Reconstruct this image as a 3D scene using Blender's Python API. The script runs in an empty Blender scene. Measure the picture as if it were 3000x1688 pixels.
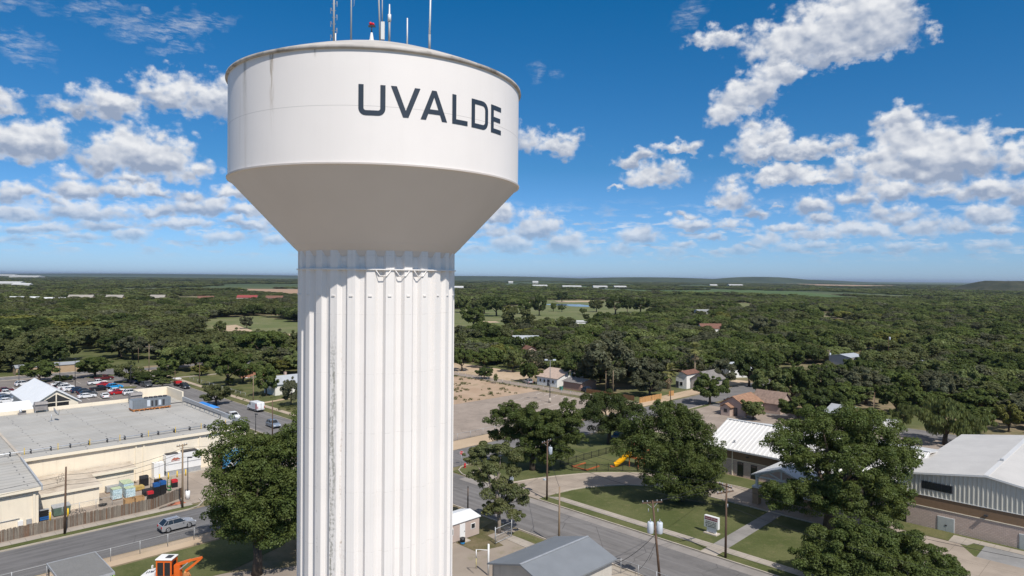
import bpy, math, random
import numpy as np
from mathutils import Matrix, Vector
SC = bpy.context.scene
COL = SC.collection
D2R = math.radians
# ---------------------------------------------------------------- camera
PIT, ROLL, CAM_H = D2R(0.86), D2R(0.516), 32.0
cd = bpy.data.cameras.new('camera'); cam = bpy.data.objects.new('camera', cd); COL.objects.link(cam)
cd.sensor_width = 36.0; cd.lens = 24.0; cd.clip_start = 0.5; cd.clip_end = 120000.0
_X = Vector((1, 0, 0)); _U = Vector((0, math.sin(PIT), math.cos(PIT))); _F = Vector((0, math.cos(PIT), -math.sin(PIT)))
_r = _X*math.cos(ROLL) + _U*math.sin(ROLL); _u = _U*math.cos(ROLL) - _X*math.sin(ROLL)
_m = Matrix(((_r.x, _u.x, -_F.x, 0), (_r.y, _u.y, -_F.y, 0), (_r.z, _u.z, -_F.z, CAM_H), (0, 0, 0, 1)))
cam.matrix_world = _m
SC.camera = cam
# ---------------------------------------------------------------- colour management
SC.view_settings.view_transform = 'Standard'; SC.view_settings.look = 'None'
SC.view_settings.exposure = 0.12; SC.view_settings.gamma = 1.0
# ---------------------------------------------------------------- sun
SUN_EL, SUN_AZ = D2R(51.6), D2R(30.0)         # sun behind the camera, 30 degrees to its right
to_sun = Vector((math.sin(SUN_AZ)*math.cos(SUN_EL), -math.cos(SUN_AZ)*math.cos(SUN_EL), math.sin(SUN_EL)))
sl = bpy.data.lights.new('sun', 'SUN'); sl.energy = 4.4; sl.angle = D2R(0.5); sl.color = (1.0, 0.955, 0.89)
so = bpy.data.objects.new('sun', sl); COL.objects.link(so)
so.rotation_euler = to_sun.to_track_quat('Z', 'Y').to_euler(); so.location = (0, 0, 300)
# ---------------------------------------------------------------- node helper
class NT:
    def __init__(s, tree): s.t = tree; s.n = tree.nodes; s.l = tree.links
    def new(s, typ, **kw):
        n = s.n.new(typ)
        for k, v in kw.items(): setattr(n, k, v)
        return n
    def put(s, sock, v):
        if isinstance(v, bpy.types.NodeSocket): s.l.new(v, sock)
        elif v is not None:
            if isinstance(v, (tuple, list)) and len(v) == 3 and sock.type == 'RGBA': v = (*v, 1)
            sock.default_value = v
    def m(s, op, a, b=None, c=None, clamp=False):
        n = s.new('ShaderNodeMath', operation=op, use_clamp=clamp)
        s.put(n.inputs[0], a)
        if b is not None: s.put(n.inputs[1], b)
        if c is not None: s.put(n.inputs[2], c)
        return n.outputs[0]
    def vm(s, op, a, b=None, c=None):
        n = s.new('ShaderNodeVectorMath', operation=op); s.put(n.inputs[0], a)
        if b is not None: s.put(n.inputs[3 if op == 'SCALE' else 1], b)
        if c is not None: s.put(n.inputs[2], c)
        return n.outputs['Value' if op in ('DOT_PRODUCT', 'LENGTH', 'DISTANCE') else 'Vector']
    def mix(s, f, a, b, blend='MIX'):
        n = s.new('ShaderNodeMix', data_type='RGBA', blend_type=blend); n.clamp_factor = True
        s.put(n.inputs[0], f); s.put(n.inputs[6], a); s.put(n.inputs[7], b); return n.outputs[2]
    def ramp(s, f, x0, x1, y0=0.0, y1=1.0, smooth=True):
        n = s.new('ShaderNodeMapRange', interpolation_type='SMOOTHSTEP' if smooth else 'LINEAR', clamp=True)
        for i, v in enumerate((f, x0, x1, y0, y1)): s.put(n.inputs[i], v)
        return n.outputs[0]
    def noise(s, vec, scale, detail=3.0, rough=0.55, dim='3D'):
        n = s.new('ShaderNodeTexNoise', noise_dimensions=dim); s.put(n.inputs['Vector'], vec)
        n.inputs['Scale'].default_value = scale; n.inputs['Detail'].default_value = detail; n.inputs['Roughness'].default_value = rough
        return n.outputs[0]
    def xyz(s, v):
        n = s.new('ShaderNodeSeparateXYZ'); s.put(n.inputs[0], v); return n.outputs
    def comb(s, x=0.0, y=0.0, z=0.0):
        n = s.new('ShaderNodeCombineXYZ'); s.put(n.inputs[0], x); s.put(n.inputs[1], y); s.put(n.inputs[2], z); return n.outputs[0]
# ---------------------------------------------------------------- sky and clouds (world)
W = bpy.data.worlds.new('World'); SC.world = W; W.use_nodes = True
W.node_tree.nodes.clear(); N = NT(W.node_tree)
SKY_STR = 0.1
sky = N.new('ShaderNodeTexSky', sky_type='NISHITA'); sky.sun_disc = False
sky.sun_elevation = SUN_EL; sky.sun_rotation = math.pi - SUN_AZ
sky.altitude = 300; sky.air_density = 1.0; sky.dust_density = 0.35; sky.ozone_density = 2.5
dirv = N.new('ShaderNodeTexCoord').outputs['Generated']
dx, dy, dz = N.xyz(dirv)
azi = N.m('MULTIPLY', N.m('ARCTAN2', dx, dy), 180/math.pi)
ele = N.m('MULTIPLY', N.m('ARCSINE', dz), 180/math.pi)
# a clear deep blue with a polarised look in front, duller and paler towards the horizon, and an added pale wash overhead, out of view, as neutral fill light
tint = N.mix(N.ramp(ele, 0.0, 9.0, 0, 1, False), (0.52, 0.76, 1.30), (0.245, 0.58, 0.88))
tint = N.mix(N.ramp(ele, 8.0, 22.0, 0, 1, False), tint, (0.060, 0.565, 0.885))
tint = N.mix(N.ramp(ele, 26.0, 42.0), tint, (0.95, 0.97, 1.0))
skyc = N.mix(1.0, sky.outputs[0], tint, 'MULTIPLY')
skyc = N.mix(N.ramp(ele, 24.0, 45.0, 0, .42), skyc, (5.4, 5.4, 5.6))
bg_plain = N.new('ShaderNodeBackground'); N.put(bg_plain.inputs[0], skyc); N.put(bg_plain.inputs[1], SKY_STR)

def sky_dir(x, y):                                            # photo pixel (2575 wide) -> azimuth, elevation in degrees
    k = 3000/2575.0; a = (x*k-1500)/2000; b = (844-y*k)/2000
    a, b = a*math.cos(ROLL)-b*math.sin(ROLL), a*math.sin(ROLL)+b*math.cos(ROLL)
    d = Vector((a, math.cos(PIT)+b*math.sin(PIT), b*math.cos(PIT)-math.sin(PIT))).normalized()
    return math.degrees(math.atan2(d.x, d.y)), math.degrees(math.asin(d.z))
# every cloud is a heap of soft lumps: (x, base y, half width, height above base, strength)
LUMPS = [
 (0,290,62,75,1),(190,292,85,50,.75),(270,300,95,85,1.05),(150,278,40,24,.55),
 (420,265,70,82,.95),(500,285,80,75,.95),(560,300,55,100,1.05),(390,235,40,28,.6),
 (55,398,125,92,1.1),(130,385,60,78,1),
 (330,432,125,105,1.15),(420,440,60,108,1.1),(260,440,50,70,1),(470,455,65,52,.9),(330,470,70,35,.8),(180,450,60,34,.6),(500,445,40,36,.7),
 (200,505,100,62,1.05),(310,502,75,45,.95),(50,515,85,56,1),(130,520,60,36,.8),(390,492,60,28,.75),(480,512,55,34,.8),(590,505,60,42,.95),
 (60,552,120,46,1),(220,556,130,48,1),(400,548,75,40,.9),(500,545,100,52,1.05),(620,552,75,44,1),
 (90,588,130,36,.95),(280,583,120,34,.9),(470,580,110,36,.95),(620,585,90,34,.9),
 (30,612,90,26,.8),(200,607,70,24,.75),(330,608,55,36,.95),(560,615,90,34,.85),(700,575,60,46,.9),(690,615,70,32,.8),
 (2150,120,140,165,1.25),(2230,90,70,110,1.1),(2000,150,120,95,1.05),(1830,115,75,42,.85),(1960,165,70,80,1),(1770,130,50,28,.6),
 (1960,225,62,72,1.1),(1905,250,58,66,1.05),(1860,290,60,56,1),(1820,320,48,62,.85),(1895,340,48,52,.9),(1925,375,60,60,.95),
 (1920,412,90,48,1.05),(2010,408,80,40,.95),(2090,392,66,50,.85),(1870,400,40,62,.8),(1950,462,110,40,1),(2050,465,90,36,.95),(2130,455,50,62,.95),(2180,470,60,50,.8),
 (2270,400,70,118,1.1),(2330,440,135,120,1.2),(2440,432,66,112,1.1),(2255,330,40,52,.9),(2220,420,60,50,.9),
 (2240,495,110,52,1),(2350,500,100,40,.8),(2470,510,120,72,1.1),(2575,520,60,60,1),(2150,520,70,40,.75),
 (2560,425,45,72,.95),(2545,335,60,22,.45),(2335,90,28,32,.6),(2350,478,90,30,.5),
 (1330,388,52,66,.95),(1400,390,60,62,.95),(1448,358,24,20,.55),(1600,412,58,40,1),(1640,465,82,50,1.05),(1690,440,36,34,.8),(1710,388,52,32,.9),(1545,480,26,16,.8),
 (1848,528,56,70,1.05),(1840,462,28,26,.6),(1800,520,40,22,.7),(2035,545,62,50,1.05),(1955,520,30,24,.8),(1900,545,40,28,.8),
 (1745,578,60,38,.95),(1725,545,42,20,.7),(1830,575,55,24,.85),(2140,590,60,44,.95),(2200,600,60,46,.95),(2320,595,70,48,1),(2420,585,60,38,.9),(2530,590,60,36,.9),(2470,560,50,28,.7),
 (1235,560,50,40,.9),(1250,600,60,44,1),(1345,605,45,75,1.05),(1390,595,26,62,.85),(1430,625,48,48,1),(1300,630,80,34,.85),(1470,645,55,26,.7),
 (1595,618,62,48,1.02),(1620,612,40,46,.9),(1560,640,60,26,.8),(1690,650,50,32,.85),(1720,630,40,26,.8),(1795,608,40,22,.9),(1860,640,50,24,.8),(1890,620,36,24,.8),(1930,612,40,32,.85),(1990,630,46,26,.85),(2060,625,80,26,.8),(2160,640,70,24,.75),(2260,625,60,26,.8),(2360,640,60,26,.75),(2480,630,80,30,.8),
 (2060,160,120,120,1.2),(2190,140,95,110,1.15),(2110,175,100,70,1.05),(1955,215,60,70,1.05),(1880,270,62,60,1.05),(2335,455,150,115,1.25),(2256,325,52,62,1.1),(2450,440,60,90,1.1),(1352,610,60,90,1.15),(1285,640,75,60,1.05),(1245,565,62,60,1.0),(1420,640,60,60,1.0),(2250,560,90,50,.95),(2500,560,90,50,.95),(2050,600,90,34,.9),(340,425,110,100,1.15),
 (1985,585,80,26,.85),(2070,560,60,24,.8),(1200,640,70,26,.7),
]
STREAKS = [(215,28,95,9,.34,-14),(345,55,110,12,.42,-13),(460,72,120,13,.5,-15),(30,105,70,12,.4,8),(460,120,60,8,.34,-12),(25,10,60,12,.34,-5),(60,135,40,8,.25,5),(1352,195,16,18,.28,0),(1395,190,14,10,.22,0),(1745,25,40,22,.3,-30),(1720,70,18,14,.25,0)]
# billowing: the direction is pushed about by noise before the lumps are looked up
P0 = N.comb(azi, ele, 0.0)
low = N.ramp(ele, 1.0, 12.0, 0.35, 1.0, False)                # clouds get smaller towards the horizon
sc_n = N.comb(azi, N.m('MULTIPLY', ele, 1.25), N.m('MULTIPLY', ele, 0.02))
def warp(scale, detail, amp):
    n = N.new('ShaderNodeTexNoise'); N.put(n.inputs['Vector'], sc_n)
    n.inputs['Scale'].default_value = scale; n.inputs['Detail'].default_value = detail; n.inputs['Roughness'].default_value = .6
    v = N.vm('SUBTRACT', n.outputs['Color'], (.5, .5, .5)); return N.vm('SCALE', v, N.m('MULTIPLY', low, amp))
P1 = N.vm('ADD', P0, N.vm('ADD', warp(0.30, 2, 2.8), warp(1.0, 4, 2.0)))
def puffs(vec):                                                # cauliflower billows
    v = N.new('ShaderNodeTexVoronoi', feature='SMOOTH_F1'); N.put(v.inputs['Vector'], vec); v.inputs['Scale'].default_value = .85
    v.inputs['Detail'].default_value = 1.2; v.inputs['Roughness'].default_value = .42; v.inputs['Smoothness'].default_value = .7
    return N.m('SUBTRACT', 1.0, N.m('MULTIPLY', v.outputs[0], 1.25))
sc_w = N.vm('ADD', sc_n, N.vm('SCALE', warp(.9, 3, 1.0), .8))
puff = puffs(sc_w)
bump_lit = N.m('SUBTRACT', puff, puffs(N.vm('ADD', sc_w, (0.14, 0.34, 0.0))))
fine = N.noise(sc_n, 1.6, 7, .62)
low_noise = N.noise(N.comb(N.m('MULTIPLY', azi, .55), N.m('MULTIPLY', ele, 2.1), 3.3), 1.0, 5, .6)
wisp = N.ramp(N.noise(N.vm('MULTIPLY', sc_n, (.55, 1.7, 1)), 1.5, 5, .65), .36, .66)
veil = N.m('MULTIPLY', N.ramp(low_noise, .47, .66), N.m('MULTIPLY', N.ramp(ele, 1.0, 2.2), N.ramp(ele, 3.6, 7.0, .78, 0.0)))
broad = N.m('SUBTRACT', N.noise(sc_n, .42, 3, .5), N.noise(N.vm('ADD', sc_n, (0.4, 0.7, 0.0)), .42, 3, .5))
def lump_tree(a0, a1):                                          # the lumps of one strip of sky, as a node group of its own
    g = bpy.data.node_groups.new('cloud_strip', 'ShaderNodeTree'); K = NT(g)
    g.interface.new_socket('P', in_out='INPUT', socket_type='NodeSocketVector')
    for nm in ('density', 'weight', 'height', 'streak'): g.interface.new_socket(nm, in_out='OUTPUT', socket_type='NodeSocketFloat')
    P = K.new('NodeGroupInput').outputs[0]; o = K.new('NodeGroupOutput').inputs
    D, A, B, T = -1.3, 0.0, 0.0, 0.0
    for (x, yb, hw, hh, st) in LUMPS:
        ca, ce = sky_dir(x, yb - hh*.34); w = hw/2575*3000/2000*57.3*math.cos(D2R(ca))**2*(1.30 if yb < 500 else 1.14); h = hh/2575*3000/2000*57.3*math.cos(D2R(ca))*.66*(1.26 if yb < 500 else 1.12)
        if ca+w+3.2 < a0 or ca-w-3.2 > a1: continue
        ca += a0*1e-5                                          # keeps strips from sharing nodes
        d = K.vm('MULTIPLY_ADD', P, (1/w, 1/h, 0), (-ca/w, -ce/h, 0))
        ln = K.vm('LENGTH', K.vm('MAXIMUM', d, K.vm('MULTIPLY', d, (-1, -1.75, 0))))     # flat underside
        ey = K.vm('DOT_PRODUCT', d, (0, 1, 0))
        q = K.m('MULTIPLY', K.m('MAXIMUM', K.m('SUBTRACT', 1.0, ln), -0.95), st)
        gp = K.m('POWER', K.m('MAXIMUM', K.m('ADD', q, .3), 0.0), 5.0)
        D = K.m('SMOOTH_MAX', q, D, .22); A = K.m('ADD', gp, A); B = K.m('MULTIPLY_ADD', gp, ey, B)
    for (x, y, hw, hh, st, ang) in STREAKS:
        ca, ce = sky_dir(x, y); w = hw/2575*3000/2000*57.3; h = hh/2575*3000/2000*57.3
        if ca+w+3 < a0 or ca-w-3 > a1: continue
        ca += a0*1e-5
        r = K.new('ShaderNodeVectorRotate', rotation_type='Z_AXIS')
        K.put(r.inputs['Vector'], K.vm('SUBTRACT', P, (ca, ce, 0))); K.put(r.inputs['Angle'], D2R(ang))
        T = K.m('MAXIMUM', T, K.m('MULTIPLY', K.m('SUBTRACT', 1.0, K.vm('LENGTH', K.vm('MULTIPLY', r.outputs[0], (.8/w, .62/h, 0)))), st))
    for i, v in enumerate((D, A, B, T)): K.put(o[i], v)
    return g
def cloud_tile(a0, a1):
    n = N.new('ShaderNodeGroup'); n.node_tree = lump_tree(a0, a1); N.put(n.inputs[0], P1)
    dens, hsum = n.outputs[0], (n.outputs[1], n.outputs[2])
    hgt = N.m('DIVIDE', hsum[1], N.m('ADD', hsum[0], 1e-5))
    dd = N.m('ADD', dens, N.m('ADD', N.m('MULTIPLY', N.m('SUBTRACT', fine, .5), .74), N.m('MULTIPLY_ADD', N.m('SUBTRACT', puff, .5), .5, .19)))
    alpha = N.ramp(dd, -.03, 0.62)
    thick = N.ramp(dd, .15, .8)
    lit = N.m('ADD', N.m('MULTIPLY', hgt, .50), N.m('ADD', .70, N.m('ADD', N.m('MULTIPLY', bump_lit, .55), N.m('MULTIPLY', broad, 1.5))))
    lit = N.m('SUBTRACT', lit, N.m('MULTIPLY', thick, N.ramp(hgt, -.45, .35, .62, 0.0)))
    lit = N.ramp(lit, .14, 1.08, 0, 1, False)
    ccol = N.mix(lit, (2.9, 3.5, 4.7), (7.9, 8.0, 8.2))
    fade = N.ramp(ele, 0.2, 7.5, .62, 0.0)                     # distant clouds sink into the blue air
    ccol = N.mix(fade, ccol, N.mix(.35, skyc, (3.4, 4.1, 5.3)))
    a2 = N.m('MULTIPLY', alpha, N.ramp(ele, .6, 3.4, 0.0, .97))
    a2 = N.m('MAXIMUM', a2, N.m('MULTIPLY', N.m('MULTIPLY', n.outputs[3], wisp), 1.15))
    a2 = N.m('MAXIMUM', a2, veil)
    col = N.mix(a2, skyc, ccol)
    b = N.new('ShaderNodeBackground'); N.put(b.inputs[0], col); N.put(b.inputs[1], SKY_STR); return b.outputs[0]
def mixsh(f, a, b):
    n = N.new('ShaderNodeMixShader'); N.put(n.inputs[0], f); N.l.new(a, n.inputs[1]); N.l.new(b, n.inputs[2]); return n.outputs[0]
edges = [-46, -33, -26.5, -18, 0, 8, 17, 23.5, 30, 46]
def tree_of(i, j):
    if j-i == 1: return cloud_tile(edges[i], edges[j])
    k = (i+j)//2
    return mixsh(N.m('GREATER_THAN', azi, edges[k]), tree_of(i, k), tree_of(k, j))
inband = N.m('MULTIPLY', N.m('MULTIPLY', N.m('GREATER_THAN', ele, 0.3), N.m('LESS_THAN', ele, 36.0)), N.m('LESS_THAN', N.m('ABSOLUTE', azi), 46.0))
wout = N.new('ShaderNodeOutputWorld'); N.l.new(mixsh(inband, bg_plain.outputs[0], tree_of(0, len(edges)-1)), wout.inputs[0])
W.cycles.sampling_method = 'MANUAL'; W.cycles.sample_map_resolution = 512
SC.cycles.max_bounces = 6; SC.cycles.diffuse_bounces = 3; SC.cycles.glossy_bounces = 2; SC.cycles.transparent_max_bounces = 12
SC.cycles.volume_bounces = 0; SC.cycles.caustics_reflective = False; SC.cycles.caustics_refractive = False
# ================================================================ helpers
RS = math.sqrt(.5)
def W2(p, q, z=0.0): return Vector(((p-q)*RS, (p+q)*RS, z))     # street grid (p, q) -> world
GRID = D2R(45)
def tag(o, label=None, cat=None, group=None, kind=None):
    if label: o['label'] = label
    if cat: o['category'] = cat
    if group: o['group'] = group
    if kind: o['kind'] = kind
    return o
def thing(name, label, cat, p, q, z=0.0, rot=GRID, group=None):
    o = bpy.data.objects.new(name, None); COL.objects.link(o); o.empty_display_size = .3
    o.location = W2(p, q, z); o.rotation_euler = (0, 0, rot); return tag(o, label, cat, group)
class MB:
    def __init__(s): s.v = []; s.f = []; s.i = []; s.sm = []
    def poly(s, pts, mi=0, sm=False):
        b = len(s.v); s.v += [tuple(p) for p in pts]; s.f.append(tuple(range(b, b+len(pts)))); s.i.append(mi); s.sm.append(sm); return s
    def hull8(s, P, mi=0):                                       # 4 bottom + 4 top points
        b = len(s.v); s.v += [tuple(p) for p in P]
        for f in ((3, 2, 1, 0), (4, 5, 6, 7), (0, 1, 5, 4), (1, 2, 6, 5), (2, 3, 7, 6), (3, 0, 4, 7)):
            s.f.append(tuple(b+k for k in f)); s.i.append(mi); s.sm.append(False)
        return s
    def box(s, x0, x1, y0, y1, z0, z1, mi=0):
        return s.hull8([(x0, y0, z0), (x1, y0, z0), (x1, y1, z0), (x0, y1, z0), (x0, y0, z1), (x1, y0, z1), (x1, y1, z1), (x0, y1, z1)], mi)
    def cbox(s, c, size, rz=0.0, mi=0, ry=0.0):
        M = Matrix.Translation(c) @ Matrix.Rotation(rz, 4, 'Z') @ Matrix.Rotation(ry, 4, 'Y'); a, b, h = (k/2 for k in size)
        return s.hull8([M @ Vector(t) for t in ((-a, -b, -h), (a, -b, -h), (a, b, -h), (-a, b, -h), (-a, -b, h), (a, -b, h), (a, b, h), (-a, b, h))], mi)
    def beam(s, a, b, w, h=None, mi=0):
        a = Vector(a); b = Vector(b); h = h or w; d = (b-a).normalized(); u = Vector((0, 0, 1)) if abs(d.z) < .95 else Vector((1, 0, 0))
        x = d.cross(u).normalized(); y = x.cross(d); x *= w/2; y *= h/2
        return s.hull8([a-x-y, a+x-y, a+x+y, a-x+y, b-x-y, b+x-y, b+x+y, b-x+y], mi)
    def prism(s, pts, z0, z1, mi=0, top=None):
        n = len(pts); b = len(s.v); s.v += [(x, y, z0) for x, y in pts] + [(x, y, z1) for x, y in pts]
        s.f.append(tuple(range(b+n-1, b-1, -1))); s.i.append(mi); s.sm.append(False)
        s.f.append(tuple(range(b+n, b+2*n))); s.i.append(mi if top is None else top); s.sm.append(False)
        for k in range(n):
            j = (k+1) % n; s.f.append((b+k, b+j, b+n+j, b+n+k)); s.i.append(mi); s.sm.append(False)
        return s
    def tube(s, pts, rad, n=8, mi=0, cap=True, sm=True):
        pts = [Vector(p) for p in pts]; rad = rad if isinstance(rad, (list, tuple)) else [rad]*len(pts); b = len(s.v); x = None
        for k, p in enumerate(pts):
            d = (pts[min(k+1, len(pts)-1)] - pts[max(k-1, 0)]).normalized()
            if x is None: x = d.orthogonal().normalized()
            x = (x - d*x.dot(d)).normalized(); y = d.cross(x)
            for j in range(n):
                t = 2*math.pi*j/n; s.v.append(tuple(p + (x*math.cos(t) + y*math.sin(t))*rad[k]))
        for k in range(len(pts)-1):
            for j in range(n):
                a = b+k*n; s.f.append((a+j, a+(j+1) % n, a+n+(j+1) % n, a+n+j)); s.i.append(mi); s.sm.append(sm)
        if cap:
            s.f.append(tuple(b+j for j in range(n-1, -1, -1))); s.f.append(tuple(b+(len(pts)-1)*n+j for j in range(n))); s.i += [mi, mi]; s.sm += [False, False]
        return s
    def cyl(s, x, y, z0, z1, r0, r1=None, n=12, mi=0): return s.tube([(x, y, z0), (x, y, z1)], [r0, r0 if r1 is None else r1], n, mi)
    def ball(s, c, r, mi=0, n=10, m=6):
        r = r if isinstance(r, (list, tuple)) else (r, r, r); b = len(s.v)
        for k in range(m+1):
            t = math.pi*k/m
            for j in range(n):
                a = 2*math.pi*j/n; s.v.append((c[0]+r[0]*math.sin(t)*math.cos(a), c[1]+r[1]*math.sin(t)*math.sin(a), c[2]-r[2]*math.cos(t)))
        for k in range(m):
            for j in range(n):
                a = b+k*n; s.f.append((a+j, a+(j+1) % n, a+n+(j+1) % n, a+n+j)); s.i.append(mi); s.sm.append(True)
        return s
    def lathe(s, prof, n=48, mi=0, sm=True):
        b = len(s.v)
        for r, z in prof:
            for j in range(n):
                t = 2*math.pi*j/n; s.v.append((r*math.cos(t), r*math.sin(t), z))
        for k in range(len(prof)-1):
            for j in range(n):
                a = b+k*n; s.f.append((a+j, a+(j+1) % n, a+n+(j+1) % n, a+n+j)); s.i.append(mi); s.sm.append(sm)
        return s
    def build(s, name, mats, parent=None, label=None):
        me = bpy.data.meshes.new(name); me.from_pydata(s.v, [], s.f)
        mats = mats if isinstance(mats, (list, tuple)) else [mats]
        for m in mats: me.materials.append(m)
        me.polygons.foreach_set('material_index', s.i); me.polygons.foreach_set('use_smooth', s.sm); me.update()
        o = bpy.data.objects.new(name, me); COL.objects.link(o)
        if parent: o.parent = parent
        if label: o['label'] = label
        return o
def single(name, mb, mats, label, cat, p, q, z=0.0, rot=GRID, group=None):   # a thing that is one mesh
    o = mb.build(name, mats); o.location = W2(p, q, z); o.rotation_euler = (0, 0, rot); return tag(o, label, cat, group)
def copy_tree(o, parent=None):
    c = o.copy(); COL.objects.link(c)
    if parent: c.parent = parent
    for ch in list(o.children): copy_tree(ch, c)
    return c
# ================================================================ materials
MATS = {}
def pmat(name, col, rough=.7, var=0.0, vscale=1.0, col2=None, metal=0.0, spec=.35, stretch=None, bump=0.0, bscale=8.0, extra=None, alpha=None):
    if name in MATS: return MATS[name]
    m = bpy.data.materials.new(name); m.use_nodes = True; t = NT(m.node_tree); t.n.clear()
    out = t.new('ShaderNodeOutputMaterial'); bs = t.new('ShaderNodeBsdfPrincipled'); t.l.new(bs.outputs[0], out.inputs[0])
    tc = t.new('ShaderNodeTexCoord').outputs['Object']; v = tc if stretch is None else t.vm('MULTIPLY', tc, stretch)
    c = (*col, 1)
    if var or col2:
        f = t.ramp(t.noise(v, vscale, 5, .6), .3, .7)
        c = t.mix(f, tuple(k*(1-var) for k in col), tuple(min(1, k*(1+var)) for k in (col2 or col)))
    if extra: c = extra(t, tc, c)
    t.put(bs.inputs['Base Color'], c); bs.inputs['Roughness'].default_value = rough; bs.inputs['Metallic'].default_value = metal
    bs.inputs['Specular IOR Level'].default_value = spec
    if alpha is not None: bs.inputs['Alpha'].default_value = alpha
    if bump:
        b = t.new('ShaderNodeBump'); b.inputs['Strength'].default_value = bump; b.inputs['Distance'].default_value = .05
        t.put(b.inputs['Height'], t.noise(v, bscale, 4, .6)); t.l.new(b.outputs[0], bs.inputs['Normal'])
    MATS[name] = m; return m
def brick_extra(sx, sy, c1, c2, mortar):
    def ex(t, tc, c):
        x, y, z = t.xyz(tc); n = t.new('ShaderNodeTexBrick'); t.put(n.inputs['Vector'], t.comb(t.m('ADD', x, y), z, 0.0))
        for k, v in (('Color1', (*c1, 1)), ('Color2', (*c2, 1)), ('Mortar', (*mortar, 1))): n.inputs[k].default_value = v
        n.inputs['Scale'].default_value = 1.0; n.inputs['Brick Width'].default_value = sx; n.inputs['Row Height'].default_value = sy
        n.inputs['Mortar Size'].default_value = .018; n.inputs['Bias'].default_value = .1
        return t.mix(t.ramp(t.noise(tc, 1.3, 4), .3, .7, 0, .5), n.outputs[0], tuple(k*.86 for k in c1))
    return ex
def line_extra(axis, period, width, dark, col):                  # seams, board joints; painted rib shade on the carport
    def ex(t, tc, c):
        a = t.xyz(tc)[axis]; w = t.m('FRACT', t.m('DIVIDE', a, period))
        return t.mix(t.m('MULTIPLY', t.m('LESS_THAN', w, width/period), dark), c, (*col, 1))
    return ex
def streak_extra(col, amt, axis_scale=(2.5, 2.5, .12), lo=.52, hi=.75):
    def ex(t, tc, c):
        return t.mix(t.m('MULTIPLY', t.ramp(t.noise(t.vm('MULTIPLY', tc, axis_scale), 1.0, 5, .65), lo, hi), amt), c, (*col, 1))
    return ex
def plank_extra(axis, period, c_list):
    def ex(t, tc, c):
        a = t.xyz(tc)[axis]; k = t.m('DIVIDE', a, period)
        wn = t.new('ShaderNodeTexWhiteNoise', noise_dimensions='1D'); t.put(wn.inputs['W'], t.m('FLOOR', k)); r = wn.outputs['Value']
        c = t.mix(t.ramp(r, .0, .6, smooth=False), c_list[0], c_list[1]); c = t.mix(t.ramp(r, .62, 1.0, 0, .9, False), c, c_list[2])
        st = t.ramp(t.noise(t.vm('MULTIPLY', tc, (9, 9, .8)), 1.0, 4), .35, .7, 0, .55); c = t.mix(st, c, tuple(k_*.55 for k_ in c_list[1]))
        return t.mix(t.m('LESS_THAN', t.m('FRACT', k), .07), c, (.03, .026, .022))
    return ex
white = pmat('white_paint', (.76, .75, .73), .45, .04, .6)
cream = pmat('cream_wall', (.80, .705, .555), .75, .03, .8, extra=streak_extra((.40, .33, .25), .25))
cream_trim = pmat('cream_trim', (.80, .71, .56), .6)
dark_trim = pmat('olive_trim', (.20, .16, .085), .6)
conc = pmat('concrete', (.40, .355, .30), .9, .12, .5, bump=.1)
conc_warm = pmat('pale_concrete', (.44, .385, .32), .9, .14, .35)

galv = pmat('galvanised_steel', (.42, .43, .44), .45, .1, 3, metal=.3)
dkmetal = pmat('dark_metal', (.045, .045, .05), .5)
black = pmat('black_plastic', (.018, .018, .02), .45)
rubber = pmat('tyre_rubber', (.02, .02, .021), .85)
glass_dk = pmat('dark_glass', (.018, .021, .024), .08, spec=.6)
chrome = pmat('wheel_alloy', (.45, .45, .46), .3, metal=.7)
pole_wood = pmat('pole_wood', (.115, .072, .048), .85, .35, 2.0, stretch=(6, 6, .5))
pole_wood_light = pmat('weathered_pole_wood', (.26, .19, .125), .85, .3, 2.0, stretch=(6, 6, .5))
yellow = pmat('yellow_paint', (.72, .47, .02), .5)
red = pmat('red_paint', (.50, .022, .025), .45)
orange = pmat('orange_paint', (.70, .135, .018), .42, .06, 2)
porcelain = pmat('grey_porcelain', (.33, .34, .36), .3)
tank_grey = pmat('transformer_paint', (.52, .56, .60), .4, .05, 3)
wire = pmat('cable_black', (.02, .02, .022), .6)
rust = pmat('rusty_steel', (.30, .10, .035), .85, .4, 2.5, col2=(.45, .2, .07))
tan = pmat('tan_wall', (.42, .30, .185), .8, .05)
brick_tan = pmat('split_face_stone', (.36, .27, .225), .9, extra=brick_extra(.42, .2, (.52, .40, .335), (.60, .475, .405), (.36, .28, .235)), bump=.5, bscale=9)
brown_band = pmat('brown_panel', (.215, .138, .082), .65, .04, 2)
fence_wood = pmat('weathered_fence_wood', (.2, .17, .14), .9, extra=plank_extra(0, .15, [(.27, .235, .19), (.18, .15, .12), (.17, .085, .045)]))
new_wood = pmat('new_fence_wood', (.55, .32, .13), .8, extra=plank_extra(0, .15, [(.60, .36, .15), (.52, .29, .115), (.44, .22, .08)]))
brown_wood = pmat('brown_fence_wood', (.2, .1, .045), .85, extra=plank_extra(0, .15, [(.23, .12, .055), (.18, .09, .04), (.13, .065, .03)]))
orange_wood = pmat('stained_play_wood', (.42, .12, .04), .7, .15, 2)
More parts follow.
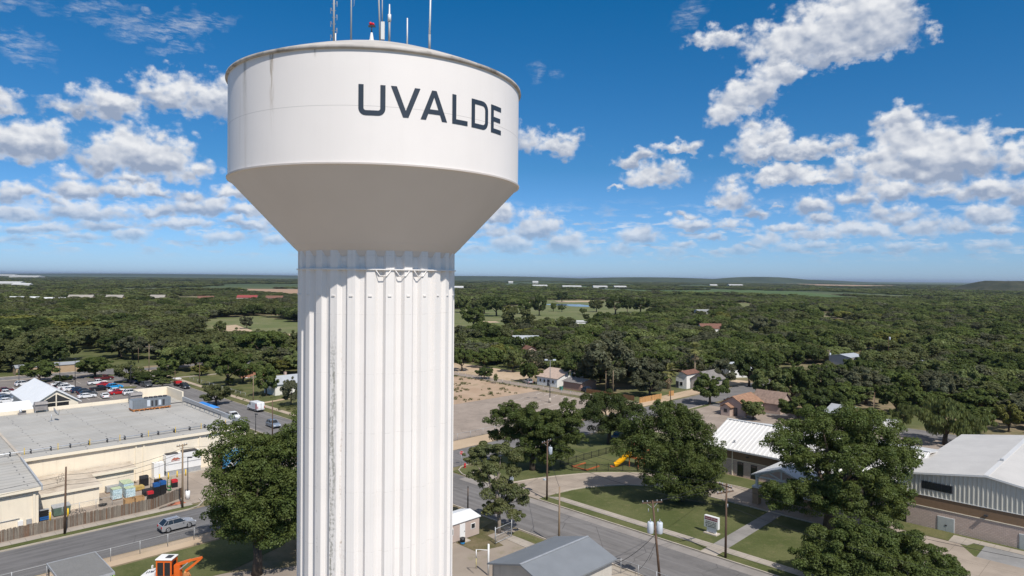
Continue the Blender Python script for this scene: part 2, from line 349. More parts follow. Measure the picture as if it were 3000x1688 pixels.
def chain_link():
    m = bpy.data.materials.new('chain_link'); m.use_nodes = True; t = NT(m.node_tree); t.n.clear()
    out = t.new('ShaderNodeOutputMaterial'); bs = t.new('ShaderNodeBsdfPrincipled'); tr = t.new('ShaderNodeBsdfTransparent'); mx = t.new('ShaderNodeMixShader')
    tc = t.new('ShaderNodeTexCoord').outputs['Object']; x, y, z = t.xyz(tc); h = t.m('ADD', x, y)
    a = t.m('LESS_THAN', t.m('FRACT', t.m('DIVIDE', t.m('ADD', h, z), .075)), .055); b = t.m('LESS_THAN', t.m('FRACT', t.m('DIVIDE', t.m('SUBTRACT', h, z), .075)), .055)
    t.put(mx.inputs[0], t.m('MAXIMUM', a, b)); t.l.new(tr.outputs[0], mx.inputs[1]); t.l.new(bs.outputs[0], mx.inputs[2])
    bs.inputs['Base Color'].default_value = (.22, .22, .22, 1); bs.inputs['Roughness'].default_value = .5; t.l.new(mx.outputs[0], out.inputs[0]); return m
CHAIN = chain_link()
# ================================================================ ground, roads, paths
def ground_mat(name, build):
    m = bpy.data.materials.new(name); m.use_nodes = True; t = NT(m.node_tree); t.n.clear()
    out = t.new('ShaderNodeOutputMaterial'); bs = t.new('ShaderNodeBsdfPrincipled'); t.l.new(bs.outputs[0], out.inputs[0])
    bs.inputs['Roughness'].default_value = .95; bs.inputs['Specular IOR Level'].default_value = .15
    t.put(bs.inputs['Base Color'], build(t, t.new('ShaderNodeNewGeometry').outputs['Position'])); return m
def gm_land(t, P):
    x, y, z = t.xyz(P); d = t.vm('LENGTH', P)
    f1 = t.ramp(t.noise(P, .035, 6, .6), .38, .62); f2 = t.ramp(t.noise(P, .35, 5, .65), .4, .65)
    near = t.mix(f1, (.105, .115, .045), (.27, .205, .135)); near = t.mix(t.m('MULTIPLY', f2, .5), near, (.075, .09, .034))
    sx = t.vm('MULTIPLY', P, (.0011, .0036, 0)); far = t.mix(t.ramp(t.noise(sx, 1.0, 5, .55), .38, .6), (.048, .070, .030), (.078, .105, .046))
    far = t.mix(t.ramp(t.noise(t.vm('MULTIPLY', P, (.0006, .0022, 0)), 1.0, 3, .5), .63, .70, 0, .75), far, (.20, .175, .115))
    return t.mix(t.ramp(d, 900, 2200), near, far)
def gm_grass(c1, c2, c3, s=.12):
    def b(t, P):
        c = t.mix(t.ramp(t.noise(P, s, 5, .6), .35, .65), c1, c2)
        c = t.mix(t.ramp(t.noise(P, s*7, 5, .7), .5, .8, 0, .6), c, c3)
        return t.mix(t.ramp(t.noise(P, 6.0, 3, .6), .35, .75, 0, .45), c, tuple(k*.55 for k in c1))
    return b
def gm_asphalt(base, warm, crack, run=None):
    def b(t, P):
        c = t.mix(t.ramp(t.noise(P, .22, 6, .65), .32, .68), tuple(k*.86 for k in base), tuple(k*1.12 for k in base))
        c = t.mix(t.ramp(t.noise(P, 1.6, 5, .7), .45, .75, 0, .55), c, warm)
        x, y, z = t.xyz(P); p = t.m('ADD', x, y); q = t.m('SUBTRACT', y, x)                       # wheel-worn streaks along the streets
        if run: c = t.mix(t.ramp(t.noise(t.comb(t.m('MULTIPLY', p, .9 if run == 'q' else .03), t.m('MULTIPLY', q, .03 if run == 'q' else .9), 0.0), 1.0, 4, .6), .40, .66, 0, .75), c, tuple(k*1.38 for k in base))
        v = t.new('ShaderNodeTexVoronoi', feature='DISTANCE_TO_EDGE'); t.put(v.inputs['Vector'], t.vm('ADD', P, t.vm('SCALE', t.vm('SUBTRACT', P, P), 0.0))); v.inputs['Scale'].default_value = .16
        return t.mix(t.m('MULTIPLY', t.ramp(v.outputs['Distance'], .0, .010, crack, 0), t.ramp(t.noise(P, .3, 3), .4, .55)), c, tuple(k*.5 for k in base))
    return b
def gm_dirt(c1, c2, weed):
    def b(t, P):
        c = t.mix(t.ramp(t.noise(P, .13, 6, .6), .35, .65), c1, c2)
        return t.mix(t.m('MULTIPLY', t.ramp(t.noise(P, .42, 6, .7), .5, .62, 0, .85), t.ramp(t.noise(P, .06, 3, .6), .42, .62)), c, weed)
    return b
def gm_slab(col, px, py):                                        # concrete with joints on the street grid
    def b(t, P):
        x, y, z = t.xyz(P); p = t.m('MULTIPLY', t.m('ADD', x, y), RS); q = t.m('MULTIPLY', t.m('SUBTRACT', y, x), RS)
        c = t.mix(t.ramp(t.noise(P, .3, 5, .6), .3, .7), tuple(k*.85 for k in col), tuple(k*1.1 for k in col))
        j = t.m('MAXIMUM', t.m('LESS_THAN', t.m('FRACT', t.m('DIVIDE', p, px)), .06/px), t.m('LESS_THAN', t.m('FRACT', t.m('DIVIDE', q, py)), .06/py))
        return t.mix(t.m('MULTIPLY', j, .55), c, tuple(k*.45 for k in col))
    return b
def sheet(name, pts, z, mat, grid=True):
    mb = MB(); P = [W2(*a) if grid else Vector((*a, 0)) for a in pts]
    mb.poly([(v.x, v.y, z) for v in P]); me = mb.build(name, mat); return tag(me, kind='structure')
def slab(name, pts, z0, z1, mat):                                # a raised slab on the street grid
    mb = MB(); P = [W2(*a) for a in pts]; mb.prism([(v.x, v.y) for v in P], z0, z1); return tag(mb.build(name, mat), kind='structure')
G_LAND = ground_mat('land', gm_land)
GRASS = ground_mat('lawn_grass', gm_grass((.078, .094, .031), (.122, .128, .052), (.21, .175, .092), .16))
GRASS_DRY = ground_mat('dry_grass', gm_grass((.085, .10, .034), (.15, .14, .062), (.24, .195, .12), .2))
FAIRWAY = ground_mat('fairway_grass', gm_grass((.12, .145, .052), (.18, .18, .085), (.29, .235, .15), .03))
CROP = ground_mat('green_crop', gm_grass((.075, .118, .040), (.09, .135, .046), (.11, .13, .055), .01))
FALLOW = ground_mat('ploughed_soil', gm_dirt((.33, .215, .145), (.37, .25, .17), (.31, .21, .14)))
ASPH = ground_mat('worn_asphalt', gm_asphalt((.150, .142, .138), (.19, .174, .158), .8, 'q'))
ASPH_NEW = ground_mat('dark_asphalt', gm_asphalt((.128, .124, .124), (.155, .146, .14), .5, 'p'))
LOT = ground_mat('old_lot_asphalt', gm_asphalt((.295, .243, .202), (.35, .288, .236), .7))
LOT_ST = ground_mat('store_lot_asphalt', gm_asphalt((.19, .17, .155), (.23, .20, .18), .5))
DIRT = ground_mat('weedy_dirt', gm_dirt((.36, .255, .175), (.42, .31, .22), (.13, .135, .055)))
SHOULDER = ground_mat('sandy_shoulder', gm_dirt((.42, .315, .215), (.48, .37, .26), (.26, .215, .115)))
WALK = ground_mat('pavement_concrete', gm_slab((.37, .325, .275), 1.5, 1.5))
DRIVE = ground_mat('driveway_concrete', gm_slab((.33, .275, .225), 4.0, 4.0))
GRAVEL = ground_mat('grey_gravel', gm_asphalt((.25, .245, .24), (.30, .29, .28), 0))
YARD = ground_mat('yard_gravel', gm_dirt((.27, .225, .185), (.32, .27, .22), (.24, .21, .15)))
KERB = pmat('kerb_concrete', (.42, .365, .30), .9, .12, .8)
PAINT = pmat('road_paint', (.62, .58, .52), .8, .2, 3)
land = MB(); R_ = 45000.0
land.poly([(-R_, -2000, 0), (R_, -2000, 0), (R_, R_, 0), (-R_, R_, 0)])
tag(land.build('ground', G_LAND), kind='structure')
sheet('street', [(62, -60), (72, -60), (72, 330), (62, 330)], .02, ASPH)
sheet('cross_street', [(-60, 86.3), (61.99, 86.3), (61.99, 96.2), (-60, 96.2)], .02, ASPH_NEW)
sheet('cross_street', [(72.01, 87.6), (330, 88.8), (330, 97.5), (72.01, 96.2)], .02, ASPH)
sheet('street', [(-60, 250), (61.99, 250), (61.99, 258), (-60, 258)], .02, ASPH)
sheet('street', [(72.01, 247), (120, 250), (120, 256), (72.01, 253)], .02, ASPH)
sheet('street', [(158, 20), (166, 20), (166, 87), (158, 87)], .02, ASPH)
sheet('alley', [(144.5, 97.6), (148.5, 97.6), (148.5, 190), (144.5, 190)], .02, LOT)
sheet('gutter_strip', [(70.4, -40), (72.0, -40), (72.0, 82), (70.4, 82)], .027, ground_mat('gutter_concrete', gm_slab((.27, .245, .225), 50, 4.0)))
# church block
sheet('lawn', [(72.3, -40), (104, -40), (104, 86), (72.3, 86)], .06, GRASS)
sheet('lawn', [(104.01, 57.5), (122, 57.5), (122, 86.5), (104.01, 86.5)], .06, GRASS)
sheet('parking_lot', [(122.01, 30), (157.9, 30), (157.9, 86.5), (122.01, 86.5)], .05, LOT)
slab('sidewalk', [(74.0, -40), (75.4, -40), (75.4, 64.6), (74.0, 66.4)], .05, .10, WALK)
slab('sidewalk', [(74.2, 75.2), (75.6, 74.6), (75.6, 82.5), (74.2, 83.5)], .05, .10, WALK)
slab('path', [(75.41, 38.7), (92.6, 39.2), (92.6, 41.0), (75.41, 40.6)], .055, .095, ground_mat('grey_path', gm_slab((.25, .235, .22), 3, 50)))
slab('path', [(72.0, 38.6), (73.99, 38.6), (73.99, 40.6), (72.0, 40.6)], .055, .095, WALK)
def arc(cx, cy, r, a0, a1, n=14): return [(cx+r*math.cos(D2R(a0+(a1-a0)*k/n)), cy+r*math.sin(D2R(a0+(a1-a0)*k/n))) for k in range(n+1)]
drive_out = [(72.2, 75.6), (74.7, 74.7), (79.0, 73.6), (82.9, 72.1), (87.0, 70.1), (90.6, 67.4), (93.6, 64.3), (96.2, 60.5), (97.9, 56.2), (98.8, 51.0), (99.0, 45.0), (99.0, 30.0), (99.0, 27.0)]
drive_in = [(91.4, 27.0), (91.4, 45.0), (91.3, 51.0), (90.6, 55.8), (89.2, 58.8), (87.2, 61.6), (84.4, 63.6), (81.6, 65.2), (79.0, 66.0), (76.0, 66.4), (72.2, 66.6)]
slab('driveway', drive_out + drive_in, .04, .09, DRIVE)
def kerb(path, w=.17, h=.16):
    mb = MB(); n = len(path); L = []; Rr = []
    for k in range(n):
        a = Vector(path[max(k-1, 0)]); b = Vector(path[min(k+1, n-1)]); d = (b-a).normalized(); o = Vector((-d.y, d.x))*(w/2); c = Vector(path[k]); L.append(c+o); Rr.append(c-o)
    for k in range(n-1):
        P = [W2(*v) for v in (L[k], Rr[k], Rr[k+1], L[k+1])]
        mb.hull8([(v.x, v.y, 0.0) for v in P] + [(v.x, v.y, h) for v in P])
    return tag(mb.build('kerb', KERB), kind='structure')
kerb(drive_out[1:], .2, .2); kerb(drive_in[:-1], .2, .2)
kerb([(72.15, -40), (72.15, 66.5)]); kerb([(72.15, 75.6), (72.15, 81.5), (72.5, 83.6), (73.5, 85.6), (75.2, 86.9), (77.5, 87.4), (104, 87.55), (157.5, 87.85)])
kerb([(61.85, -40), (61.85, 60.5)], .17, .12); kerb([(61.85, 63), (61.85, 84.5)], .17, .12)
slab('lot_pavement', [(75.5, -30), (91.39, -30), (91.39, 26.3), (84.5, 26.3), (83.2, 22), (75.5, 22)], .062, .10, DRIVE)
slab('lot_pavement', [(91.41, -30), (94.0, -30), (94.0, 17.6), (97.2, 19.7), (97.2, 26.9), (91.41, 26.9)], .062, .10, DRIVE)
slab('gravel_bed', [(94.02, -30), (98.6, -30), (98.6, 17.4), (94.02, 17.4)], .062, .085, GRAVEL)
slab('path', [(98.62, -30), (100.0, -30), (100.0, 20.9), (97.25, 20.9), (97.25, 19.0), (98.62, 18.6)], .062, .13, WALK)
sheet('grass_strip', [(97.3, 21.0), (100.7, 21.0), (100.7, 27), (97.3, 27)], .115, GRASS_DRY)
mk = MB()
for k in range(7): mk.box(0, 0.35, 0, 0, 0, 0)
# empty lot across the cross street
sheet('parking_lot', [(73.5, 101.9), (141.4, 101.9), (141.4, 131.0), (73.5, 131.0)], .03, LOT)
sheet('shoulder', [(73, 96.25), (141, 97.2), (158, 97.3), (158, 101), (141.6, 101.7), (73, 101.7)], .025, SHOULDER)
sheet('dirt_lot', [(99, 131.05), (143.6, 131.05), (143.6, 196), (99, 196)], .025, DIRT)
sheet('dirt_yard', [(148.6, 150), (166, 150), (166, 200), (148.6, 200)], .02, SHOULDER)
sheet('shoulder', [(158.1, 97.6), (205, 98.2), (205, 103.2), (158.1, 102.6)], .027, SHOULDER)
lines = MB()
for k in range(9):
    a = W2(137.2, 103.5+k*3.0); b = W2(141.0, 104.9+k*3.0); d = (b-a).normalized(); o = Vector((-d.y, d.x, 0))*.06
    lines.poly([(v.x, v.y, .036) for v in (a-o, a+o, b+o, b-o)])
for k in range(7):
    a = W2(126.0, 107+k*3.0); b = W2(131.0, 108+k*3.0); d = (b-a).normalized(); o = Vector((-d.y, d.x, 0))*.045
    lines.poly([(v.x, v.y, .036) for v in (a-o, a+o, b+o, b-o)])
for k in range(9):
    a = W2(75.5+k*.9, 103.3); b = W2(75.9+k*.9, 105.5); d = (b-a).normalized(); o = Vector((-d.y, d.x, 0))*.07
    lines.poly([(v.x, v.y, .036) for v in (a-o, a+o, b+o, b-o)])
tag(lines.build('bay_markings', PAINT), kind='structure')
# store block
sheet('parking_lot', [(-60, 148), (61.9, 148), (61.9, 249.5), (-60, 249.5)], .03, LOT_ST)
sheet('service_yard', [(-60, 98.6), (45, 98.6), (52, 101), (61.9, 108), (61.9, 147.9), (-60, 147.9)], .025, DRIVE)
slab('sidewalk', [(-60, 98.0), (35.6, 98.0), (35.6, 99.3), (-60, 99.3)], .02, .07, WALK)
sheet('verge', [(-60, 96.5), (35.4, 96.5), (36.6, 97.2), (35.6, 97.95), (-60, 97.95)], .06, GRASS)
kerb([(-60, 96.35), (34.5, 96.35), (36.0, 96.9), (37.0, 98.2), (37.2, 100)])
sheet('verge', [(53.5, 112), (61.7, 112), (61.7, 147.5), (53.5, 147.5)], .06, GRASS_DRY)
kerb([(61.85, 112), (61.85, 148)]); kerb([(-60, 258.2), (61, 258.2)]); kerb([(30, 249.8), (61.5, 249.8)])
sheet('lawn', [(-60, 258.4), (200, 258.4), (200, 400), (-60, 400)], .03, GRASS)
for pp, qq, rr in ((44, 241, 4.5), (60, 241, 7), (62, 224, 5), (57.5, 212, 7)):
    slab('kerb_island', [(pp+rr*.6*math.cos(k*.7), qq+rr*.35*math.sin(k*.7)) for k in range(9)], .03, .15, GRASS_DRY)
lotl = MB()
for row in (168, 184, 200, 216, 232):
    for k in range(24):
        c = W2(-8+k*2.6, row); e = Vector((1, 1, 0))*RS; f = Vector((-1, 1, 0))*RS
        lotl.poly([(v.x, v.y, .036) for v in (c-f*2.4-e*.05, c-f*2.4+e*.05, c+f*2.4+e*.05, c+f*2.4-e*.05)])
tag(lotl.build('bay_markings', PAINT), kind='structure')
# far side of the street: yards, pavement
sheet('lawn', [(72.5, 131.05), (98.99, 131.05), (98.99, 196.5), (128, 205), (128, 246), (72.5, 246)], .015, GRASS_DRY)
slab('sidewalk', [(74.6, 131.5), (76.0, 131.5), (76.0, 246), (74.6, 246)], .02, .07, ground_mat('dusty_pavement', gm_slab((.42, .34, .26), 1.5, 1.5)))
slab('path', [(76.1, 222.5), (92, 222.5), (92, 224), (76.1, 224)], .02, .06, WALK)
slab('path', [(76.1, 164), (86, 166), (86, 167.5), (76.1, 165.5)], .02, .05, SHOULDER)
kerb([(72.15, 98), (72.15, 246)], .17, .1)
# tower yard
sheet('yard', [(-60, 50), (20, 50), (61.7, 50), (61.7, 62), (35, 70), (20, 79), (-60, 79)], .015, YARD)
sheet('yard', [(-60, -20), (61.7, -20), (61.7, 49.99), (-60, 49.99)], .015, ground_mat('pale_bounce_gravel', gm_dirt((.36, .31, .25), (.42, .36, .29), (.33, .29, .22))))  # mostly unseen ground, made pale to bounce light up onto the tank cone
sheet('lawn', [(19.9, 75), (30, 73), (38, 76), (44, 82.8), (19.9, 82.8)], .04, GRASS)
sheet('verge', [(-60, 83.2), (61, 83.2), (61, 86.1), (-60, 86.1)], .03, SHOULDER)
sheet('dirt_patch', [(53.2, 58.6), (56.8, 57.8), (57.6, 61.5), (60.5, 61.5), (61.5, 64.5), (53.2, 62.4)], .03, ground_mat('weedy_patch', gm_grass((.10, .095, .04), (.19, .15, .09), (.28, .22, .15), .4)))
slab('path', [(58.0, 51.0), (59.6, 51.0), (59.8, 59), (58.4, 59.5)], .02, .07, WALK)
sheet('verge', [(59.9, 48), (61.6, 48), (61.6, 60), (59.9, 60)], .03, GRASS_DRY)
# golf course, fields, pond, far land
sheet('fairway', [(-35.5, 350.7), (-75.8, 660.3), (0, 760), (48.1, 1000), (135.0, 1006.9), (150, 800), (175, 735.0), (112.1, 560.5), (80, 495), (53.5, 455.4), (18.3, 425.1), (9.4, 409.8), (-15.3, 372.6)][::-1], .05, FAIRWAY, False)
sheet('fairway', [(-150, 300.7), (-174.8, 377.1), (-225.9, 503.1), (-200.3, 540.6), (-126.3, 450), (-85.3, 300)], .05, FAIRWAY, False)
sand = lambda pts, z=.09: sheet('sand_patch', pts, z, SHOULDER, False)
sand([(-152, 345), (-160, 380), (-185, 420), (-178, 440), (-150, 395), (-140, 350)]); sand([(-120, 330), (-105, 335), (-112, 380), (-126, 372)]); sand([(15, 440), (34, 470), (33, 500), (12, 470)]); sand([(88, 525), (115, 560), (130, 590), (116, 600), (92, 560)]); sand([(60, 960), (118, 985), (112, 930), (62, 905)]); sand([(-20, 480), (-8, 486), (-12, 500), (-24, 500)])
wm = pmat('pond_water', (.06, .075, .09), .12, .1, .05, spec=.6)
sheet('pond', [(37.0, 831.0), (50, 846), (66, 850), (84, 835), (92, 806.7), (86.6, 766.1), (70, 775), (59.5, 793.0), (46, 806)][::-1], .10, wm, False)
sheet('field', [(62.5, 1906.7), (443.6, 1930), (749.7, 2158.6), (801.9, 1906.5), (656.8, 1270.8), (588.1, 1295.6), (506.2, 1445.4), (271.4, 1674.2), (64.7, 1625.1)][::-1], .15, CROP, False)
sheet('field', [(-733.9, 1601.3), (-488, 1640), (-335, 1100), (-490.3, 1340.7)][::-1], .15, FALLOW, False)
for nm, pts in (('field', [(302.2, 956.4), (325, 938.0), (250, 705.3), (240, 774.3)]), ('field', [(343.6, 862.7), (354, 812.2), (291.6, 713.2)]), ('field', [(425.9, 705), (474, 738), (390.6, 629.5)])): sheet(nm, pts[::-1] if False else pts, .12, FAIRWAY, False)
sheet('field', [(2624.7, 7450), (1766.8, 3527), (2957, 4953), (2558, 5300)], .3, FALLOW, False)
def hill(cx, cy, rx, ry, h, mat, n=40, m=10, flat=.0, seed=1):
    rng = random.Random(seed); mb = MB(); b = []
    for k in range(m+1):
        t = k/m; r = 1-t; z = h*min(1.0, (1-(r**2))**1.5/(1-flat))
        b.append([(cx+rx*r*math.cos(2*math.pi*j/n), cy+ry*r*math.sin(2*math.pi*j/n), z*(1+.12*math.sin(j*1.7+seed)*r)-1.0*(k == 0)) for j in range(n)])
    for k in range(m):
        for j in range(n): mb.poly([b[k][j], b[k][(j+1) % n], b[k+1][(j+1) % n], b[k+1][j]], 0, True)
    return tag(mb.build('hill', mat), kind='structure')
SCRUB = ground_mat('scrub_hill', lambda t, P: t.mix(t.ramp(t.noise(P, .02, 6, .7), .35, .65), (.028, .036, .020), (.058, .058, .035)))
FARGREEN = ground_mat('far_scrub', lambda t, P: t.mix(t.ramp(t.noise(P, .004, 5, .6), .35, .65), (.030, .044, .020), (.048, .064, .027)))
hill(1750, 2420, 180, 240, 36, SCRUB, flat=.12)
hill(2700, 7400, 900, 500, 66, FARGREEN, seed=2); hill(1500, 7200, 1500, 600, 50, FARGREEN, seed=3); hill(-300, 8600, 2200, 500, 50, FARGREEN, seed=5); hill(3600, 9000, 1500, 500, 44, FARGREEN, seed=7)
hill(-5600, 11500, 5200, 900, 44, FARGREEN, seed=8, n=60); hill(-900, 11000, 2600, 700, 50, FARGREEN, seed=9)
# ================================================================ water tower
TX, TY = -6.944, 35.324; TR, SR = 7.2, 3.92
Z_RIM, Z_CYL, Z_CONE, Z_RING = 41.36, 36.66, 33.2, 32.3
tower = bpy.data.objects.new('water_tower', None); COL.objects.link(tower); tower.location = (TX, TY, 0)
tag(tower, 'tall white water tower with fluted column, cone and round tank lettered in dark grey', 'water tower')
def tank_extra(t, tc, c):
    x, y, z = t.xyz(tc); an = t.m('MULTIPLY', t.m('ARCTAN2', x, t.m('MULTIPLY', y, -1)), 57.3)
    st = t.ramp(t.noise(t.comb(t.m('MULTIPLY', an, .30), 0.0, t.m('MULTIPLY', z, .10)), 1.0, 5, .7), .50, .72)
    left = t.ramp(an, -62, -20, 1.0, .10)
    c = t.mix(t.m('MULTIPLY', t.m('MULTIPLY', st, left), .5), c, (.50, .44, .37))
    def run(a0, w, amt, zlow, col):
        m = t.m('MULTIPLY', t.ramp(t.m('ABSOLUTE', t.m('SUBTRACT', an, a0)), w, 0.0), t.ramp(z, zlow, 41.3))
        n = t.ramp(t.noise(t.comb(t.m('MULTIPLY', an, 2.2), 0.0, t.m('MULTIPLY', z, 1.1)), 1.0, 5, .75), .40, .62)
        return t.m('MULTIPLY', t.m('MULTIPLY', m, n), amt), col
    for a in ((-27, 1.5, 1.0, 37.5, (.36, .28, .19)), (-42, 2.2, .8, 38.0, (.33, .29, .22)), (-27.5, .8, 1.0, 40.3, (.12, .10, .07)), (-42, 1.2, 1.0, 40.6, (.12, .10, .07)), (-10, 1.0, .6, 40.9, (.2, .17, .13)), (-60, 3, .6, 39, (.36, .33, .27))):
        f, col = run(*a); c = t.mix(f, c, col)
    seam = t.m('LESS_THAN', t.m('ABSOLUTE', t.m('SUBTRACT', z, 39.02)), .016)
    vs = t.m('MULTIPLY', t.m('LESS_THAN', t.m('FRACT', t.m('DIVIDE', t.m('ADD', an, 400), 24.0)), .004), .5)
    return t.mix(t.m('MULTIPLY', t.m('MAXIMUM', seam, t.m('MULTIPLY', vs, .4)), .40), c, (.36, .34, .32))
tank_white = pmat('tank_paint', (.79, .742, .705), .42, .018, .35, extra=tank_extra)
def shaft_extra(t, tc, c):
    x, y, z = t.xyz(tc); an = t.m('MULTIPLY', t.m('ARCTAN2', x, t.m('MULTIPLY', y, -1)), 57.3)
    n = t.noise(t.comb(t.m('MULTIPLY', an, .5), 0.0, t.m('MULTIPLY', z, .55)), 1.0, 6, .72)
    fn = t.noise(tc, 7.0, 4, .7)
    def strip(a0, w, amt, thr, col):
        return t.m('MULTIPLY', t.m('MULTIPLY', t.ramp(t.m('ABSOLUTE', t.m('SUBTRACT', an, a0)), w, w*.3), t.ramp(t.m('ADD', t.m('MULTIPLY', n, .6), t.m('MULTIPLY', fn, .4)), thr, thr+.13)), amt), col
    low = t.ramp(z, 30.4, 27.5)
    for a in ((-20.5, 4.6, .78, .455, (.17, .17, .135)), (-14.2, 1.5, .6, .50, (.33, .24, .17)), (-11, 3.5, .5, .53, (.30, .25, .19)), (-34, 3, .45, .52, (.26, .25, .22)), (4, 5, .3, .56, (.34, .29, .22))):
        f, col = strip(*a); c = t.mix(t.m('MULTIPLY', f, low), c, col)
    band = t.m('LESS_THAN', t.m('FRACT', t.m('DIVIDE', t.m('ADD', z, t.m('MULTIPLY', fn, .05)), 2.75)), .006)
    band = t.m('MULTIPLY', band, t.ramp(n, .45, .6)); c = t.mix(t.m('MULTIPLY', band, .5), c, (.30, .27, .23))
    st = t.ramp(t.noise(t.comb(t.m('MULTIPLY', an, .9), 0.0, t.m('MULTIPLY', z, .05)), 1.0, 4, .7), .48, .75)
    return t.mix(t.m('MULTIPLY', st, .22), c, (.52, .49, .45))
shaft_white = pmat('column_paint', (.775, .735, .70), .5, .02, .5, extra=shaft_extra)
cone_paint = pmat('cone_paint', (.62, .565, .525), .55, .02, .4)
letter_paint = pmat('letter_paint', (.030, .042, .060), .5, .05, 2)
roof_paint = pmat('tank_roof_paint', (.47, .44, .405), .7, .12, .6, extra=streak_extra((.34, .30, .26), .5, (.7, .7, .7), .5, .75))
rim_grey = pmat('rim_dirty', (.40, .37, .34), .75, .2, .8, extra=streak_extra((.14, .12, .10), .8, (.9, .9, .9), .5, .68))
MB().lathe([(TR, Z_CYL), (TR, Z_CYL+1.2), (TR, Z_RIM-1.5), (TR, Z_RIM)], 160).build('tank_wall', tank_white, tower)
MB().lathe([(TR-.05, Z_RIM-.02), (TR+.09, Z_RIM-.02), (TR+.12, Z_RIM+.03), (TR+.10, Z_RIM+.12), (TR-.12, Z_RIM+.17)], 160).build('rim', rim_grey, tower)
prof = [(TR-.1, Z_RIM+.16)] + [(TR*r, Z_RIM+.17+2.42*(1-r)**1.0*(1+.32*r)) for r in (.93, .86, .78, .7, .6, .5, .4, .3, .2, .1, .02)]
ROOF_PROF = prof
MB().lathe(prof, 120).build('tank_roof', roof_paint, tower)
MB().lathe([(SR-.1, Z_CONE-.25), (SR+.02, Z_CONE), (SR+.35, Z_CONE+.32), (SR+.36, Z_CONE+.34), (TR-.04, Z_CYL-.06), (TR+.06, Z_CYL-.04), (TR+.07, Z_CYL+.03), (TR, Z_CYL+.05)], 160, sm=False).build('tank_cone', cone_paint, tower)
# fluted column
NF = 28; prof2 = []
for k in range(NF):
    a = 2*math.pi*(k+.28)/NF; w = 2*math.pi/NF
    for f, r in ((0.0, SR+.03), (.42, SR+.03), (.60, SR-.14), (.86, SR-.14)): prof2.append((r*math.cos(a+f*w), r*math.sin(a+f*w)))
mb = MB(); n2 = len(prof2); zs = [0, Z_RING-.04, Z_CONE+.05]
for z in zs: mb.v += [(x, y, z) for x, y in prof2]
for k in range(2):
    for j in range(n2): mb.f.append((k*n2+j, k*n2+(j+1) % n2, (k+1)*n2+(j+1) % n2, (k+1)*n2+j)); mb.i.append(0); mb.sm.append(False)

ring = MB(); ring.lathe([(SR-.32, Z_RING), (SR+.10, Z_RING), (SR+.10, Z_RING+.055), (SR-.32, Z_RING+.055)], 112, sm=False)
ring.build('stiffener_ring', shaft_white, tower)
bolt = mb
for k in range(NF):
    a = 2*math.pi*(k+.28+.2)/NF; bolt.cbox(((SR+.04)*math.cos(a), (SR+.04)*math.sin(a), Z_RING-1.2), (.05, .16, .06), a)
mb.build('column', shaft_white, tower)
for th in (14.7, 27.6, 40.8):                                    # bent brackets under the ring
    b_ = MB(); b_.tube([((SR+.07)*math.sin(D2R(th+da)), -(SR+.07)*math.cos(D2R(th+da)), Z_RING-dz_) for da, dz_ in ((-5.2, -.02), (-2.2, .27), (2.2, .27), (5.2, -.02))], .026, 6); b_.build('bracket', shaft_white, tower)
MB().lathe([(SR+.5, 0), (SR+.5, .4), (SR+.1, .5)], 64, sm=False).build('foundation', conc, tower)
# lettering: strokes in the plane, wrapped on the tank wall; units are metres along the wall and up
def wrap(th, z, r=TR+.014): return (r*math.sin(th), -r*math.cos(th), z)
LZ0, LZ1 = 38.63, 39.895; LH = LZ1-LZ0
def letter(strips, a0, a1, wu):                                  # a0,a1: angles (deg) of the letter's left and right edge; wu: its width in drawing units, height 1
    mb = MB()
    for pl in strips:                                            # each strip: list of (left pt, right pt) pairs
        for (A, B), (C, Dd) in zip(pl[:-1], pl[1:]):
            nx = max(2, int(max(abs(A[0]-C[0]), abs(A[0]-B[0]), abs(A[0]-Dd[0]), abs(C[0]-Dd[0]))*10)); ny = nx
            def pt(u, v):
                x = (A[0]*(1-u)+B[0]*u)*(1-v)+(C[0]*(1-u)+Dd[0]*u)*v; y = (A[1]*(1-u)+B[1]*u)*(1-v)+(C[1]*(1-u)+Dd[1]*u)*v
                return wrap(D2R(a0+(a1-a0)*x/wu), LZ0+y*LH)
            for i in range(nx):
                for j in range(ny):
                    q = [pt(i/nx, j/ny), pt((i+1)/nx, j/ny), pt((i+1)/nx, (j+1)/ny), pt(i/nx, (j+1)/ny)]; c = sum((Vector(k) for k in q), Vector())/4
                    nrm = (Vector(q[1])-Vector(q[0])).cross(Vector(q[2])-Vector(q[1]))
                    mb.poly(q if nrm.dot(Vector((c.x, c.y, 0))) > 0 else q[::-1])
    return mb.build('letter', letter_paint, tower)
SW = .165                                                        # stroke width
def rect(x0, y0, x1, y1): return [((x0, y0), (x1, y0)), ((x0, y1), (x1, y1))]
def corner(cx, cy, r0, r1, t0, t1, n=7): return [((cx+r0*math.cos(D2R(t0+(t1-t0)*k/n)), cy+r0*math.sin(D2R(t0+(t1-t0)*k/n))), (cx+r1*math.cos(D2R(t0+(t1-t0)*k/n)), cy+r1*math.sin(D2R(t0+(t1-t0)*k/n)))) for k in range(n+1)]
wU = .87; rr = .24
letter([rect(0, rr, SW, 1), rect(wU-SW, rr, wU, 1), rect(rr, 0, wU-rr, SW), corner(rr, rr, rr-SW, rr, 180, 270), corner(wU-rr, rr, rr-SW, rr, 270, 360)], 4.53, 13.22, wU)
wV = 1.0
letter([[((.0, 1), (.195, 1)), ((.41, 0), (.5, .0)), ], [((.195, 1), (.195, 1)), ((.5, .0), (.5, .22))], [((1, 1), (.805, 1)), ((.59, 0), (.5, 0))], [((.805, 1), (.805, 1)), ((.5, 0), (.5, .22))]], 14.97, 24.84, wV)
wA = 1.0
def lerp(a, b, t): return tuple(a[k]+(b[k]-a[k])*t for k in range(len(a)))
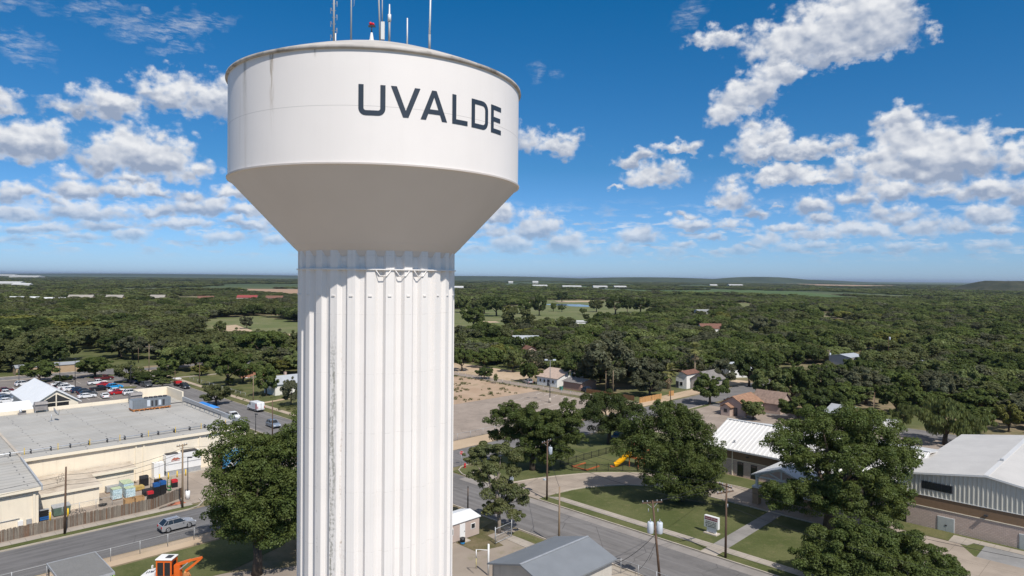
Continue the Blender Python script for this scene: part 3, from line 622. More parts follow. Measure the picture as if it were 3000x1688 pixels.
letter([[((0, 0), (.2, 0)), ((.415, 1), (.5, 1.0))], [((.2, 0), (.2, 0)), ((.5, 1), (.5, .78))], [((1, 0), (.8, 0)), ((.585, 1), (.5, 1))], [((.8, 0), (.8, 0)), ((.5, 1), (.5, .78))], [((.26, .21), (.315, .365)), ((.74, .21), (.685, .365))]], 24.92, 34.61, wA)
wL = .66
letter([rect(0, SW, SW, 1), rect(0, 0, wL, SW)], 36.64, 43.13, wL)
wD = .86; rd = .3
letter([rect(0, 0, SW, 1), rect(SW, 0, wD-rd, SW), rect(SW, 1-SW, wD-rd, 1), rect(wD-SW, rd, wD, 1-rd), corner(wD-rd, rd, rd-SW, rd, 270, 360), corner(wD-rd, 1-rd, rd-SW, rd, 0, 90)], 44.94, 53.43, wD)
wE = .66
letter([rect(0, 0, SW, 1), rect(SW, 0, wE, SW), rect(SW, 1-SW, wE, 1), rect(SW, .5-SW/2, wE-.06, .5+SW/2)], 55.2, 61.9, wE)
# ---------------------------------------------------------------- things on the tank roof
def roof_z(x, y):
    r = min(math.hypot(x-TX, y-TY)/TR, 1); return Z_RIM+.17+2.42*(1-r)*(1+.32*r)-.03
def roof_thing(name, mb_parts, label, cat, x, y, group=None):
    o = bpy.data.objects.new(name, None); COL.objects.link(o); o.location = (x, y, roof_z(x, y)); tag(o, label, cat, group)
    for nm, mb, mt in mb_parts: mb.build(nm, mt, o)
    return o
AG = 'antennas on the tank roof'
whip = pmat('fibreglass_white', (.68, .68, .66), .5); wgrey = pmat('antenna_grey', (.30, .31, .32), .5)
def az_pt(x0, y0, d):                                            # point on the roof along a bearing from the camera
    s = d/math.hypot(x0, y0); return x0*s, y0*s
# dipole mast, left
x, y = az_pt(-8.14, 30.95, 35.2); m1 = MB().cyl(0, 0, 0, 3.4, .05, n=8); dp = []
for k in range(9):
    z = .55+k*.33; sg_ = 1 if k % 2 else -1; m2 = MB()
    m2.tube([(-sg_*.1, 0, z), (sg_*.13, 0, z), (sg_*.13, 0, z+.13), (sg_*.16, 0, z+.13), (sg_*.16, 0, z-.13), (sg_*.13, 0, z-.13)], .014, 5); dp.append(('dipole', m2, wgrey))
roof_thing('dipole_antenna', [('mast', m1, wgrey)] + dp + [('sleeve', MB().cyl(.09, 0, -.05, .75, .035, n=6), whip)], 'grey mast with folded dipoles, leftmost antenna on the tank roof', 'antenna', x, y, AG)
x, y = az_pt(-7.4, 31.13, 35.0); m2 = MB(); m2.tube([(.0, 0, 2.45), (.14, 0, 2.5), (.14, 0, 1.95), (.09, 0, 1.9)], .012, 5)
roof_thing('whip_antenna', [('mast', MB().tube([(0, 0, 0), (0, 0, 3.3)], [.045, .03], 8), wgrey), ('dipole', m2, wgrey)], 'thin grey pole antenna second from left with a small loop near its top', 'antenna', x, y, AG)
x, y = az_pt(-6.13, 31.41, 35.4); m2 = MB().tube([(.09, 0, 1.0), (.09, 0, 2.4)], .03, 6)
roof_thing('whip_antenna', [('mast', MB().tube([(0, 0, 0), (-.12, 0, 3.1)], [.05, .04], 8), wgrey), ('side_rod', m2, wgrey)], 'leaning grey mast with a second rod clamped beside it, right of the red beacon', 'antenna', x, y, AG)
x, y = az_pt(-6.02, 31.43, 34.2)
roof_thing('panel_antenna', [('panel', MB().box(-.085, .085, -.05, .05, .15, 1.0), whip), ('bracket', MB().cyl(.0, .08, -.05, .95, .03, n=6), wgrey)], 'short white box antenna standing next to the leaning mast', 'antenna', x, y, AG)
x, y = az_pt(-5.73, 31.48, 34.6)
roof_thing('whip_antenna', [('mast', MB().cyl(0, 0, 0, 1.25, .055, n=8), wgrey), ('radome', MB().tube([(0, 0, 1.1), (0, 0, 1.45), (0, 0, 1.46), (0, 0, 1.95)], [.085, .085, .04, .028], 8), whip)], 'grey pole antenna topped by a thick white sleeve and rod', 'antenna', x, y, AG)
x, y = az_pt(-4.93, 31.62, 34.3)
roof_thing('whip_antenna', [('rod', MB().tube([(0, 0, 0), (0, 0, 1.42)], [.04, .03], 8), whip)], 'shortest plain white rod antenna, second from right on the tank roof', 'antenna', x, y, AG)
x, y = az_pt(-3.92, 31.76, 33.4)
roof_thing('whip_antenna', [('mast', MB().cyl(0, 0, 0, .8, .06, n=8), wgrey), ('rod', MB().tube([(0, 0, .7), (.04, 0, 2.9)], [.05, .035], 8), whip)], 'tall white rod antenna, rightmost on the tank roof', 'antenna', x, y, AG)
x, y = az_pt(-6.51, 31.33, 34.9)
be = MB().tube([(0, 0, -.05), (0, 0, .18), (0, 0, .5)], [.26, .10, .05], 10)
bl = MB().ball((-.06, 0, .95), (.075, .075, .085)).ball((.07, 0, .92), (.07, .07, .08))
roof_thing('beacon_light', [('base', be, whip), ('stem', MB().cyl(0, 0, .5, .84, .03, n=6), dkmetal), ('lamp', bl, pmat('beacon_red', (.6, .01, .02), .25)), ('bracket', MB().box(-.16, .18, -.05, .05, .78, .86), dkmetal)], 'red aircraft warning light on a little white cone at the roof centre', 'beacon', x, y)
# ================================================================ buildings
def roof_extra(t, tc, c):                                        # store roof: ribbed sheets with dark patches in rows
    x, y, z = t.xyz(tc)
    r = t.m('LESS_THAN', t.m('FRACT', t.m('DIVIDE', y, 1.15)), .14); c = t.mix(t.m('MULTIPLY', r, .5), c, (.17, .165, .15))
    seam = t.m('LESS_THAN', t.m('FRACT', t.m('DIVIDE', t.m('ADD', x, t.m('MULTIPLY', t.noise(tc, .35, 2), 1.6)), 4.6)), .035)
    dash = t.m('LESS_THAN', t.m('FRACT', t.m('DIVIDE', y, 1.7)), .34)
    c = t.mix(t.m('MULTIPLY', t.m('MULTIPLY', seam, dash), .75), c, (.075, .075, .08))
    return t.mix(t.ramp(t.noise(t.vm('MULTIPLY', tc, (.06, .5, 1)), 1.0, 5, .6), .45, .75, 0, .4), c, (.30, .265, .21))
roof_grey = pmat('store_roof_sheet', (.40, .385, .355), .75, .10, .15, extra=roof_extra)
roof_tan = pmat('dirty_membrane_roof', (.50, .43, .345), .85, .12, .35, extra=streak_extra((.24, .185, .13), .75, (.5, .5, .5), .45, .75))
roof_white = pmat('white_sheet_roof', (.74, .74, .73), .4, .03, .4, extra=line_extra(1, .45, .03, .35, (.45, .45, .46)))
metal_grey = pmat('grey_sheet_roof', (.34, .35, .36), .5, .06, .3, metal=.15, extra=line_extra(1, .35, .05, .25, (.2, .2, .21)))
parapet_m = pmat('parapet_sheet', (.40, .41, .42), .5, .06, 1, extra=line_extra(1, .3, .04, .3, (.25, .25, .26)))
st = thing('grocery_store', 'large cream store with wide flat grey roof behind the wooden fence', 'store', 0, 115.7)
X0 = -60.0
w = MB()
w.box(X0, 50.8, 0, .3, 0, 5.72).box(50.5, 50.8, .3, 39.0, 0, 5.72).box(X0, 50.5, 36.0, 36.3, 0, 5.72)
w.box(-60, 18.6, -12.7, -12.4, 0, 4.78).box(18.3, 18.6, -12.4, 0, 0, 4.9)
w.build('wall', cream, st)
mb = MB(); mb.hull8([(X0, -.3, 5.75), (51.0, -.3, 5.75), (51.0, 36.2, 5.95), (X0, 36.2, 5.95), (X0, -.3, 6.0), (51.0, -.3, 6.0), (51.0, 36.2, 6.2), (X0, 36.2, 6.2)])
mb.hull8([(X0, -13.1, 4.8), (18.75, -13.1, 4.8), (18.75, -.31, 5.72), (X0, -.31, 5.72), (X0, -13.1, 5.05), (18.75, -13.1, 5.05), (18.75, -.31, 5.98), (X0, -.31, 5.98)])
mb.build('roof', roof_grey, st)
tr = MB(); tr.box(18.8, 51.02, -.42, -.305, 5.62, 6.03).box(X0, 18.9, -13.22, -13.11, 4.68, 5.1)
for px in (33.4, 34.5, 43.0, 50.45): tr.box(px, px+.22, -.16, -.005, 0, 5.6)
tr.box(18.0, 18.25, -12.86, -12.71, 0, 4.66)
tr.build('gutter', cream_trim, st)
pa = MB(); pa.hull8([(50.81, -.29, 5.7), (51.05, -.29, 5.7), (51.05, 36.5, 5.9), (50.81, 36.5, 5.9), (50.81, -.29, 6.75), (51.05, -.29, 6.75), (51.05, 30.0, 7.15), (50.81, 30.0, 7.15)])
pa.build('parapet', parapet_m, st)
pc = MB(); pc.box(50.79, 51.07, 30.02, 39.3, 5.7, 8.15).box(44.4, 50.78, 39.0, 39.3, 5.7, 8.15).box(44.4, 44.65, 36.2, 38.99, 5.7, 8.15).box(X0, 44.38, 36.32, 36.6, 5.7, 6.85)
pc.build('parapet', cream, st)
mb = MB(); mb.poly([(44.66, 36.2, 6.19), (50.78, 36.2, 6.19), (50.78, 38.99, 6.22), (44.66, 38.99, 6.22)]); mb.build('roof', roof_grey, st)
wp = MB(); wp.hull8([(18.76, -13.3, 4.7), (18.95, -13.3, 4.7), (18.95, .1, 5.6), (18.76, .1, 5.6), (18.76, -13.3, 5.35), (18.95, -13.3, 5.35), (18.95, .1, 6.35), (18.76, .1, 6.35)])
wp.build('parapet', parapet_m, st)
MB().hull8([(18.85, .12, 5.9), (19.2, .12, 5.9), (19.6, 36.0, 5.9), (19.25, 36.0, 5.9), (18.85, .12, 6.14), (19.2, .12, 6.14), (19.6, 36.0, 6.32), (19.25, 36.0, 6.32)]).build('expansion_joint', conc_warm, st)
an = MB(); an.box(18.97, 26.4, -8.5, -.31, 0, 2.6).box(26.41, 32.3, -3.2, -.31, 0, 2.75); an.build('annex_wall', cream, st)
ar = MB(); ar.hull8([(18.96, -8.75, 2.62), (26.65, -8.75, 2.62), (26.65, -.32, 2.95), (18.96, -.32, 2.95), (18.96, -8.75, 2.82), (26.65, -8.75, 2.82), (26.65, -.32, 3.2), (18.96, -.32, 3.2)])
ar.hull8([(26.66, -3.5, 2.8), (32.6, -3.5, 2.8), (32.6, -.32, 3.05), (26.66, -.32, 3.05), (26.66, -3.5, 3.0), (32.6, -3.5, 3.0), (32.6, -.32, 3.25), (26.66, -.32, 3.25)])
ar.build('annex_roof', roof_tan, st)
MB().box(19.0, 26.7, -8.86, -8.755, 2.5, 2.84).build('annex_gutter', cream_trim, st); MB().box(26.7, 32.7, -3.62, -3.51, 2.68, 3.02).build('annex_gutter', cream_trim, st)
# gabled entrance behind
g0 = MB(); pk, ez, gq = 31.0, 7.0, 40.0
g0.poly([(27.3, gq, 5.8), (34.7, gq, 5.8), (34.7, gq, ez), (pk, gq, 9.25), (27.3, gq, ez)]); g0.box(27.3, 27.5, gq+.01, 60, 0, ez).box(34.5, 34.7, gq+.01, 60, 0, ez)
g0.build('gable_wall', cream_trim, st)
gr = MB()
for sx in (-1, 1):
    e = pk+sx*4.2; zE = ez-.3
    gr.hull8([(pk, gq-.35, 9.42), (e, gq-.35, zE), (e, 60, zE), (pk, 60, 9.42), (pk, gq-.35, 9.6), (e, gq-.35, zE+.2), (e, 60, zE+.2), (pk, 60, 9.6)])
gr.build('gable_roof', roof_white, st)
gw = MB(); Y = gq-.02
gw.poly([(28.5, Y, 7.2), (30.9, Y, 7.2), (30.9, Y, 8.6)]).poly([(31.1, Y, 7.2), (33.5, Y, 7.2), (31.1, Y, 8.6)]).poly([(28.9, Y, 5.9), (30.9, Y, 5.9), (30.9, Y, 7.02), (28.9, Y, 7.02)]).poly([(31.1, Y, 5.9), (33.1, Y, 5.9), (33.1, Y, 7.02), (31.1, Y, 7.02)])
gw.build('gable_window', glass_dk, st)
MB().hull8([(X0, 36.7, 6.1), (27.0, 36.7, 6.1), (27.0, 42, 7.5), (X0, 42, 7.5), (X0, 36.7, 6.3), (27.0, 36.7, 6.3), (27.0, 42, 7.7), (X0, 42, 7.7)]).build('mansard_roof', roof_white, st)
# things on the store roof
ch = thing('rooftop_chiller', 'long grey rooftop chiller with rusty base and fans on the store roof', 'chiller', 40.2, 140.6, 6.12)
MB().box(0, 6.7, .0, 2.3, .45, 2.15).build('housing', pmat('chiller_grey', (.17, .19, .21), .5, .08, 1.5, extra=line_extra(0, .42, .03, .35, (.08, .09, .1))), ch)
b = MB(); b.box(-.05, 6.75, -.05, 2.35, .25, .45)
for k in range(8): b.box(.1+k*.9, .3+k*.9, -.04, 2.3, 0, .25)
b.build('base', rust, ch)
for k in range(5): MB().cyl(2.6+k*.85, 1.15, 2.15, 2.38, .37, n=14).build('fan', dkmetal, ch)
for a, c_ in ((3.2, 3.55), (3.9, 4.3), (5.2, 5.6)): MB().box(a, c_, -.02, .0, .7, 1.8).build('vent', dkmetal, ch)
MB().box(2.45, 3.0, -.06, 0, .75, 1.95).build('control_cabinet', tank_grey, ch); MB().box(4.5, 4.95, -.05, 0, .8, 1.8).build('control_cabinet', tank_grey, ch); MB().box(-.02, 0, .2, 2.1, .5, 2.1).build('end_panel', tank_grey, ch)
acm = pmat('ac_unit_grey', (.25, .23, .22), .6, .2, 2)
def hvac(p, q, lab, s=1.0):
    o = thing('air_conditioner', lab, 'air conditioner', p, q, 6.16)
    MB().box(0, 2.0*s, 0, 1.3*s, .45, 1.5*s).build('housing', acm, o)
    MB().hull8([(.0, -.25, 1.55*s), (2.1*s, -.25, 1.55*s), (2.1*s, 1.3*s, 1.55*s), (0, 1.3*s, 1.55*s), (.1, .1, 1.95*s), (2*s, .1, 1.95*s), (2*s, 1.2*s, 1.95*s), (.1, 1.2*s, 1.95*s)]).build('hood', acm, o)
    for a in (.05, 1.85*s):
        for c in (.05, 1.15*s): MB().box(a, a+.1, c, c+.1, 0, .45).build('leg', galv, o)
hvac(26.7, 151.0, 'brown grey evaporative cooler on the store roof in front of the glazed gable'); hvac(42.2, 149.2, 'brown grey cooler behind the long chiller on the store roof', 1.1)
fl = thing('roof_fan', 'small broken looking vent machinery on the store roof left of the cooler', 'vent', 24.2, 150.8, 6.16)
MB().box(0, 1.2, 0, .8, 0, .35).build('housing', acm, fl); MB().cyl(.4, .4, .35, .9, .25, n=10).build('duct', galv, fl); MB().cbox((.9, .4, .55), (.5, .4, .3), .4).build('motor', dkmetal, fl)
ds = thing('satellite_dish', 'grey satellite dish on a post standing alone on the store roof', 'satellite dish', 27.4, 141.2, 6.14)
MB().cyl(0, 0, 0, 1.25, .07).box(-.3, .3, -.3, .3, 0, .1).build('post', galv, ds)
dm = MB(); Mx = Matrix.Translation((.45, -.1, 1.55)) @ Matrix.Rotation(D2R(62), 4, Vector((.2, 1, 0)))
rings = [[Mx @ Vector((r*math.cos(a*.449), r*math.sin(a*.449), .38*r*r)) for a in range(14)] for r in (.02, .35, .62, .85)]
for k in range(3):
    for j in range(14): dm.poly([rings[k][j], rings[k][(j+1) % 14], rings[k+1][(j+1) % 14], rings[k+1][j]], 0, True)
dm.build('reflector', galv, ds); MB().tube([Mx @ Vector((.8, 0, .25)), Mx @ Vector((0, 0, .8))], .025, 6).build('feed_arm', dkmetal, ds)
pr = thing('pipe_run', 'silver insulated pipe on stands along the front edge of the store roof', 'pipe', 0, 118.3, 6.05)
b = MB(); b.tube([(-10, 0, .42), (50, 0, .42)], .085, 8).tube([(-10, .35, .32), (50, .35, .32)], .05, 6); b.build('pipe', pmat('foil_lagging', (.55, .56, .57), .3, .1, 2, metal=.5), pr)
for k in range(25):
    x = -9+k*2.45; MB().box(x, x+.12, -.15, .5, 0, .55).build('stand', dkmetal, pr)
for k in range(14):
    x = -5+k*4.1; MB().box(x, x+.07, -.22, -.15, 0, .95).build('marker', yellow, pr)
pr = thing('pipe_run', 'black pipe on stands along the right parapet of the store roof up to the chiller', 'pipe', 49.8, 119.5, 6.05)
MB().tube([(0, 4.5, .1), (0, 4.5, .75), (0, 14, .75), (0, 21.8, .75), (-2.9, 21.8, .75)], .08, 8).build('pipe', dkmetal, pr)
for k in range(8): MB().box(-.06, .06, 5.2+k*2.2, 5.35+k*2.2, 0, .7).build('stand', galv, pr)
# refrigeration plant by the store wall
pl = slab('plinth', [(35.4, 113.9), (45.5, 113.9), (45.5, 115.65), (35.4, 115.65)], .02, .18, conc)
o = thing('electrical_cabinet', 'smaller plain white cabinet beside the white refrigeration unit at the store wall', 'cabinet', 35.7, 114.4, .18)
MB().box(0, 1.5, 0, 1.1, 0, 2.3).build('housing', white, o); MB().box(.74, .76, -.015, 0, .1, 2.2).build('door_gap', dkmetal, o)
o = thing('refrigeration_unit', 'big white refrigeration unit with louvred top against the cream store wall', 'refrigeration unit', 37.4, 114.2, .18)
MB().box(0, 5.4, 0, 1.35, .75, 3.25).build('housing', white, o); MB().box(.05, 5.35, .05, 1.3, 0, .75).build('base', galv, o)
t_ = MB(); t_.box(.15, 1.9, .15, 1.2, 3.25, 3.4).box(2.6, 4.8, .15, 1.2, 3.25, 3.5); t_.build('louvre', dkmetal, o); MB().box(0, 5.4, -.02, 0, 1.72, 1.84).build('rail', galv, o)
lg = MB(); lg.poly([(.75, -.024, 2.35), (2.15, -.024, 2.4), (2.0, -.024, 2.55), (1.7, -.024, 2.72), (1.45, -.024, 2.66), (1.25, -.024, 2.78), (.95, -.024, 2.6)]).box(.8, 2.1, -.026, -.02, 2.2, 2.28)
lg.build('emblem', pmat('emblem_brown', (.42, .14, .09), .6), o)
for k, (pp, lab) in enumerate(((36.1, 'left end of the row before the white units'), (37.4, 'second from left before the white units'), (38.7, 'third from left before the white units'), (40.0, 'by the wooden pole, fourth before the white units'))):
    single('bollard', MB().cyl(0, 0, 0, .95, .09, n=10).ball((0, 0, .95), .09), yellow, 'yellow bollard ' + lab, 'bollard', pp, 113.1, .02, group='yellow bollards in the service yard')
for pp, qq, lab in ((22.0, 104.0, 'behind the fence beside the bicycle'), (20.0, 103.9, 'behind the fence beside the drinks cooler'), (33.6, 112.2, 'among the black trolleys in the yard')):
    single('bollard', MB().cyl(0, 0, 0, 1.15, .1, n=10).ball((0, 0, 1.15), .1), yellow, 'yellow bollard ' + lab, 'bollard', pp, qq, .02, group='yellow bollards in the service yard')
# ---------------------------------------------------------------- church
std = pmat('standing_seam_white', (.60, .585, .56), .35, .03, .3)
trim_w = pmat('white_trim', (.66, .66, .64), .5)
chh = thing('church_hall', 'long low church hall with white ribbed roof, brown band and stone walls', 'church', 104.6, 26.5)
L = 31.0
MB().box(0, .3, 0, L, 0, 2.6).box(.31, 14, L-.3, L, 0, 2.6).build('stone_wall', brick_tan, chh)
MB().box(-.05, .3, 0, L+.05, 2.605, 4.2).build('brown_band', brown_band, chh)
b = MB(); b.poly([(.3, L+.02, 2.6), (14, L+.02, 2.6), (14, L+.02, 4.2), (7.4, L+.02, 7.1), (.3, L+.02, 4.2)][::-1]); b.build('gable_wall', brown_band, chh)
MB().box(-.09, -.051, 0, L+.1, 2.56, 2.66).build('trim', cream_trim, chh)
r = MB(); e0, rz, rp = (-.65, 4.2), 7.4, 7.5
r.hull8([(e0[0], 0, e0[1]), (rp, 0, rz-.14), (rp, L+.5, rz-.14), (e0[0], L+.5, e0[1]), (e0[0], 0, e0[1]+.14), (rp, 0, rz), (rp, L+.5, rz), (e0[0], L+.5, e0[1]+.14)])
r.hull8([(rp+.01, 0, rz-.14), (14.6, 0, 6.3), (14.6, 21, 6.3), (rp+.01, L+.4, rz-.14), (rp+.01, 0, rz), (14.6, 0, 6.44), (14.6, 21, 6.44), (rp+.01, L+.4, rz)])
n = int(L/.72)
for k in range(n+1):
    y = .2+k*.72; r.hull8([(e0[0], y, e0[1]+.1), (e0[0], y+.09, e0[1]+.1), (rp, y+.09, rz-.02), (rp, y, rz-.02), (e0[0], y, e0[1]+.24), (e0[0], y+.09, e0[1]+.24), (rp, y+.09, rz+.1), (rp, y, rz+.1)], 1)
r.build('roof', [std, pmat('seam_rib_lit_white', (.80, .78, .75), .4)], chh)  # ribs coloured paler than the pans, painting in the shading between ribs
MB().box(rp-.2, rp+.2, 0, L+.5, rz+.1, rz+.15).build('ridge_cap', trim_w, chh); MB().box(-.78, -.66, 0, L+.5, 4.1, 4.34).build('gutter', galv, chh)
for y in (26.6, 13.0, 5.0): MB().box(-.12, -.02, y-.07, y+.07, 0, 4.1).build('downspout', cream_trim, chh)
for y, z1 in ((24.7, 2.35), (22.4, 2.3), (8.5, 2.3), (5.5, 2.3), (2.6, 2.3)):
    f = MB().box(-.03, .02, y, y+1.05, .1, z1).build('window', dkmetal, chh); MB().box(-.05, -.031, y+.08, y+.97, .18, z1-.08).build('pane', glass_dk, f)
f = MB().box(-.03, .02, 12, 15, .05, 2.4).build('door', dkmetal, chh); MB().box(-.05, -.031, 12.1, 13.45, .1, 2.3).box(-.05, -.031, 13.55, 14.9, .1, 2.3).build('pane', glass_dk, f)
for y in (26.0+.9, 10.0): MB().cbox((1.2, y, 5.2), (.25, .25, .5)).build('vent_pipe', galv, chh)
MB().cbox((-.2, 24.0, 3.4), (.25, .35, .14)).build('wall_lamp', dkmetal, chh)
cp = thing('entrance_canopy', 'white gabled drive-through canopy on stone pillars before the church hall', 'canopy', 93.6, 40.1)
for sy in (-1, 1):
    f = MB().box(-.45, .45, sy*3.65-.45, sy*3.65+.45, 0, 2.4).build('pillar', pmat('canopy_stone', (.40, .28, .18), .9, extra=brick_extra(.34, .18, (.42, .29, .18), (.36, .24, .15), (.24, .18, .13)), bump=.4), cp)
    MB().box(-.52, .52, sy*3.65-.52, sy*3.65+.52, 2.4, 2.65).build('cap', trim_w, f); MB().box(-.16, .16, sy*3.65-.16, sy*3.65+.16, 2.65, 4.15).build('post', trim_w, f)
r = MB()
for sy in (-1, 1): r.hull8([(-.7, 0, 5.72), (-.7, sy*4.2, 4.15), (10.9, sy*4.2, 4.15), (10.9, 0, 5.72), (-.7, 0, 5.9), (-.7, sy*4.2, 4.32), (10.9, sy*4.2, 4.32), (10.9, 0, 5.9)][::1])
r.build('roof', std, cp)
tt = MB()
for xx in (-.3, 4.5):
    tt.beam((xx, -3.8, 4.1), (xx, 3.8, 4.1), .18).beam((xx, 0, 4.15), (xx, 0, 5.65), .16).beam((xx, -3.6, 4.2), (xx, 0, 5.6), .16).beam((xx, 3.6, 4.2), (xx, 0, 5.6), .16).beam((xx, 0, 4.15), (xx, 1.9, 4.9), .14).beam((xx, 0, 4.15), (xx, -1.9, 4.9), .14)
tt.build('truss', trim_w, cp)
for sy in (-1, 1): MB().beam((-.3, sy*3.65, 4.0), (10.7, sy*3.65, 4.0), .2).build('beam', trim_w, cp)
# gym
gy = thing('gymnasium', 'tall gymnasium with ribbed grey upper wall, brown band, stone base and grey roof', 'gymnasium', 100.8, 9.0)
GL, GD = 17.5, 31.5
MB().box(0, .3, 0, GL, 0, 2.7).box(.31, GD, GL-.3, GL, 0, 2.7).box(.31, GD, 0, .3, 0, 2.7).build('stone_wall', brick_tan, gy)
MB().box(-.04, .3, -.04, GL+.04, 2.705, 4.2).box(.31, GD, GL-.3, GL+.04, 2.705, 4.2).build('brown_band', brown_band, gy)
MB().box(-.08, -.041, -.1, GL+.08, 2.66, 2.76).build('trim', cream_trim, gy)
gm = pmat('ribbed_wall_grey', (.53, .515, .455), .5, .03, 1)
b = MB(); b.poly([(-.02, 0, 4.2), (-.02, GL, 4.2), (-.02, GL, 6.65), (-.02, GL/2, 8.0), (-.02, 0, 6.65)][::-1]); b.box(0, GD, GL-.2, GL, 4.205, 6.6).box(0, GD, 0, .2, 4.205, 6.6)
for k in range(36):
    y = .2+k*.49; zt = 8.0-(abs(y+.08-GL/2)/(GL/2))*1.35-.06
    b.hull8([(-.10, y+.03, 4.2), (-.021, y, 4.2), (-.021, y+.17, 4.2), (-.10, y+.14, 4.2), (-.10, y+.03, zt), (-.021, y, zt), (-.021, y+.17, zt), (-.10, y+.14, zt)])
b.build('metal_wall', gm, gy); MB().box(-.13, -.045, -.05, GL+.05, 4.15, 4.22).build('flashing', trim_w, gy)
r = MB(); gr_m = pmat('gym_roof_sheet', (.52, .495, .46), .5, .06, .35, extra=line_extra(0, .32, .03, .22, (.36, .36, .37)))
for sy in (0, 1):
    e = -.35 if sy == 0 else GL+.35
    r.hull8([(-.3, e, 6.6), (GD, e, 6.6), (GD, GL/2, 8.02), (-.3, GL/2, 8.02), (-.3, e, 6.78), (GD, e, 6.78), (GD, GL/2, 8.2), (-.3, GL/2, 8.2)])
r.build('roof', gr_m, gy); MB().box(-.32, GD, GL/2-.28, GL/2+.28, 8.16, 8.24).build('ridge_cap', std, gy)
rk = MB(); rk.beam((-.34, -.35, 6.68), (-.34, GL/2, 8.1), .06, .24).beam((-.34, GL+.35, 6.68), (-.34, GL/2, 8.1), .06, .24); rk.build('verge_trim', trim_w, gy)
f = MB().box(-.13, -.06, 12.3, 15.75, 5.05, 6.05).build('window', dkmetal, gy); MB().box(-.15, -.131, 12.4, 13.45, 5.13, 5.97).box(-.15, -.131, 13.5, 14.55, 5.13, 5.97).box(-.15, -.131, 14.6, 15.65, 5.13, 5.97).build('pane', glass_dk, f)
dg = pmat('door_grey', (.40, .42, .40), .5, .03, 2)
for y0, y1 in ((12.1, 13.85), (3.6, 5.3)):
    f = MB().box(-.05, .02, y0-.08, y1+.08, 0, 1.9).build('door_frame', trim_w, gy)
    d = MB().box(-.08, -.051, y0, (y0+y1)/2-.01, .02, 1.84).box(-.08, -.051, (y0+y1)/2+.01, y1, .02, 1.84).build('door', dg, gy); MB().box(-.12, -.081, (y0+y1)/2-.13, (y0+y1)/2+.1, .8, .95).build('handle', dkmetal, d)
MB().cbox((-.25, 8.7, 3.25), (.35, .4, .16)).build('wall_lamp', dkmetal, gy)
MB().box(9.2, 9.6, GL/2-.2, GL/2+.2, 8.2, 8.5).build('vent_pipe', galv, gy)
# ---------------------------------------------------------------- small buildings
shed_roof = pmat('blue_grey_roof_sheet', (.20, .213, .228), .5, .05, .6, metal=.1, extra=line_extra(0, .3, .03, .22, (.17, .18, .19)))
block = pmat('painted_block_wall', (.50, .46, .40), .85, .06, .8, extra=streak_extra((.3, .27, .23), .4))
sh = thing('storage_shed', 'grey gable roofed shed with cream walls in the near corner below the tower', 'shed', 46.3, 41.2)
SL, SW_ = 10.3, 8.2
MB().box(.35, SL-.3, .35, .55, 0, 3.35).box(.35, SL-.3, SW_-.55, SW_-.35, 0, 3.35).poly([(.35, .35, 0), (.35, SW_-.35, 0), (.35, SW_-.35, 3.35), (.35, SW_*.45, 4.5), (.35, .35, 3.35)][::-1]).box(SL-.5, SL-.31, .56, SW_-.56, 0, 3.35).build('wall', block, sh)
r = MB(); ry = SW_*.45
r.hull8([(0, -.1, 3.35), (SL, -.1, 3.35), (SL, ry, 4.62), (0, ry, 4.62), (0, -.1, 3.5), (SL, -.1, 3.5), (SL, ry, 4.77), (0, ry, 4.77)]); r.hull8([(0, SW_+.1, 3.35), (SL, SW_+.1, 3.35), (SL, ry, 4.62), (0, ry, 4.62), (0, SW_+.1, 3.5), (SL, SW_+.1, 3.5), (SL, ry, 4.77), (0, ry, 4.77)])
r.build('roof', shed_roof, sh); MB().box(0, SL, ry-.12, ry+.12, 4.765, 4.80).build('ridge_cap', galv, sh)
def simple_window(par, x0, x1, y, z0, z1, axis='y', s=-1):
    if axis == 'y': f = MB().box(x0, x1, *sorted((y, y+s*.05)), z0, z1).build('window', white, par); MB().box(x0+.07, x1-.07, *sorted((y+s*.051, y+s*.06)), z0+.07, z1-.07).build('pane', glass_dk, f)
    else: f = MB().box(*sorted((y, y+s*.05)), x0, x1, z0, z1).build('window', white, par); MB().box(*sorted((y+s*.051, y+s*.06)), x0+.07, x1-.07, z0+.07, z1-.07).build('pane', glass_dk, f)
pink = pmat('pinkish_siding', (.46, .37, .32), .8, .05, .8, extra=line_extra(0, .3, .03, .2, (.3, .24, .21)))
mh = thing('mobile_home', 'pinkish mobile home with a flat white roof right of the column', 'mobile home', 46.0, 62.5)
MB().box(0, 11.1, 0, 3.6, .1, 2.25).build('wall', pink, mh)
MB().hull8([(-.1, -.15, 2.26), (11.25, -.15, 2.26), (11.25, 3.75, 2.26), (-.1, 3.75, 2.26), (-.1, -.15, 2.34), (11.25, -.15, 2.34), (11.25, 1.9, 2.75), (-.1, 1.9, 2.75)]).build('roof', roof_white, mh)
simple_window(mh, 5.9, 6.9, 0, 1.0, 1.8); simple_window(mh, 9.7, 10.4, 0, 1.0, 1.7)
d = MB().box(7.9, 8.75, -.05, 0, .15, 2.05).build('door', white, mh); MB().box(8.6, 8.68, -.09, -.05, 1.0, 1.1).build('handle', dkmetal, d)
MB().box(7.8, 8.9, -.9, -.06, 0, .14).build('step', conc, mh)
m2 = thing('mobile_home', 'mobile home with pale blue grey roof behind the pinkish one', 'mobile home', 45.0, 67.8)
MB().box(0, 11.0, 0, 3.6, .1, 2.3).build('wall', white, m2)
MB().hull8([(-.1, -.15, 2.31), (11.1, -.15, 2.31), (11.1, 3.75, 2.31), (-.1, 3.75, 2.31), (-.1, -.15, 2.4), (11.1, -.15, 2.4), (11.1, 1.9, 2.85), (-.1, 1.9, 2.85)]).build('roof', pmat('pale_blue_roof', (.36, .41, .47), .45, .06, 1), m2); simple_window(m2, 9, 10, 0, 1.0, 1.8)
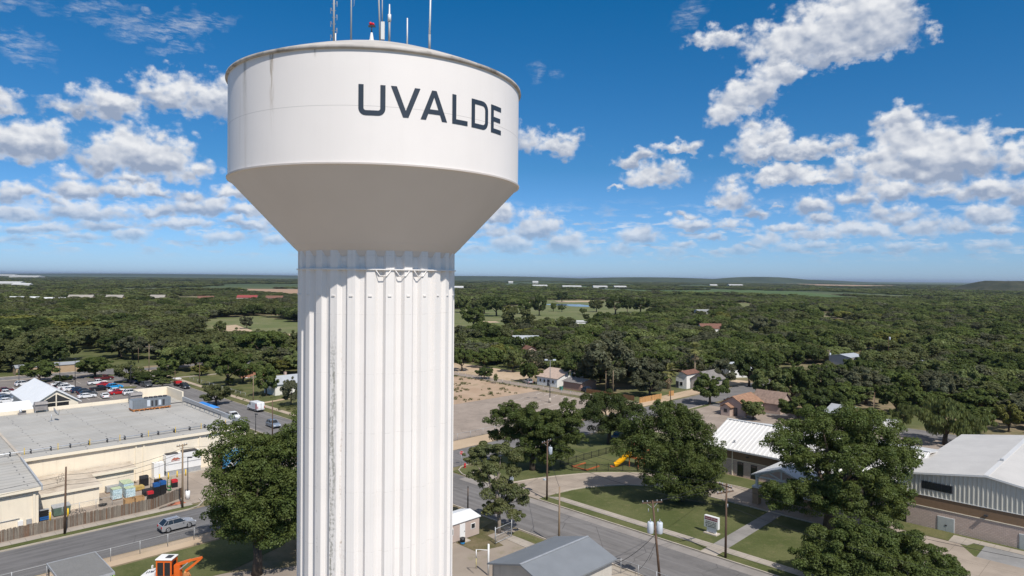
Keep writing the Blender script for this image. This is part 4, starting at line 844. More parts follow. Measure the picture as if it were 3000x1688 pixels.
s3 = thing('storage_shed', 'small white roofed shed half hidden between the left tree and the column', 'shed', 39.5, 71.0)
MB().box(0, 6, 0, 4, 0, 2.2).build('wall', block, s3); MB().hull8([(-.2, -.3, 2.21), (6.2, -.3, 2.21), (6.2, 4.2, 2.9), (-.2, 4.2, 2.9), (-.2, -.3, 2.3), (6.2, -.3, 2.3), (6.2, 4.2, 3.0), (-.2, 4.2, 3.0)]).build('roof', roof_white, s3); MB().box(1, 1.9, -.04, 0, 0, 1.9).build('door', dkmetal, s3)
cpo = thing('carport', 'open carport with ribbed grey metal roof in the lower left corner', 'carport', 15.5, 74.8)
CW, CL = 4.2, 6.9
r = MB(); r.box(0, CW, 0, CL, 2.5, 2.58)
for k in range(30): r.box(0, CW, .06+k*.23, .15+k*.23, 2.58, 2.64)
r.build('roof', pmat('carport_sheet', (.40, .39, .37), .5, .06, 1, metal=.2, extra=line_extra(1, .23, .10, .65, (.12, .12, .12))), cpo)  # dark lines painted along the ribs stand for their shade
f = MB(); f.box(-.08, 0, -.08, CL+.08, 2.4, 2.66).box(CW, CW+.08, -.08, CL+.08, 2.4, 2.66).box(0, CW, CL, CL+.08, 2.4, 2.66).box(0, CW, -.08, 0, 2.4, 2.66); f.build('gutter', galv, cpo)
for a in (.05, CW-.15):
    for c in (.05, CL/2, CL-.15): MB().box(a, a+.1, c, c+.1, 0, 2.45).build('post', dkmetal, cpo)
def house(nm, lab, cat, p, q, lx, ly, hw, hr, wm, rm, ridge='x', rot=GRID, wins=(), door=None, chimney=None, over=.35, porch=None, gable_m=None):
    o = thing(nm, lab, cat, p, q, 0, rot)
    w = MB(); w.box(0, lx, 0, .2, 0, hw).box(0, lx, ly-.2, ly, 0, hw).box(0, .2, .21, ly-.21, 0, hw).box(lx-.2, lx, .21, ly-.21, 0, hw)
    if ridge == 'x':
        for xx, sg in ((0, 1), (lx, -1)): w.poly([(xx+.01*sg, 0, hw), (xx+.01*sg, ly, hw), (xx+.01*sg, ly/2, hr-.06)][::-sg])
    else:
        for yy, sg in ((0, -1), (ly, 1)): w.poly([(0, yy-.01*sg, hw), (lx, yy-.01*sg, hw), (lx/2, yy-.01*sg, hr-.06)][::-sg])
    w.build('wall', wm, o); r = MB(); dz = (hr-hw)*over/((ly if ridge == 'x' else lx)/2)
    for s in (0, 1):
        if ridge == 'x':
            e = -over if s == 0 else ly+over
            P = [(-over, e, hw-dz), (lx+over, e, hw-dz), (lx+over, ly/2, hr), (-over, ly/2, hr)]
        else:
            e = -over if s == 0 else lx+over
            P = [(e, -over, hw-dz), (e, ly+over, hw-dz), (lx/2, ly+over, hr), (lx/2, -over, hr)]
        r.hull8([(a, b_, c_+.02) for a, b_, c_ in P] + [(a, b_, c_+.14) for a, b_, c_ in P])
    rf = r.build('roof', rm, o)
    if chimney: x, y = chimney; MB().box(x-.3, x+.3, y-.3, y+.3, hw, hr+.8).build('chimney', pmat('chimney_stone', (.46, .33, .26), .9, .1, 3), rf)
    for wn in wins: simple_window(o, *wn)
    if door: ax, a, y = door; (MB().box(a, a+.9, y-.04, y, .1, 2.0) if ax == 'y' else MB().box(y-.04, y, a, a+.9, .1, 2.0)).build('door', dkmetal, o)
    return o
shingle_o = pmat('orange_brown_shingles', (.285, .165, .105), .9, .2, 1.5, extra=line_extra(2, .12, .03, .3, (.2, .09, .05)))
shingle_b = pmat('dark_brown_shingles', (.17, .085, .06), .9, .2, 1.5)
shingle_g = pmat('grey_shingles', (.20, .185, .175), .9, .2, 1.5)
shingle_t = pmat('tan_shingles', (.42, .32, .26), .9, .12, 1.5)
siding_w = pmat('white_siding', (.74, .73, .70), .7, .03, 1, extra=line_extra(2, .16, .025, .25, (.5, .5, .5)))
tanpink = pmat('tan_pink_wall', (.45, .345, .29), .85, .06, 1)
metalr = pmat('pale_metal_roof', (.43, .45, .47), .45, .06, .6, metal=.15, extra=line_extra(0, .3, .03, .25, (.3, .31, .33)))
house('white_house', 'white stucco house with grey metal roof and stone chimney left of the column', 'house', 83.8, 172.6, 14, 6.5, 3.0, 4.7, pmat('white_stucco', (.72, .68, .60), .9, .06, .6), metalr, wins=[(1.9, 2.5, 0, 1.7, 2.6), (2.9, 3.5, 0, 1.7, 2.6), (4.0, 4.7, 0, 1.7, 2.6), (6.5, 7.2, 0, 1.3, 2.6)], chimney=(5.0, 4.4))
house('strip_building', 'long low tan storage building with grey roof beyond the store parking lot', 'building', 41.0, 259.2, 17.5, 5, 2.4, 3.0, tan, metal_grey, over=.2)
oh = house('bungalow', 'tan pink bungalow with orange brown roof and small gabled porch', 'house', 150.2, 73.2, 9, 6.4, 2.6, 4.5, tanpink, shingle_o, ridge='x', wins=[(4.6, 5.3, 0, 1.0, 2.0, 'x'), (1, 1.8, 0, 1.0, 2.0)], door=('x', 2.0, 0))
r = MB()
for s in (-1, 1): P = [(-1.7, 4.3, 2.9), (-1.7, 4.3+s*1.5, 2.0), (.2, 4.3+s*1.5, 2.0), (.2, 4.3, 2.9)]; r.hull8(P + [(a, b_, c_+.12) for a, b_, c_ in P])
r.build('porch_roof', shingle_o, oh); MB().box(-1.4, 0, 3.2, 5.4, 0, 2.0).poly([(-1.41, 3.2, 2), (-1.41, 5.4, 2), (-1.41, 4.3, 2.8)][::-1]).build('porch', tanpink, oh); MB().box(-1.44, -1.41, 3.9, 4.7, .9, 1.7).build('porch_window', glass_dk, oh)
house('bungalow', 'brown roofed rear wing behind the tan pink bungalow', 'house', 159.4, 69, 6, 7, 2.6, 4.9, tanpink, pmat('faded_brown_shingles', (.235, .165, .13), .9, .2, 1.5), ridge='y')
house('clapboard_house', 'white clapboard house front with brown roof behind the palms', 'house', 176.5, 104.2, 7, 3.6, 4.3, 5.0, siding_w, shingle_b, wins=[(1.2, 2.2, 0, .8, 2.0, 'x')], door=('x', 2.6, 0))
house('clapboard_house', 'grey roofed house standing right behind the white clapboard house', 'house', 178.5, 97.5, 8, 6.4, 3.0, 5.2, pmat('grey_siding', (.34, .31, .29), .8), shingle_g)
house('bungalow', 'white bungalow with tan hipped roof facing the alley', 'house', 150.2, 131.2, 12, 8, 2.6, 4.6, siding_w, shingle_t, ridge='y', wins=[(1.2, 2.0, 0, 1.0, 2.0, 'x'), (4.6, 5.4, 0, 1.0, 2.0, 'x'), (6.3, 7.0, 0, 1.0, 2.0, 'x')], door=('x', 3.0, 0))
house('garage', 'low reddish garage between the white bungalow and the brown fence', 'garage', 150.4, 122.5, 7, 6.5, 2.2, 3.0, pmat('faded_red_siding', (.36, .22, .17), .8), shingle_g, ridge='y')
def WH(x, y): return ((x+y)*RS, (y-x)*RS)
house('house', 'brown roofed house among the trees right of the column', 'house', *WH(4.2, 267), 8, 7, 2.8, 4.9, tanpink, shingle_b, ridge='y', rot=D2R(20), wins=[(1, 2, 0, 1, 2)])
house('house', 'white metal roofed house deep in the trees, nearest the golf course', 'house', *WH(1, 322), 12, 7, 2.8, 4.4, siding_w, metalr, rot=D2R(4))
house('long_shed', 'long white flat roofed shed at the near edge of the golf grass', 'shed', *WH(30, 455), 21, 8, 3.0, 3.6, siding_w, pmat('far_white_roof', (.50, .50, .49), .8), rot=D2R(2))
house('long_shed', 'small shed with pale blue roof below the long white shed', 'shed', *WH(37.5, 410), 7, 7, 2.6, 4.0, siding_w, metalr, rot=D2R(5))
house('metal_building', 'tall windowless grey block building with shallow pitched roof amid the right trees', 'warehouse', *WH(118, 237), 9, 8, 5.2, 6.0, pmat('grey_render', (.36, .33, .315), .85, .06, .5, extra=streak_extra((.28, .25, .24), .4)), metalr, rot=D2R(34), over=.15)
house('house', 'maroon roofed house far back in the right trees', 'house', *WH(113, 405), 13, 9, 3, 5.5, siding_w, shingle_b, rot=D2R(2))
house('house', 'white flat topped box building behind the maroon roofed house', 'house', *WH(156, 572), 11, 9, 6, 6.4, pmat('far_white_wall', (.46, .45, .43), .8), pmat('far_white_roof', (.50, .50, .49), .8), rot=D2R(5))
house('house', 'low house with silver roof between two dark crowns at far right', 'house', *WH(144, 243), 10, 6, 2.4, 3.4, dg, metalr, rot=D2R(8))
house('house', 'small roof of pale grey metal over a tan gable behind the trailer', 'house', *WH(73.5, 148.5), 7.5, 5, 2.6, 4.0, tan, metalr, ridge='y', rot=D2R(40))
house('house', 'dark roofed house at the right edge beyond the gym', 'house', *WH(118.5, 161), 9, 7, 2.6, 4.2, tanpink, shingle_g, rot=D2R(35))
house('house', 'grey house with pale roof hidden among trees above the orange roofed bungalow', 'house', *WH(71, 222), 8, 7, 3, 4.6, siding_w, metalr, rot=D2R(15))
house('house', 'brick house with steep dark roof behind the yard trees left of the column', 'house', *WH(-84, 212), 7, 6, 2.4, 4.6, pmat('red_brick', (.36, .17, .11), .9, .1, 2), shingle_g, ridge='y', rot=D2R(30))
sb = pmat('school_roof', (.30, .275, .24), .8, .06, .2)
for k, (x, y, lx, ly, hr, lab, rm) in enumerate(((-590, 750, 60, 20, 6, 'long white flat roofed school wing at the far left edge', roof_white), (-528, 735, 48, 14, 6, 'white roofed school wing right of the flat one at far left', roof_white), (-505, 775, 26, 9, 8, 'largest tan pitched school roof over the left wood', sb), (-468, 785, 18, 9, 8, 'tan pitched school roof right of the largest one', sb), (-425, 800, 16, 9, 8, 'pale tan school roof partly behind trees at the right of the row', sb), (-372, 806, 18, 9, 7, 'dark red roofed house at the left of the far red roofs', shingle_b), (-345, 855, 24, 12, 7, 'long bright red roofed house far beyond the left oaks', pmat('bright_red_roof', (.26, .055, .05), .8)), (-305, 845, 20, 9, 7, 'brown roofed house nearest the column in the far red roof row', shingle_b))):
    house('school_wing' if k < 5 else 'house', lab, 'school' if k < 5 else 'house', *WH(x, y), lx, ly, hr*.6, hr, tan if k < 5 else tanpink, rm, rot=D2R(8))
for x, y, lx, h, lab in ((-1310, 1720, 66, 11, 'bright white factory block at the far left edge'), (-1115, 1520, 38, 10, 'smaller white factory block beside the bright one at far left'), (-3420, 4640, 190, 17, 'long pale warehouse roof near the left horizon'), (-5380, 7000, 260, 19, 'pale warehouse farthest away on the left horizon'), (-138, 1630, 22, 11, 'white barn beside the column at the far fields'), (1050, 3300, 70, 10, 'white sheds far away below the low hills'), (900, 3100, 34, 10, 'small white shed far away left of the long sheds'), (-20, 3900, 26, 12, 'white house on the far ridge right of the column'), (120, 4000, 34, 14, 'white house with outbuildings on the far ridge'), (160, 2150, 60, 9, 'pale house in the far village beyond the green field'), (260, 2180, 46, 9, 'second pale house in the far village beyond the green field'), (330, 2200, 40, 9, 'pale house at the right end of the far village'), (70, 2300, 50, 9, 'pale house at the left end of the far village')):
    house('warehouse' if lx > 65 else 'far_house', lab, 'warehouse' if lx > 65 else 'house', *WH(x, y), lx, lx*.4, h*.7, h, pmat('far_white_wall', (.46, .45, .43), .8), pmat('far_white_roof', (.50, .50, .49), .8), rot=D2R(5), over=.2)
# ================================================================ fences, poles, wires, yard things
def path_pts(pts, step):                                         # points along a grid polyline
    out = []
    for a, b in zip(pts[:-1], pts[1:]):
        a = Vector(a); b = Vector(b); n = max(1, round((b-a).length/step))
        out += [a + (b-a)*k/n for k in range(n)]
    return out + [Vector(pts[-1])]
def chain_fence(lab, pts, h=1.5, step=3.0, rail=True, meshm=True, group=None):
    o = thing('chain_link_fence', lab, 'fence', pts[0][0], pts[0][1]); b0 = Vector(pts[0]); P = [v-b0 for v in path_pts(pts, step)]
    for v in P: MB().cyl(v.x, v.y, 0, h+.05, .035, n=6).build('post', galv, o)
    if rail: MB().tube([(v.x, v.y, h) for v in P], .024, 5).build('rail', galv, o)
    if meshm:
        m = MB()
        for a, b in zip(P[:-1], P[1:]): m.poly([(a.x, a.y, .05), (b.x, b.y, .05), (b.x, b.y, h), (a.x, a.y, h)])
        m.build('wire_mesh', CHAIN, o)
    return o
def board_fence(lab, pts, h, mat, seed=0, name='wooden_fence', jag=.08, step=.15):
    rng = random.Random(seed); o = thing(name, lab, 'fence', *pts[0]); b0 = Vector(pts[0]); m = MB(); r = MB()
    for a, b in zip(pts[:-1], pts[1:]):
        a = Vector(a)-b0; b = Vector(b)-b0; L = (b-a).length; d = (b-a)/L; nrm = Vector((-d.y, d.x)); n = int(L/step); ang = math.atan2(d.y, d.x)
        for k in range(n):
            if rng.random() < .006: continue
            c = a + d*(k+.5)*step; hh = h + rng.uniform(-jag, jag*.5)*(1 if rng.random() < .6 else .3); c = c + nrm*rng.uniform(-.012, .012)
            m.cbox((c.x, c.y, hh/2), (step*.93, .025, hh), ang, 0, rng.uniform(-.012, .012))
        for z in (.35, h-.35): c = (a+b)/2 + nrm*.04; r.cbox((c.x, c.y, z), (L, .05, .09), ang)
        for k in range(int(L/2.4)+1): c = a + d*k*2.4 + nrm*.08; r.cbox((c.x, c.y, h*.47), (.1, .1, h*.94), ang)
    m.build('boards', mat, o); r.build('rails', mat, o); return o
board_fence('long weathered grey board fence between the store yard and the street', [(-30, 99.5), (31.0, 99.9), (35.7, 102.3)], 1.5, fence_wood, 1, jag=.12)
board_fence('new honey coloured board fence along the sandy shoulder', [(147.5, 100.6), (157.3, 100.3)], 1.45, new_wood, 2)
board_fence('short piece of honey coloured board fence by the leaning pole', [(162.4, 101.2), (164.2, 100.8)], 1.4, new_wood, 3)
board_fence('dark brown board fence along the alley under the grey green trees', [(149.3, 119.6), (149.3, 103.5)], 1.3, brown_wood, 4)
chain_fence('chain link fence along the grass by the carport and orange machine', [(-5, 84.7), (13, 84.7), (37, 84.9)], 1.5, 3.1)
chain_fence('chain link fence along the roadside edge of the empty parking lot', [(73.5, 101.8), (141.4, 101.9)], 1.3, 3.4)
chain_fence('chain link fence along the alley side of the empty lot and dirt lot', [(141.7, 102.2), (143.0, 160), (143.4, 192)], 1.4, 3.4)
chain_fence('chain link yard fence inside the store service yard behind the bicycle', [(21.6, 105.2), (29.5, 105.4)], 1.3, 2.2)
chain_fence('chain link fence between the grey shed and the road at the bottom edge', [(58.4, 44.5), (60.6, 43.5), (60.6, 30)], 1.6, 2.4)
chain_fence('short chain link fence piece left of the grey shed', [(54.8, 51.6), (57.6, 50.2), (60.2, 50.0)], 1.2, 1.4)
chain_fence('pale blue grey chain link fence in front of the white bungalow', [(148.9, 138.5), (148.9, 133.0)], 1.3, 1.4)
chain_fence('low wire fence around the yards across the street from the store', [(77.2, 176), (77.2, 215)], 1.1, 3.0)
g = thing('chain_link_gate', 'open chain link gate panel under the thin tree by the yard entrance', 'gate', 56.4, 58.8)
f = MB(); f.tube([(0, 0, .15), (3.0, .35, .15), (3.0, .35, 1.85), (0, 0, 1.85), (0, 0, .15)], .035, 6).tube([(0, 0, 1.0), (3.0, .35, 1.0)], .025, 6); f.build('frame', galv, g)
MB().poly([(0, 0, .15), (3, .35, .15), (3, .35, 1.85), (0, 0, 1.85)]).build('wire_mesh', CHAIN, g)
for a in ((-.06, 0), (3.06, .35)): MB().cyl(a[0], a[1], 0, 2.1, .05, n=8).build('post', galv, g)
pf = thing('playground_fence', 'black metal picket fence round the church playground', 'fence', 87.3, 75.4); b0 = Vector((87.3, 75.4))
loop = [(104, 75.2), (87.3, 75.4), (87.1, 72.6), (88.4, 70.9), (91.4, 68.4), (94.6, 64.8), (97.0, 60.5)]
P = [v-b0 for v in path_pts(loop, 2.1)]
for v in P: MB().box(v.x-.035, v.x+.035, v.y-.035, v.y+.035, 0, 1.3).build('post', black, pf)
r = MB()
for a, b in zip(P[:-1], P[1:]):
    for z in (.15, 1.05, 1.18): r.beam((a.x, a.y, z), (b.x, b.y, z), .03)
    n = int((b-a).length/.13)
    for k in range(1, n): c = a+(b-a)*k/n; r.box(c.x-.008, c.x+.008, c.y-.008, c.y+.008, .1, 1.2)
r.build('pickets', black, pf)
ins = porcelain
def pole(lab, p, q, h, kind='utility_pole', mat=None, arms=(), trans=(), lean=(0, 0), light=None, r=.13, group=None, cat='utility pole'):
    """arms: (z, length, angle from +p in degrees); trans: (z, side angle, size)"""
    o = thing(kind, lab, cat, p, q, 0, GRID, group); mat = mat or pole_wood
    def at(z): return Vector((lean[0]*z/h, lean[1]*z/h, z))
    MB().tube([at(0), at(h*.5), at(h)], [r*1.1, r*.95, r*.72], 9).build('pole', mat, o)
    for (z, L, a) in arms:
        c = at(z); d = Vector((math.cos(D2R(a)), math.sin(D2R(a)), 0)); n_ = Vector((-d.y, d.x, 0))*(r+.03)
        ar = MB().beam(c-d*L/2+n_, c+d*L/2+n_, .1, .12).build('crossarm', mat, o)
        for s in (-.46, -.24, .24, .46): e = c+d*L*s+n_; MB().tube([e+Vector((0, 0, .05)), e+Vector((0, 0, .14)), e+Vector((0, 0, .26))], [.025, .06, .035], 7).build('insulator', ins, ar)
        MB().beam(c-d*L*.3+n_*1.1, at(z-.6)+n_*.5, .03).beam(c+d*L*.3+n_*1.1, at(z-.6)+n_*.5, .03).build('brace', galv, ar)
    for (z, a, s) in trans:
        c = at(z)+Vector((math.cos(D2R(a)), math.sin(D2R(a)), 0))*(r+.30*s)
        t = MB().tube([c+Vector((0, 0, -.55*s)), c+Vector((0, 0, -.5*s)), c+Vector((0, 0, .42*s)), c+Vector((0, 0, .5*s))], [.24*s, .285*s, .285*s, .22*s], 14).build('transformer', tank_grey, o)
        MB().tube([c+Vector((0, 0, .5*s)), c+Vector((0, 0, .78*s))], [.06, .03], 7).build('bushing', ins, t)
    if light:
        z, a, L = light; c = at(z); d = Vector((math.cos(D2R(a)), math.sin(D2R(a)), 0))
        ar = MB().tube([c, c+d*L*.5+Vector((0, 0, .25)), c+d*L+Vector((0, 0, .3))], .03, 6).build('lamp_arm', galv, o); MB().cbox(c+d*(L+.2)+Vector((0, 0, .28)), (.5, .2, .12), D2R(a)).build('lamp_head', white, ar)
    return o
UP = 'wooden utility poles'
pA = pole('brown utility pole with one grey transformer at the driveway mouth', 73.0, 65.5, 8.7, arms=[(8.4, 2.4, 10)], trans=[(7.2, -45, 1.0)], light=None, group=UP)
MB().cbox((-.25, .25, 3.0), (.3, .3, .25)).build('meter_box', tank_grey, pA)
pB = pole('brown utility pole with two crossed arms on the grass strip beside the path', 72.7, 37.6, 8.6, arms=[(8.35, 1.9, 75), (7.55, 2.5, -18)], group=UP)
MB().tube([(0, -.16, 5.9), (0, -.16, 6.3)], .06, 7).build('insulator', ins, pB)
pC = pole('leaning brown utility pole carrying two large grey transformers at the bottom edge', 61.5, 39.1, 8.7, arms=[(8.45, 2.3, -32)], trans=[(5.9, 128, 1.15), (5.9, -48, 1.15)], lean=(-.35, .85), group=UP)
for s in (-1, 1): MB().tube([(-.3+.5*s*.7, .8-.5*s*.7, 7.5), (-.3+.5*s*.7, .8-.5*s*.7, 7.85)], [.05, .03], 7).build('fuse_cutout', porcelain, pC)
pole('bare grey brown pole without arms standing behind the grey shed', 61.3, 53.0, 7.2, mat=pole_wood_light, group=UP)
pole('thin dark short pole behind the mobile homes', 60.4, 68.4, 4.0, r=.09, group=UP)
pL = pole('leaning brown pole with wire loops beside the long board fence', 20.3, 97.6, 8.3, lean=(.15, .0), group=UP)
cl = MB()
for k in range(6): cl.tube([(-.15+.1*math.cos(t*.7+k)-.28*(k % 3), .2+.3*math.sin(t*.7), 7.2+.28*math.sin(t*.7+k)-.12*k) for t in range(9)], .014, 4)
cl.build('wire_coils', wire, pL)
pR = pole('light brown pole with a small crossarm at the end of the board fence', 34.1, 97.6, 8.8, mat=pole_wood_light, arms=[(8.6, 1.5, 12)], group=UP)
o = thing('street_lamp', 'slim dark lamp post on a white concrete base at the end of the board fence', 'street lamp', 36.0, 101.0)
MB().cyl(0, 0, 0, 1.2, .3, n=14).build('base', white, o); MB().cyl(0, 0, 1.2, 6.0, .07, .05, n=8).build('pole', dkmetal, o); MB().cbox((.2, -.2, 6.0), (.6, .3, .12), D2R(-45)).build('lamp_head', dkmetal, o)
for p, q, h, lab in ((33.0, 204.9, 9.2, 'tall dark lot lamp post behind the left of the store gable'), (47.8, 217.8, 8.6, 'tall dark lot lamp post among the cars right of the store gable'), (44.8, 220.8, 8.5, 'dark lot lamp post close to the tan strip building'), (60.2, 132.4, 4.3, 'short dark lamp post on the dry grass by the right end of the store'), (60.5, 213.5, 6.0, 'dark lamp post at the shaded parking island')):
    o = thing('street_lamp', lab, 'street lamp', p, q, group='dark lamp posts around the store'); MB().cyl(0, 0, 0, .5, .2, n=10).build('base', conc, o); MB().cyl(0, 0, .5, h, .085, .06, n=8).build('pole', dkmetal, o); MB().cbox((0, -.25, h), (.35, .7, .14)).build('lamp_head', dkmetal, o)
o = thing('parking_lot_light', 'tall double headed lamp on a concrete base in the empty parking lot', 'street lamp', 130.6, 116.5)
MB().cyl(0, 0, 0, 1.3, .32, .30, n=14).build('base', conc_warm, o); MB().cyl(0, 0, 1.3, 11.0, .12, .08, n=10).build('pole', pmat('dull_pole_steel', (.16, .16, .165), .5), o)
MB().beam((-.9, .9, 10.95), (.9, -.9, 10.95), .07).build('crossarm', galv, o)
for s in (-1, 1): MB().cbox((s*.75, -s*.75, 11.05), (.75, .55, .3), D2R(-45)).build('lamp_head', tank_grey, o)
for a in [(147.9, 91.6, 7.2, 'leaning brown roadside pole in front of the palms', (-.2, .3), (), ()), (154.0, 116.4, 6.0, 'thin pole under the grey green trees, left of a pair', (0, 0), (), ()), (153.2, 113.3, 6.6, 'thin pole under the grey green trees, right of a pair', (0, 0), (), ()),
          (232.7, 243.0, 6.2, 'plain pole among trees farthest left right of the column', (0, 0), (), ()), (234.2, 233.9, 6.6, 'pole with crossarm among trees by the white metal roof', (0, 0), ((6.3, 2.0, -45),), ()), (238.9, 200.7, 6.0, 'pole with small transformer among trees in the middle distance', (0, 0), (), ((5.0, 100, 1.0),)), (256.3, 201.9, 6.4, 'pole with grey transformer in front of the half bare tree', (0, 0), (), ((4.6, 100, 1.1),)),
          (251.7, 155.4, 3.6, 'short pole tip showing above crowns left of the tall palm', (0, 0), (), ()), (416.2, 226.7, 8.5, 'brown pole rising over the maroon roofed house', (0, 0), (), ()), (253.1, 92.2, 7.0, 'pole with transformer at the corner of the tall grey block building', (0, 0), ((6.9, 1.4, -45),), ((5.6, -45, 1.0),)), (179.3, 54.5, 5.0, 'light pole end above the thicket left of the white trailer', (0, 0), (), ()), (327.0, 94.1, 7.8, 'pole with pale transformer in the yellow green tree', (0, 0), (), ((7.0, -45, 1.2),)), (372.2, 61.8, 6.0, 'thin pole near the right edge among dark crowns', (0, 0), (), ()),
          (166.0, 50.6, 6.0, 'light brown pole left of the white travel trailer', (0, 0), (), ()), (74.0, 242.0, 9.2, 'tall light brown pole with crossarm at the street junction behind the lot', (0, 0), ((8.3, 2.4, -45),), ()), (80.5, 246.9, 5.8, 'pole with white transformer across the street behind the lot', (0, 0), (), ((4.9, -45, .9),)), (69.9, 206.1, 4.6, 'thin brown pole beside the parked red trailer', (0, 0), (), ()), (77.1, 207.1, 6.2, 'brown pole with small crossarm in front of the leafy yards', (0, 0), ((5.9, 1.6, -45),), ()),
          (74.6, 165.5, 7.2, 'grey brown pole with a street light arm behind the white van', (0, 0), ((6.6, 1.2, -45),), ()), (61.6, 128.0, 7.4, 'thin brown pole in front of the silver car on the far street', (0, 0), (), ()), (79.0, 270.0, 5.4, 'dark park lamp pole at the edge of the oak wood', (0, 0), (), ()), (127.8, 422.4, 6.1, 'slim park pole standing out of the oak wood', (0, 0), (), ()), (94.3, 28.8, 7.6, 'dark utility pole half hidden in the big right tree', (0, 0), ((7.4, 2.0, -30),), ())]:
    p, q, h, lab, ln, ar, tr_ = a; pole(lab, p, q, h, mat=pole_wood_light if ('light brown' in lab or 'grey' in lab) else pole_wood, lean=ln, arms=ar, trans=tr_, r=.11, group=UP, light=(6.3, 160, 1.4) if 'street light' in lab else None)
def cable(lab, pts, sag=.5, r=.021, group='overhead wires'):
    P = [W2(*a) for a in pts]; m = MB(); L = []
    for a, b in zip(P[:-1], P[1:]):
        L += [a+(b-a)*t/10-Vector((0, 0, sag*4*(t/10)*(1-t/10))) for t in range(10)]
    L.append(P[-1]); o = P[0].copy(); m.tube([v-o for v in L], r, 4); ob = m.build('power_line', wire); ob.location = o
    return tag(ob, lab, 'wire', group)
cable('overhead wire from the driveway pole to the crossed arm pole', [(73.0, 65.5, 8.6), (72.7, 37.6, 8.5), (72.4, 8, 8.4)], .6)
cable('lower overhead wire between the driveway pole and the crossed arm pole', [(73.1, 65.2, 6.4), (72.8, 37.4, 6.0), (72.5, 8, 6.0)], .9)
cable('overhead wire from the two transformer pole towards the church', [(61.2, 39.9, 8.6), (88, 44.5, 6.8)], .9); cable('second wire from the two transformer pole over the lawn', [(60.8, 40.5, 8.6), (72.7, 37.7, 8.3)], .3); cable('wire from the crossed arm pole to the driveway transformer', [(72.6, 38.2, 7.6), (73.0, 65.2, 7.9)], .7)
cable('slack black cable hanging from the leaning transformer pole to the shed fence', [(61.4, 39.6, 5.3), (58.6, 43.4, 1.5)], .5, .03); cable('thinner slack cable beside the black one on the leaning pole', [(61.5, 39.4, 5.1), (60.4, 41.0, 1.3)], .5, .018)
cable('wire crossing the street from the driveway pole to the tower yard', [(73, 65.5, 7.9), (61.3, 53, 7.1)], .4)
cable('upper wire along the board fence between the two store poles', [(-12, 97.6, 7.4), (20.4, 97.6, 7.3), (34.1, 97.6, 8.3), (61.7, 97.6, 8)], .7); cable('lower wire along the board fence between the two store poles', [(-12, 97.6, 6.3), (20.4, 97.6, 6.1), (34.1, 97.6, 7.0), (61.7, 97.6, 6.9)], .7); cable('middle wire along the board fence by the store', [(-12, 97.7, 6.9), (20.4, 97.7, 6.6), (34.1, 97.7, 7.7)], .7)
cable('wire from the roadside pole by the palms along the cross street', [(73, 65.5, 8.5), (147.9, 91.6, 7.0), (200, 104, 7.0)], .8)
# small things on the church corner
o = thing('stop_sign', 'red octagonal stop sign on the grassy corner', 'road sign', 76.2, 88.0, 0, 0)
MB().cyl(0, 0, 0, 2.0, .03, n=6).build('post', galv, o)
oc = MB(); oc.poly([(.36*math.cos(D2R(22.5+45*k)), -.03, 2.05+.36*math.sin(D2R(22.5+45*k))) for k in range(8)][::-1]); oc.build('border', white, o)
oc = MB(); oc.poly([(.325*math.cos(D2R(22.5+45*k)), -.034, 2.05+.325*math.sin(D2R(22.5+45*k))) for k in range(8)][::-1]); pl_ = oc.build('plate', red, o)
oc = MB(); oc.poly([(.36*math.cos(D2R(22.5+45*k)), -.02, 2.05+.36*math.sin(D2R(22.5+45*k))) for k in range(8)]); oc.build('back', galv, o)
def text_mesh(name, body, size, mat, parent, loc, rot, sx=1.0):
    cu = bpy.data.curves.new(name, 'FONT'); cu.body = body; cu.size = size; cu.align_x = 'CENTER'; cu.align_y = 'CENTER'; cu.extrude = .004
    tmp = bpy.data.objects.new(name, cu); COL.objects.link(tmp); dg_ = bpy.context.evaluated_depsgraph_get(); me = bpy.data.meshes.new_from_object(tmp.evaluated_get(dg_))
    bpy.data.objects.remove(tmp); bpy.data.curves.remove(cu); me.materials.clear(); me.materials.append(mat); ob = bpy.data.objects.new(name, me); COL.objects.link(ob); ob.parent = parent; ob.location = loc; ob.rotation_euler = rot; ob.scale = (sx, 1, 1); return ob
text_mesh('lettering', 'STOP', .27, white, pl_, (0, -.04, 2.05), (math.pi/2, 0, 0), .85)
o = thing('fire_hydrant', 'small red fire hydrant on the grassy corner beside the stop sign', 'hydrant', 75.4, 86.2)
MB().cyl(0, 0, 0, .12, .2).cyl(0, 0, .12, .62, .14).build('barrel', red, o); MB().ball((0, 0, .64), (.16, .16, .15)).build('bonnet', red, o)
for a in (0, 90, 180): d = Vector((math.cos(D2R(a)), math.sin(D2R(a)), 0)); MB().tube([d*.1+Vector((0, 0, .45)), d*.24+Vector((0, 0, .45))], .07, 8).build('outlet', red, o)
sg = thing('church_sign', 'white church sign with maroon header and letter board on the lawn', 'sign', 78.3, 42.4, .06, GRID)
MB().box(-.5, .5, -.9, .9, 0, .12).build('footing', conc_warm, sg)
MB().box(-.12, .12, -.62, -.42, .12, .75).box(-.12, .12, .42, .62, .12, .75).box(-.1, .1, -.42, .42, .2, .75).build('pedestal', white, sg)
MB().box(-.22, .22, -.95, .95, .75, 2.2).build('cabinet', white, sg)
mar = pmat('sign_maroon', (.20, .012, .03), .45); MB().box(-.235, -.221, -.87, .87, 1.72, 2.12).build('header', mar, sg)
brd = MB().box(-.235, -.221, -.87, .87, .83, 1.66).build('letter_board', pmat('letter_board', (.55, .56, .50), .4), sg)
text_mesh('lettering', 'Church Of Christ', .25, white, sg, (-.242, 0, 1.92), (math.pi/2, 0, -math.pi/2))
rng = random.Random(5); b = MB()
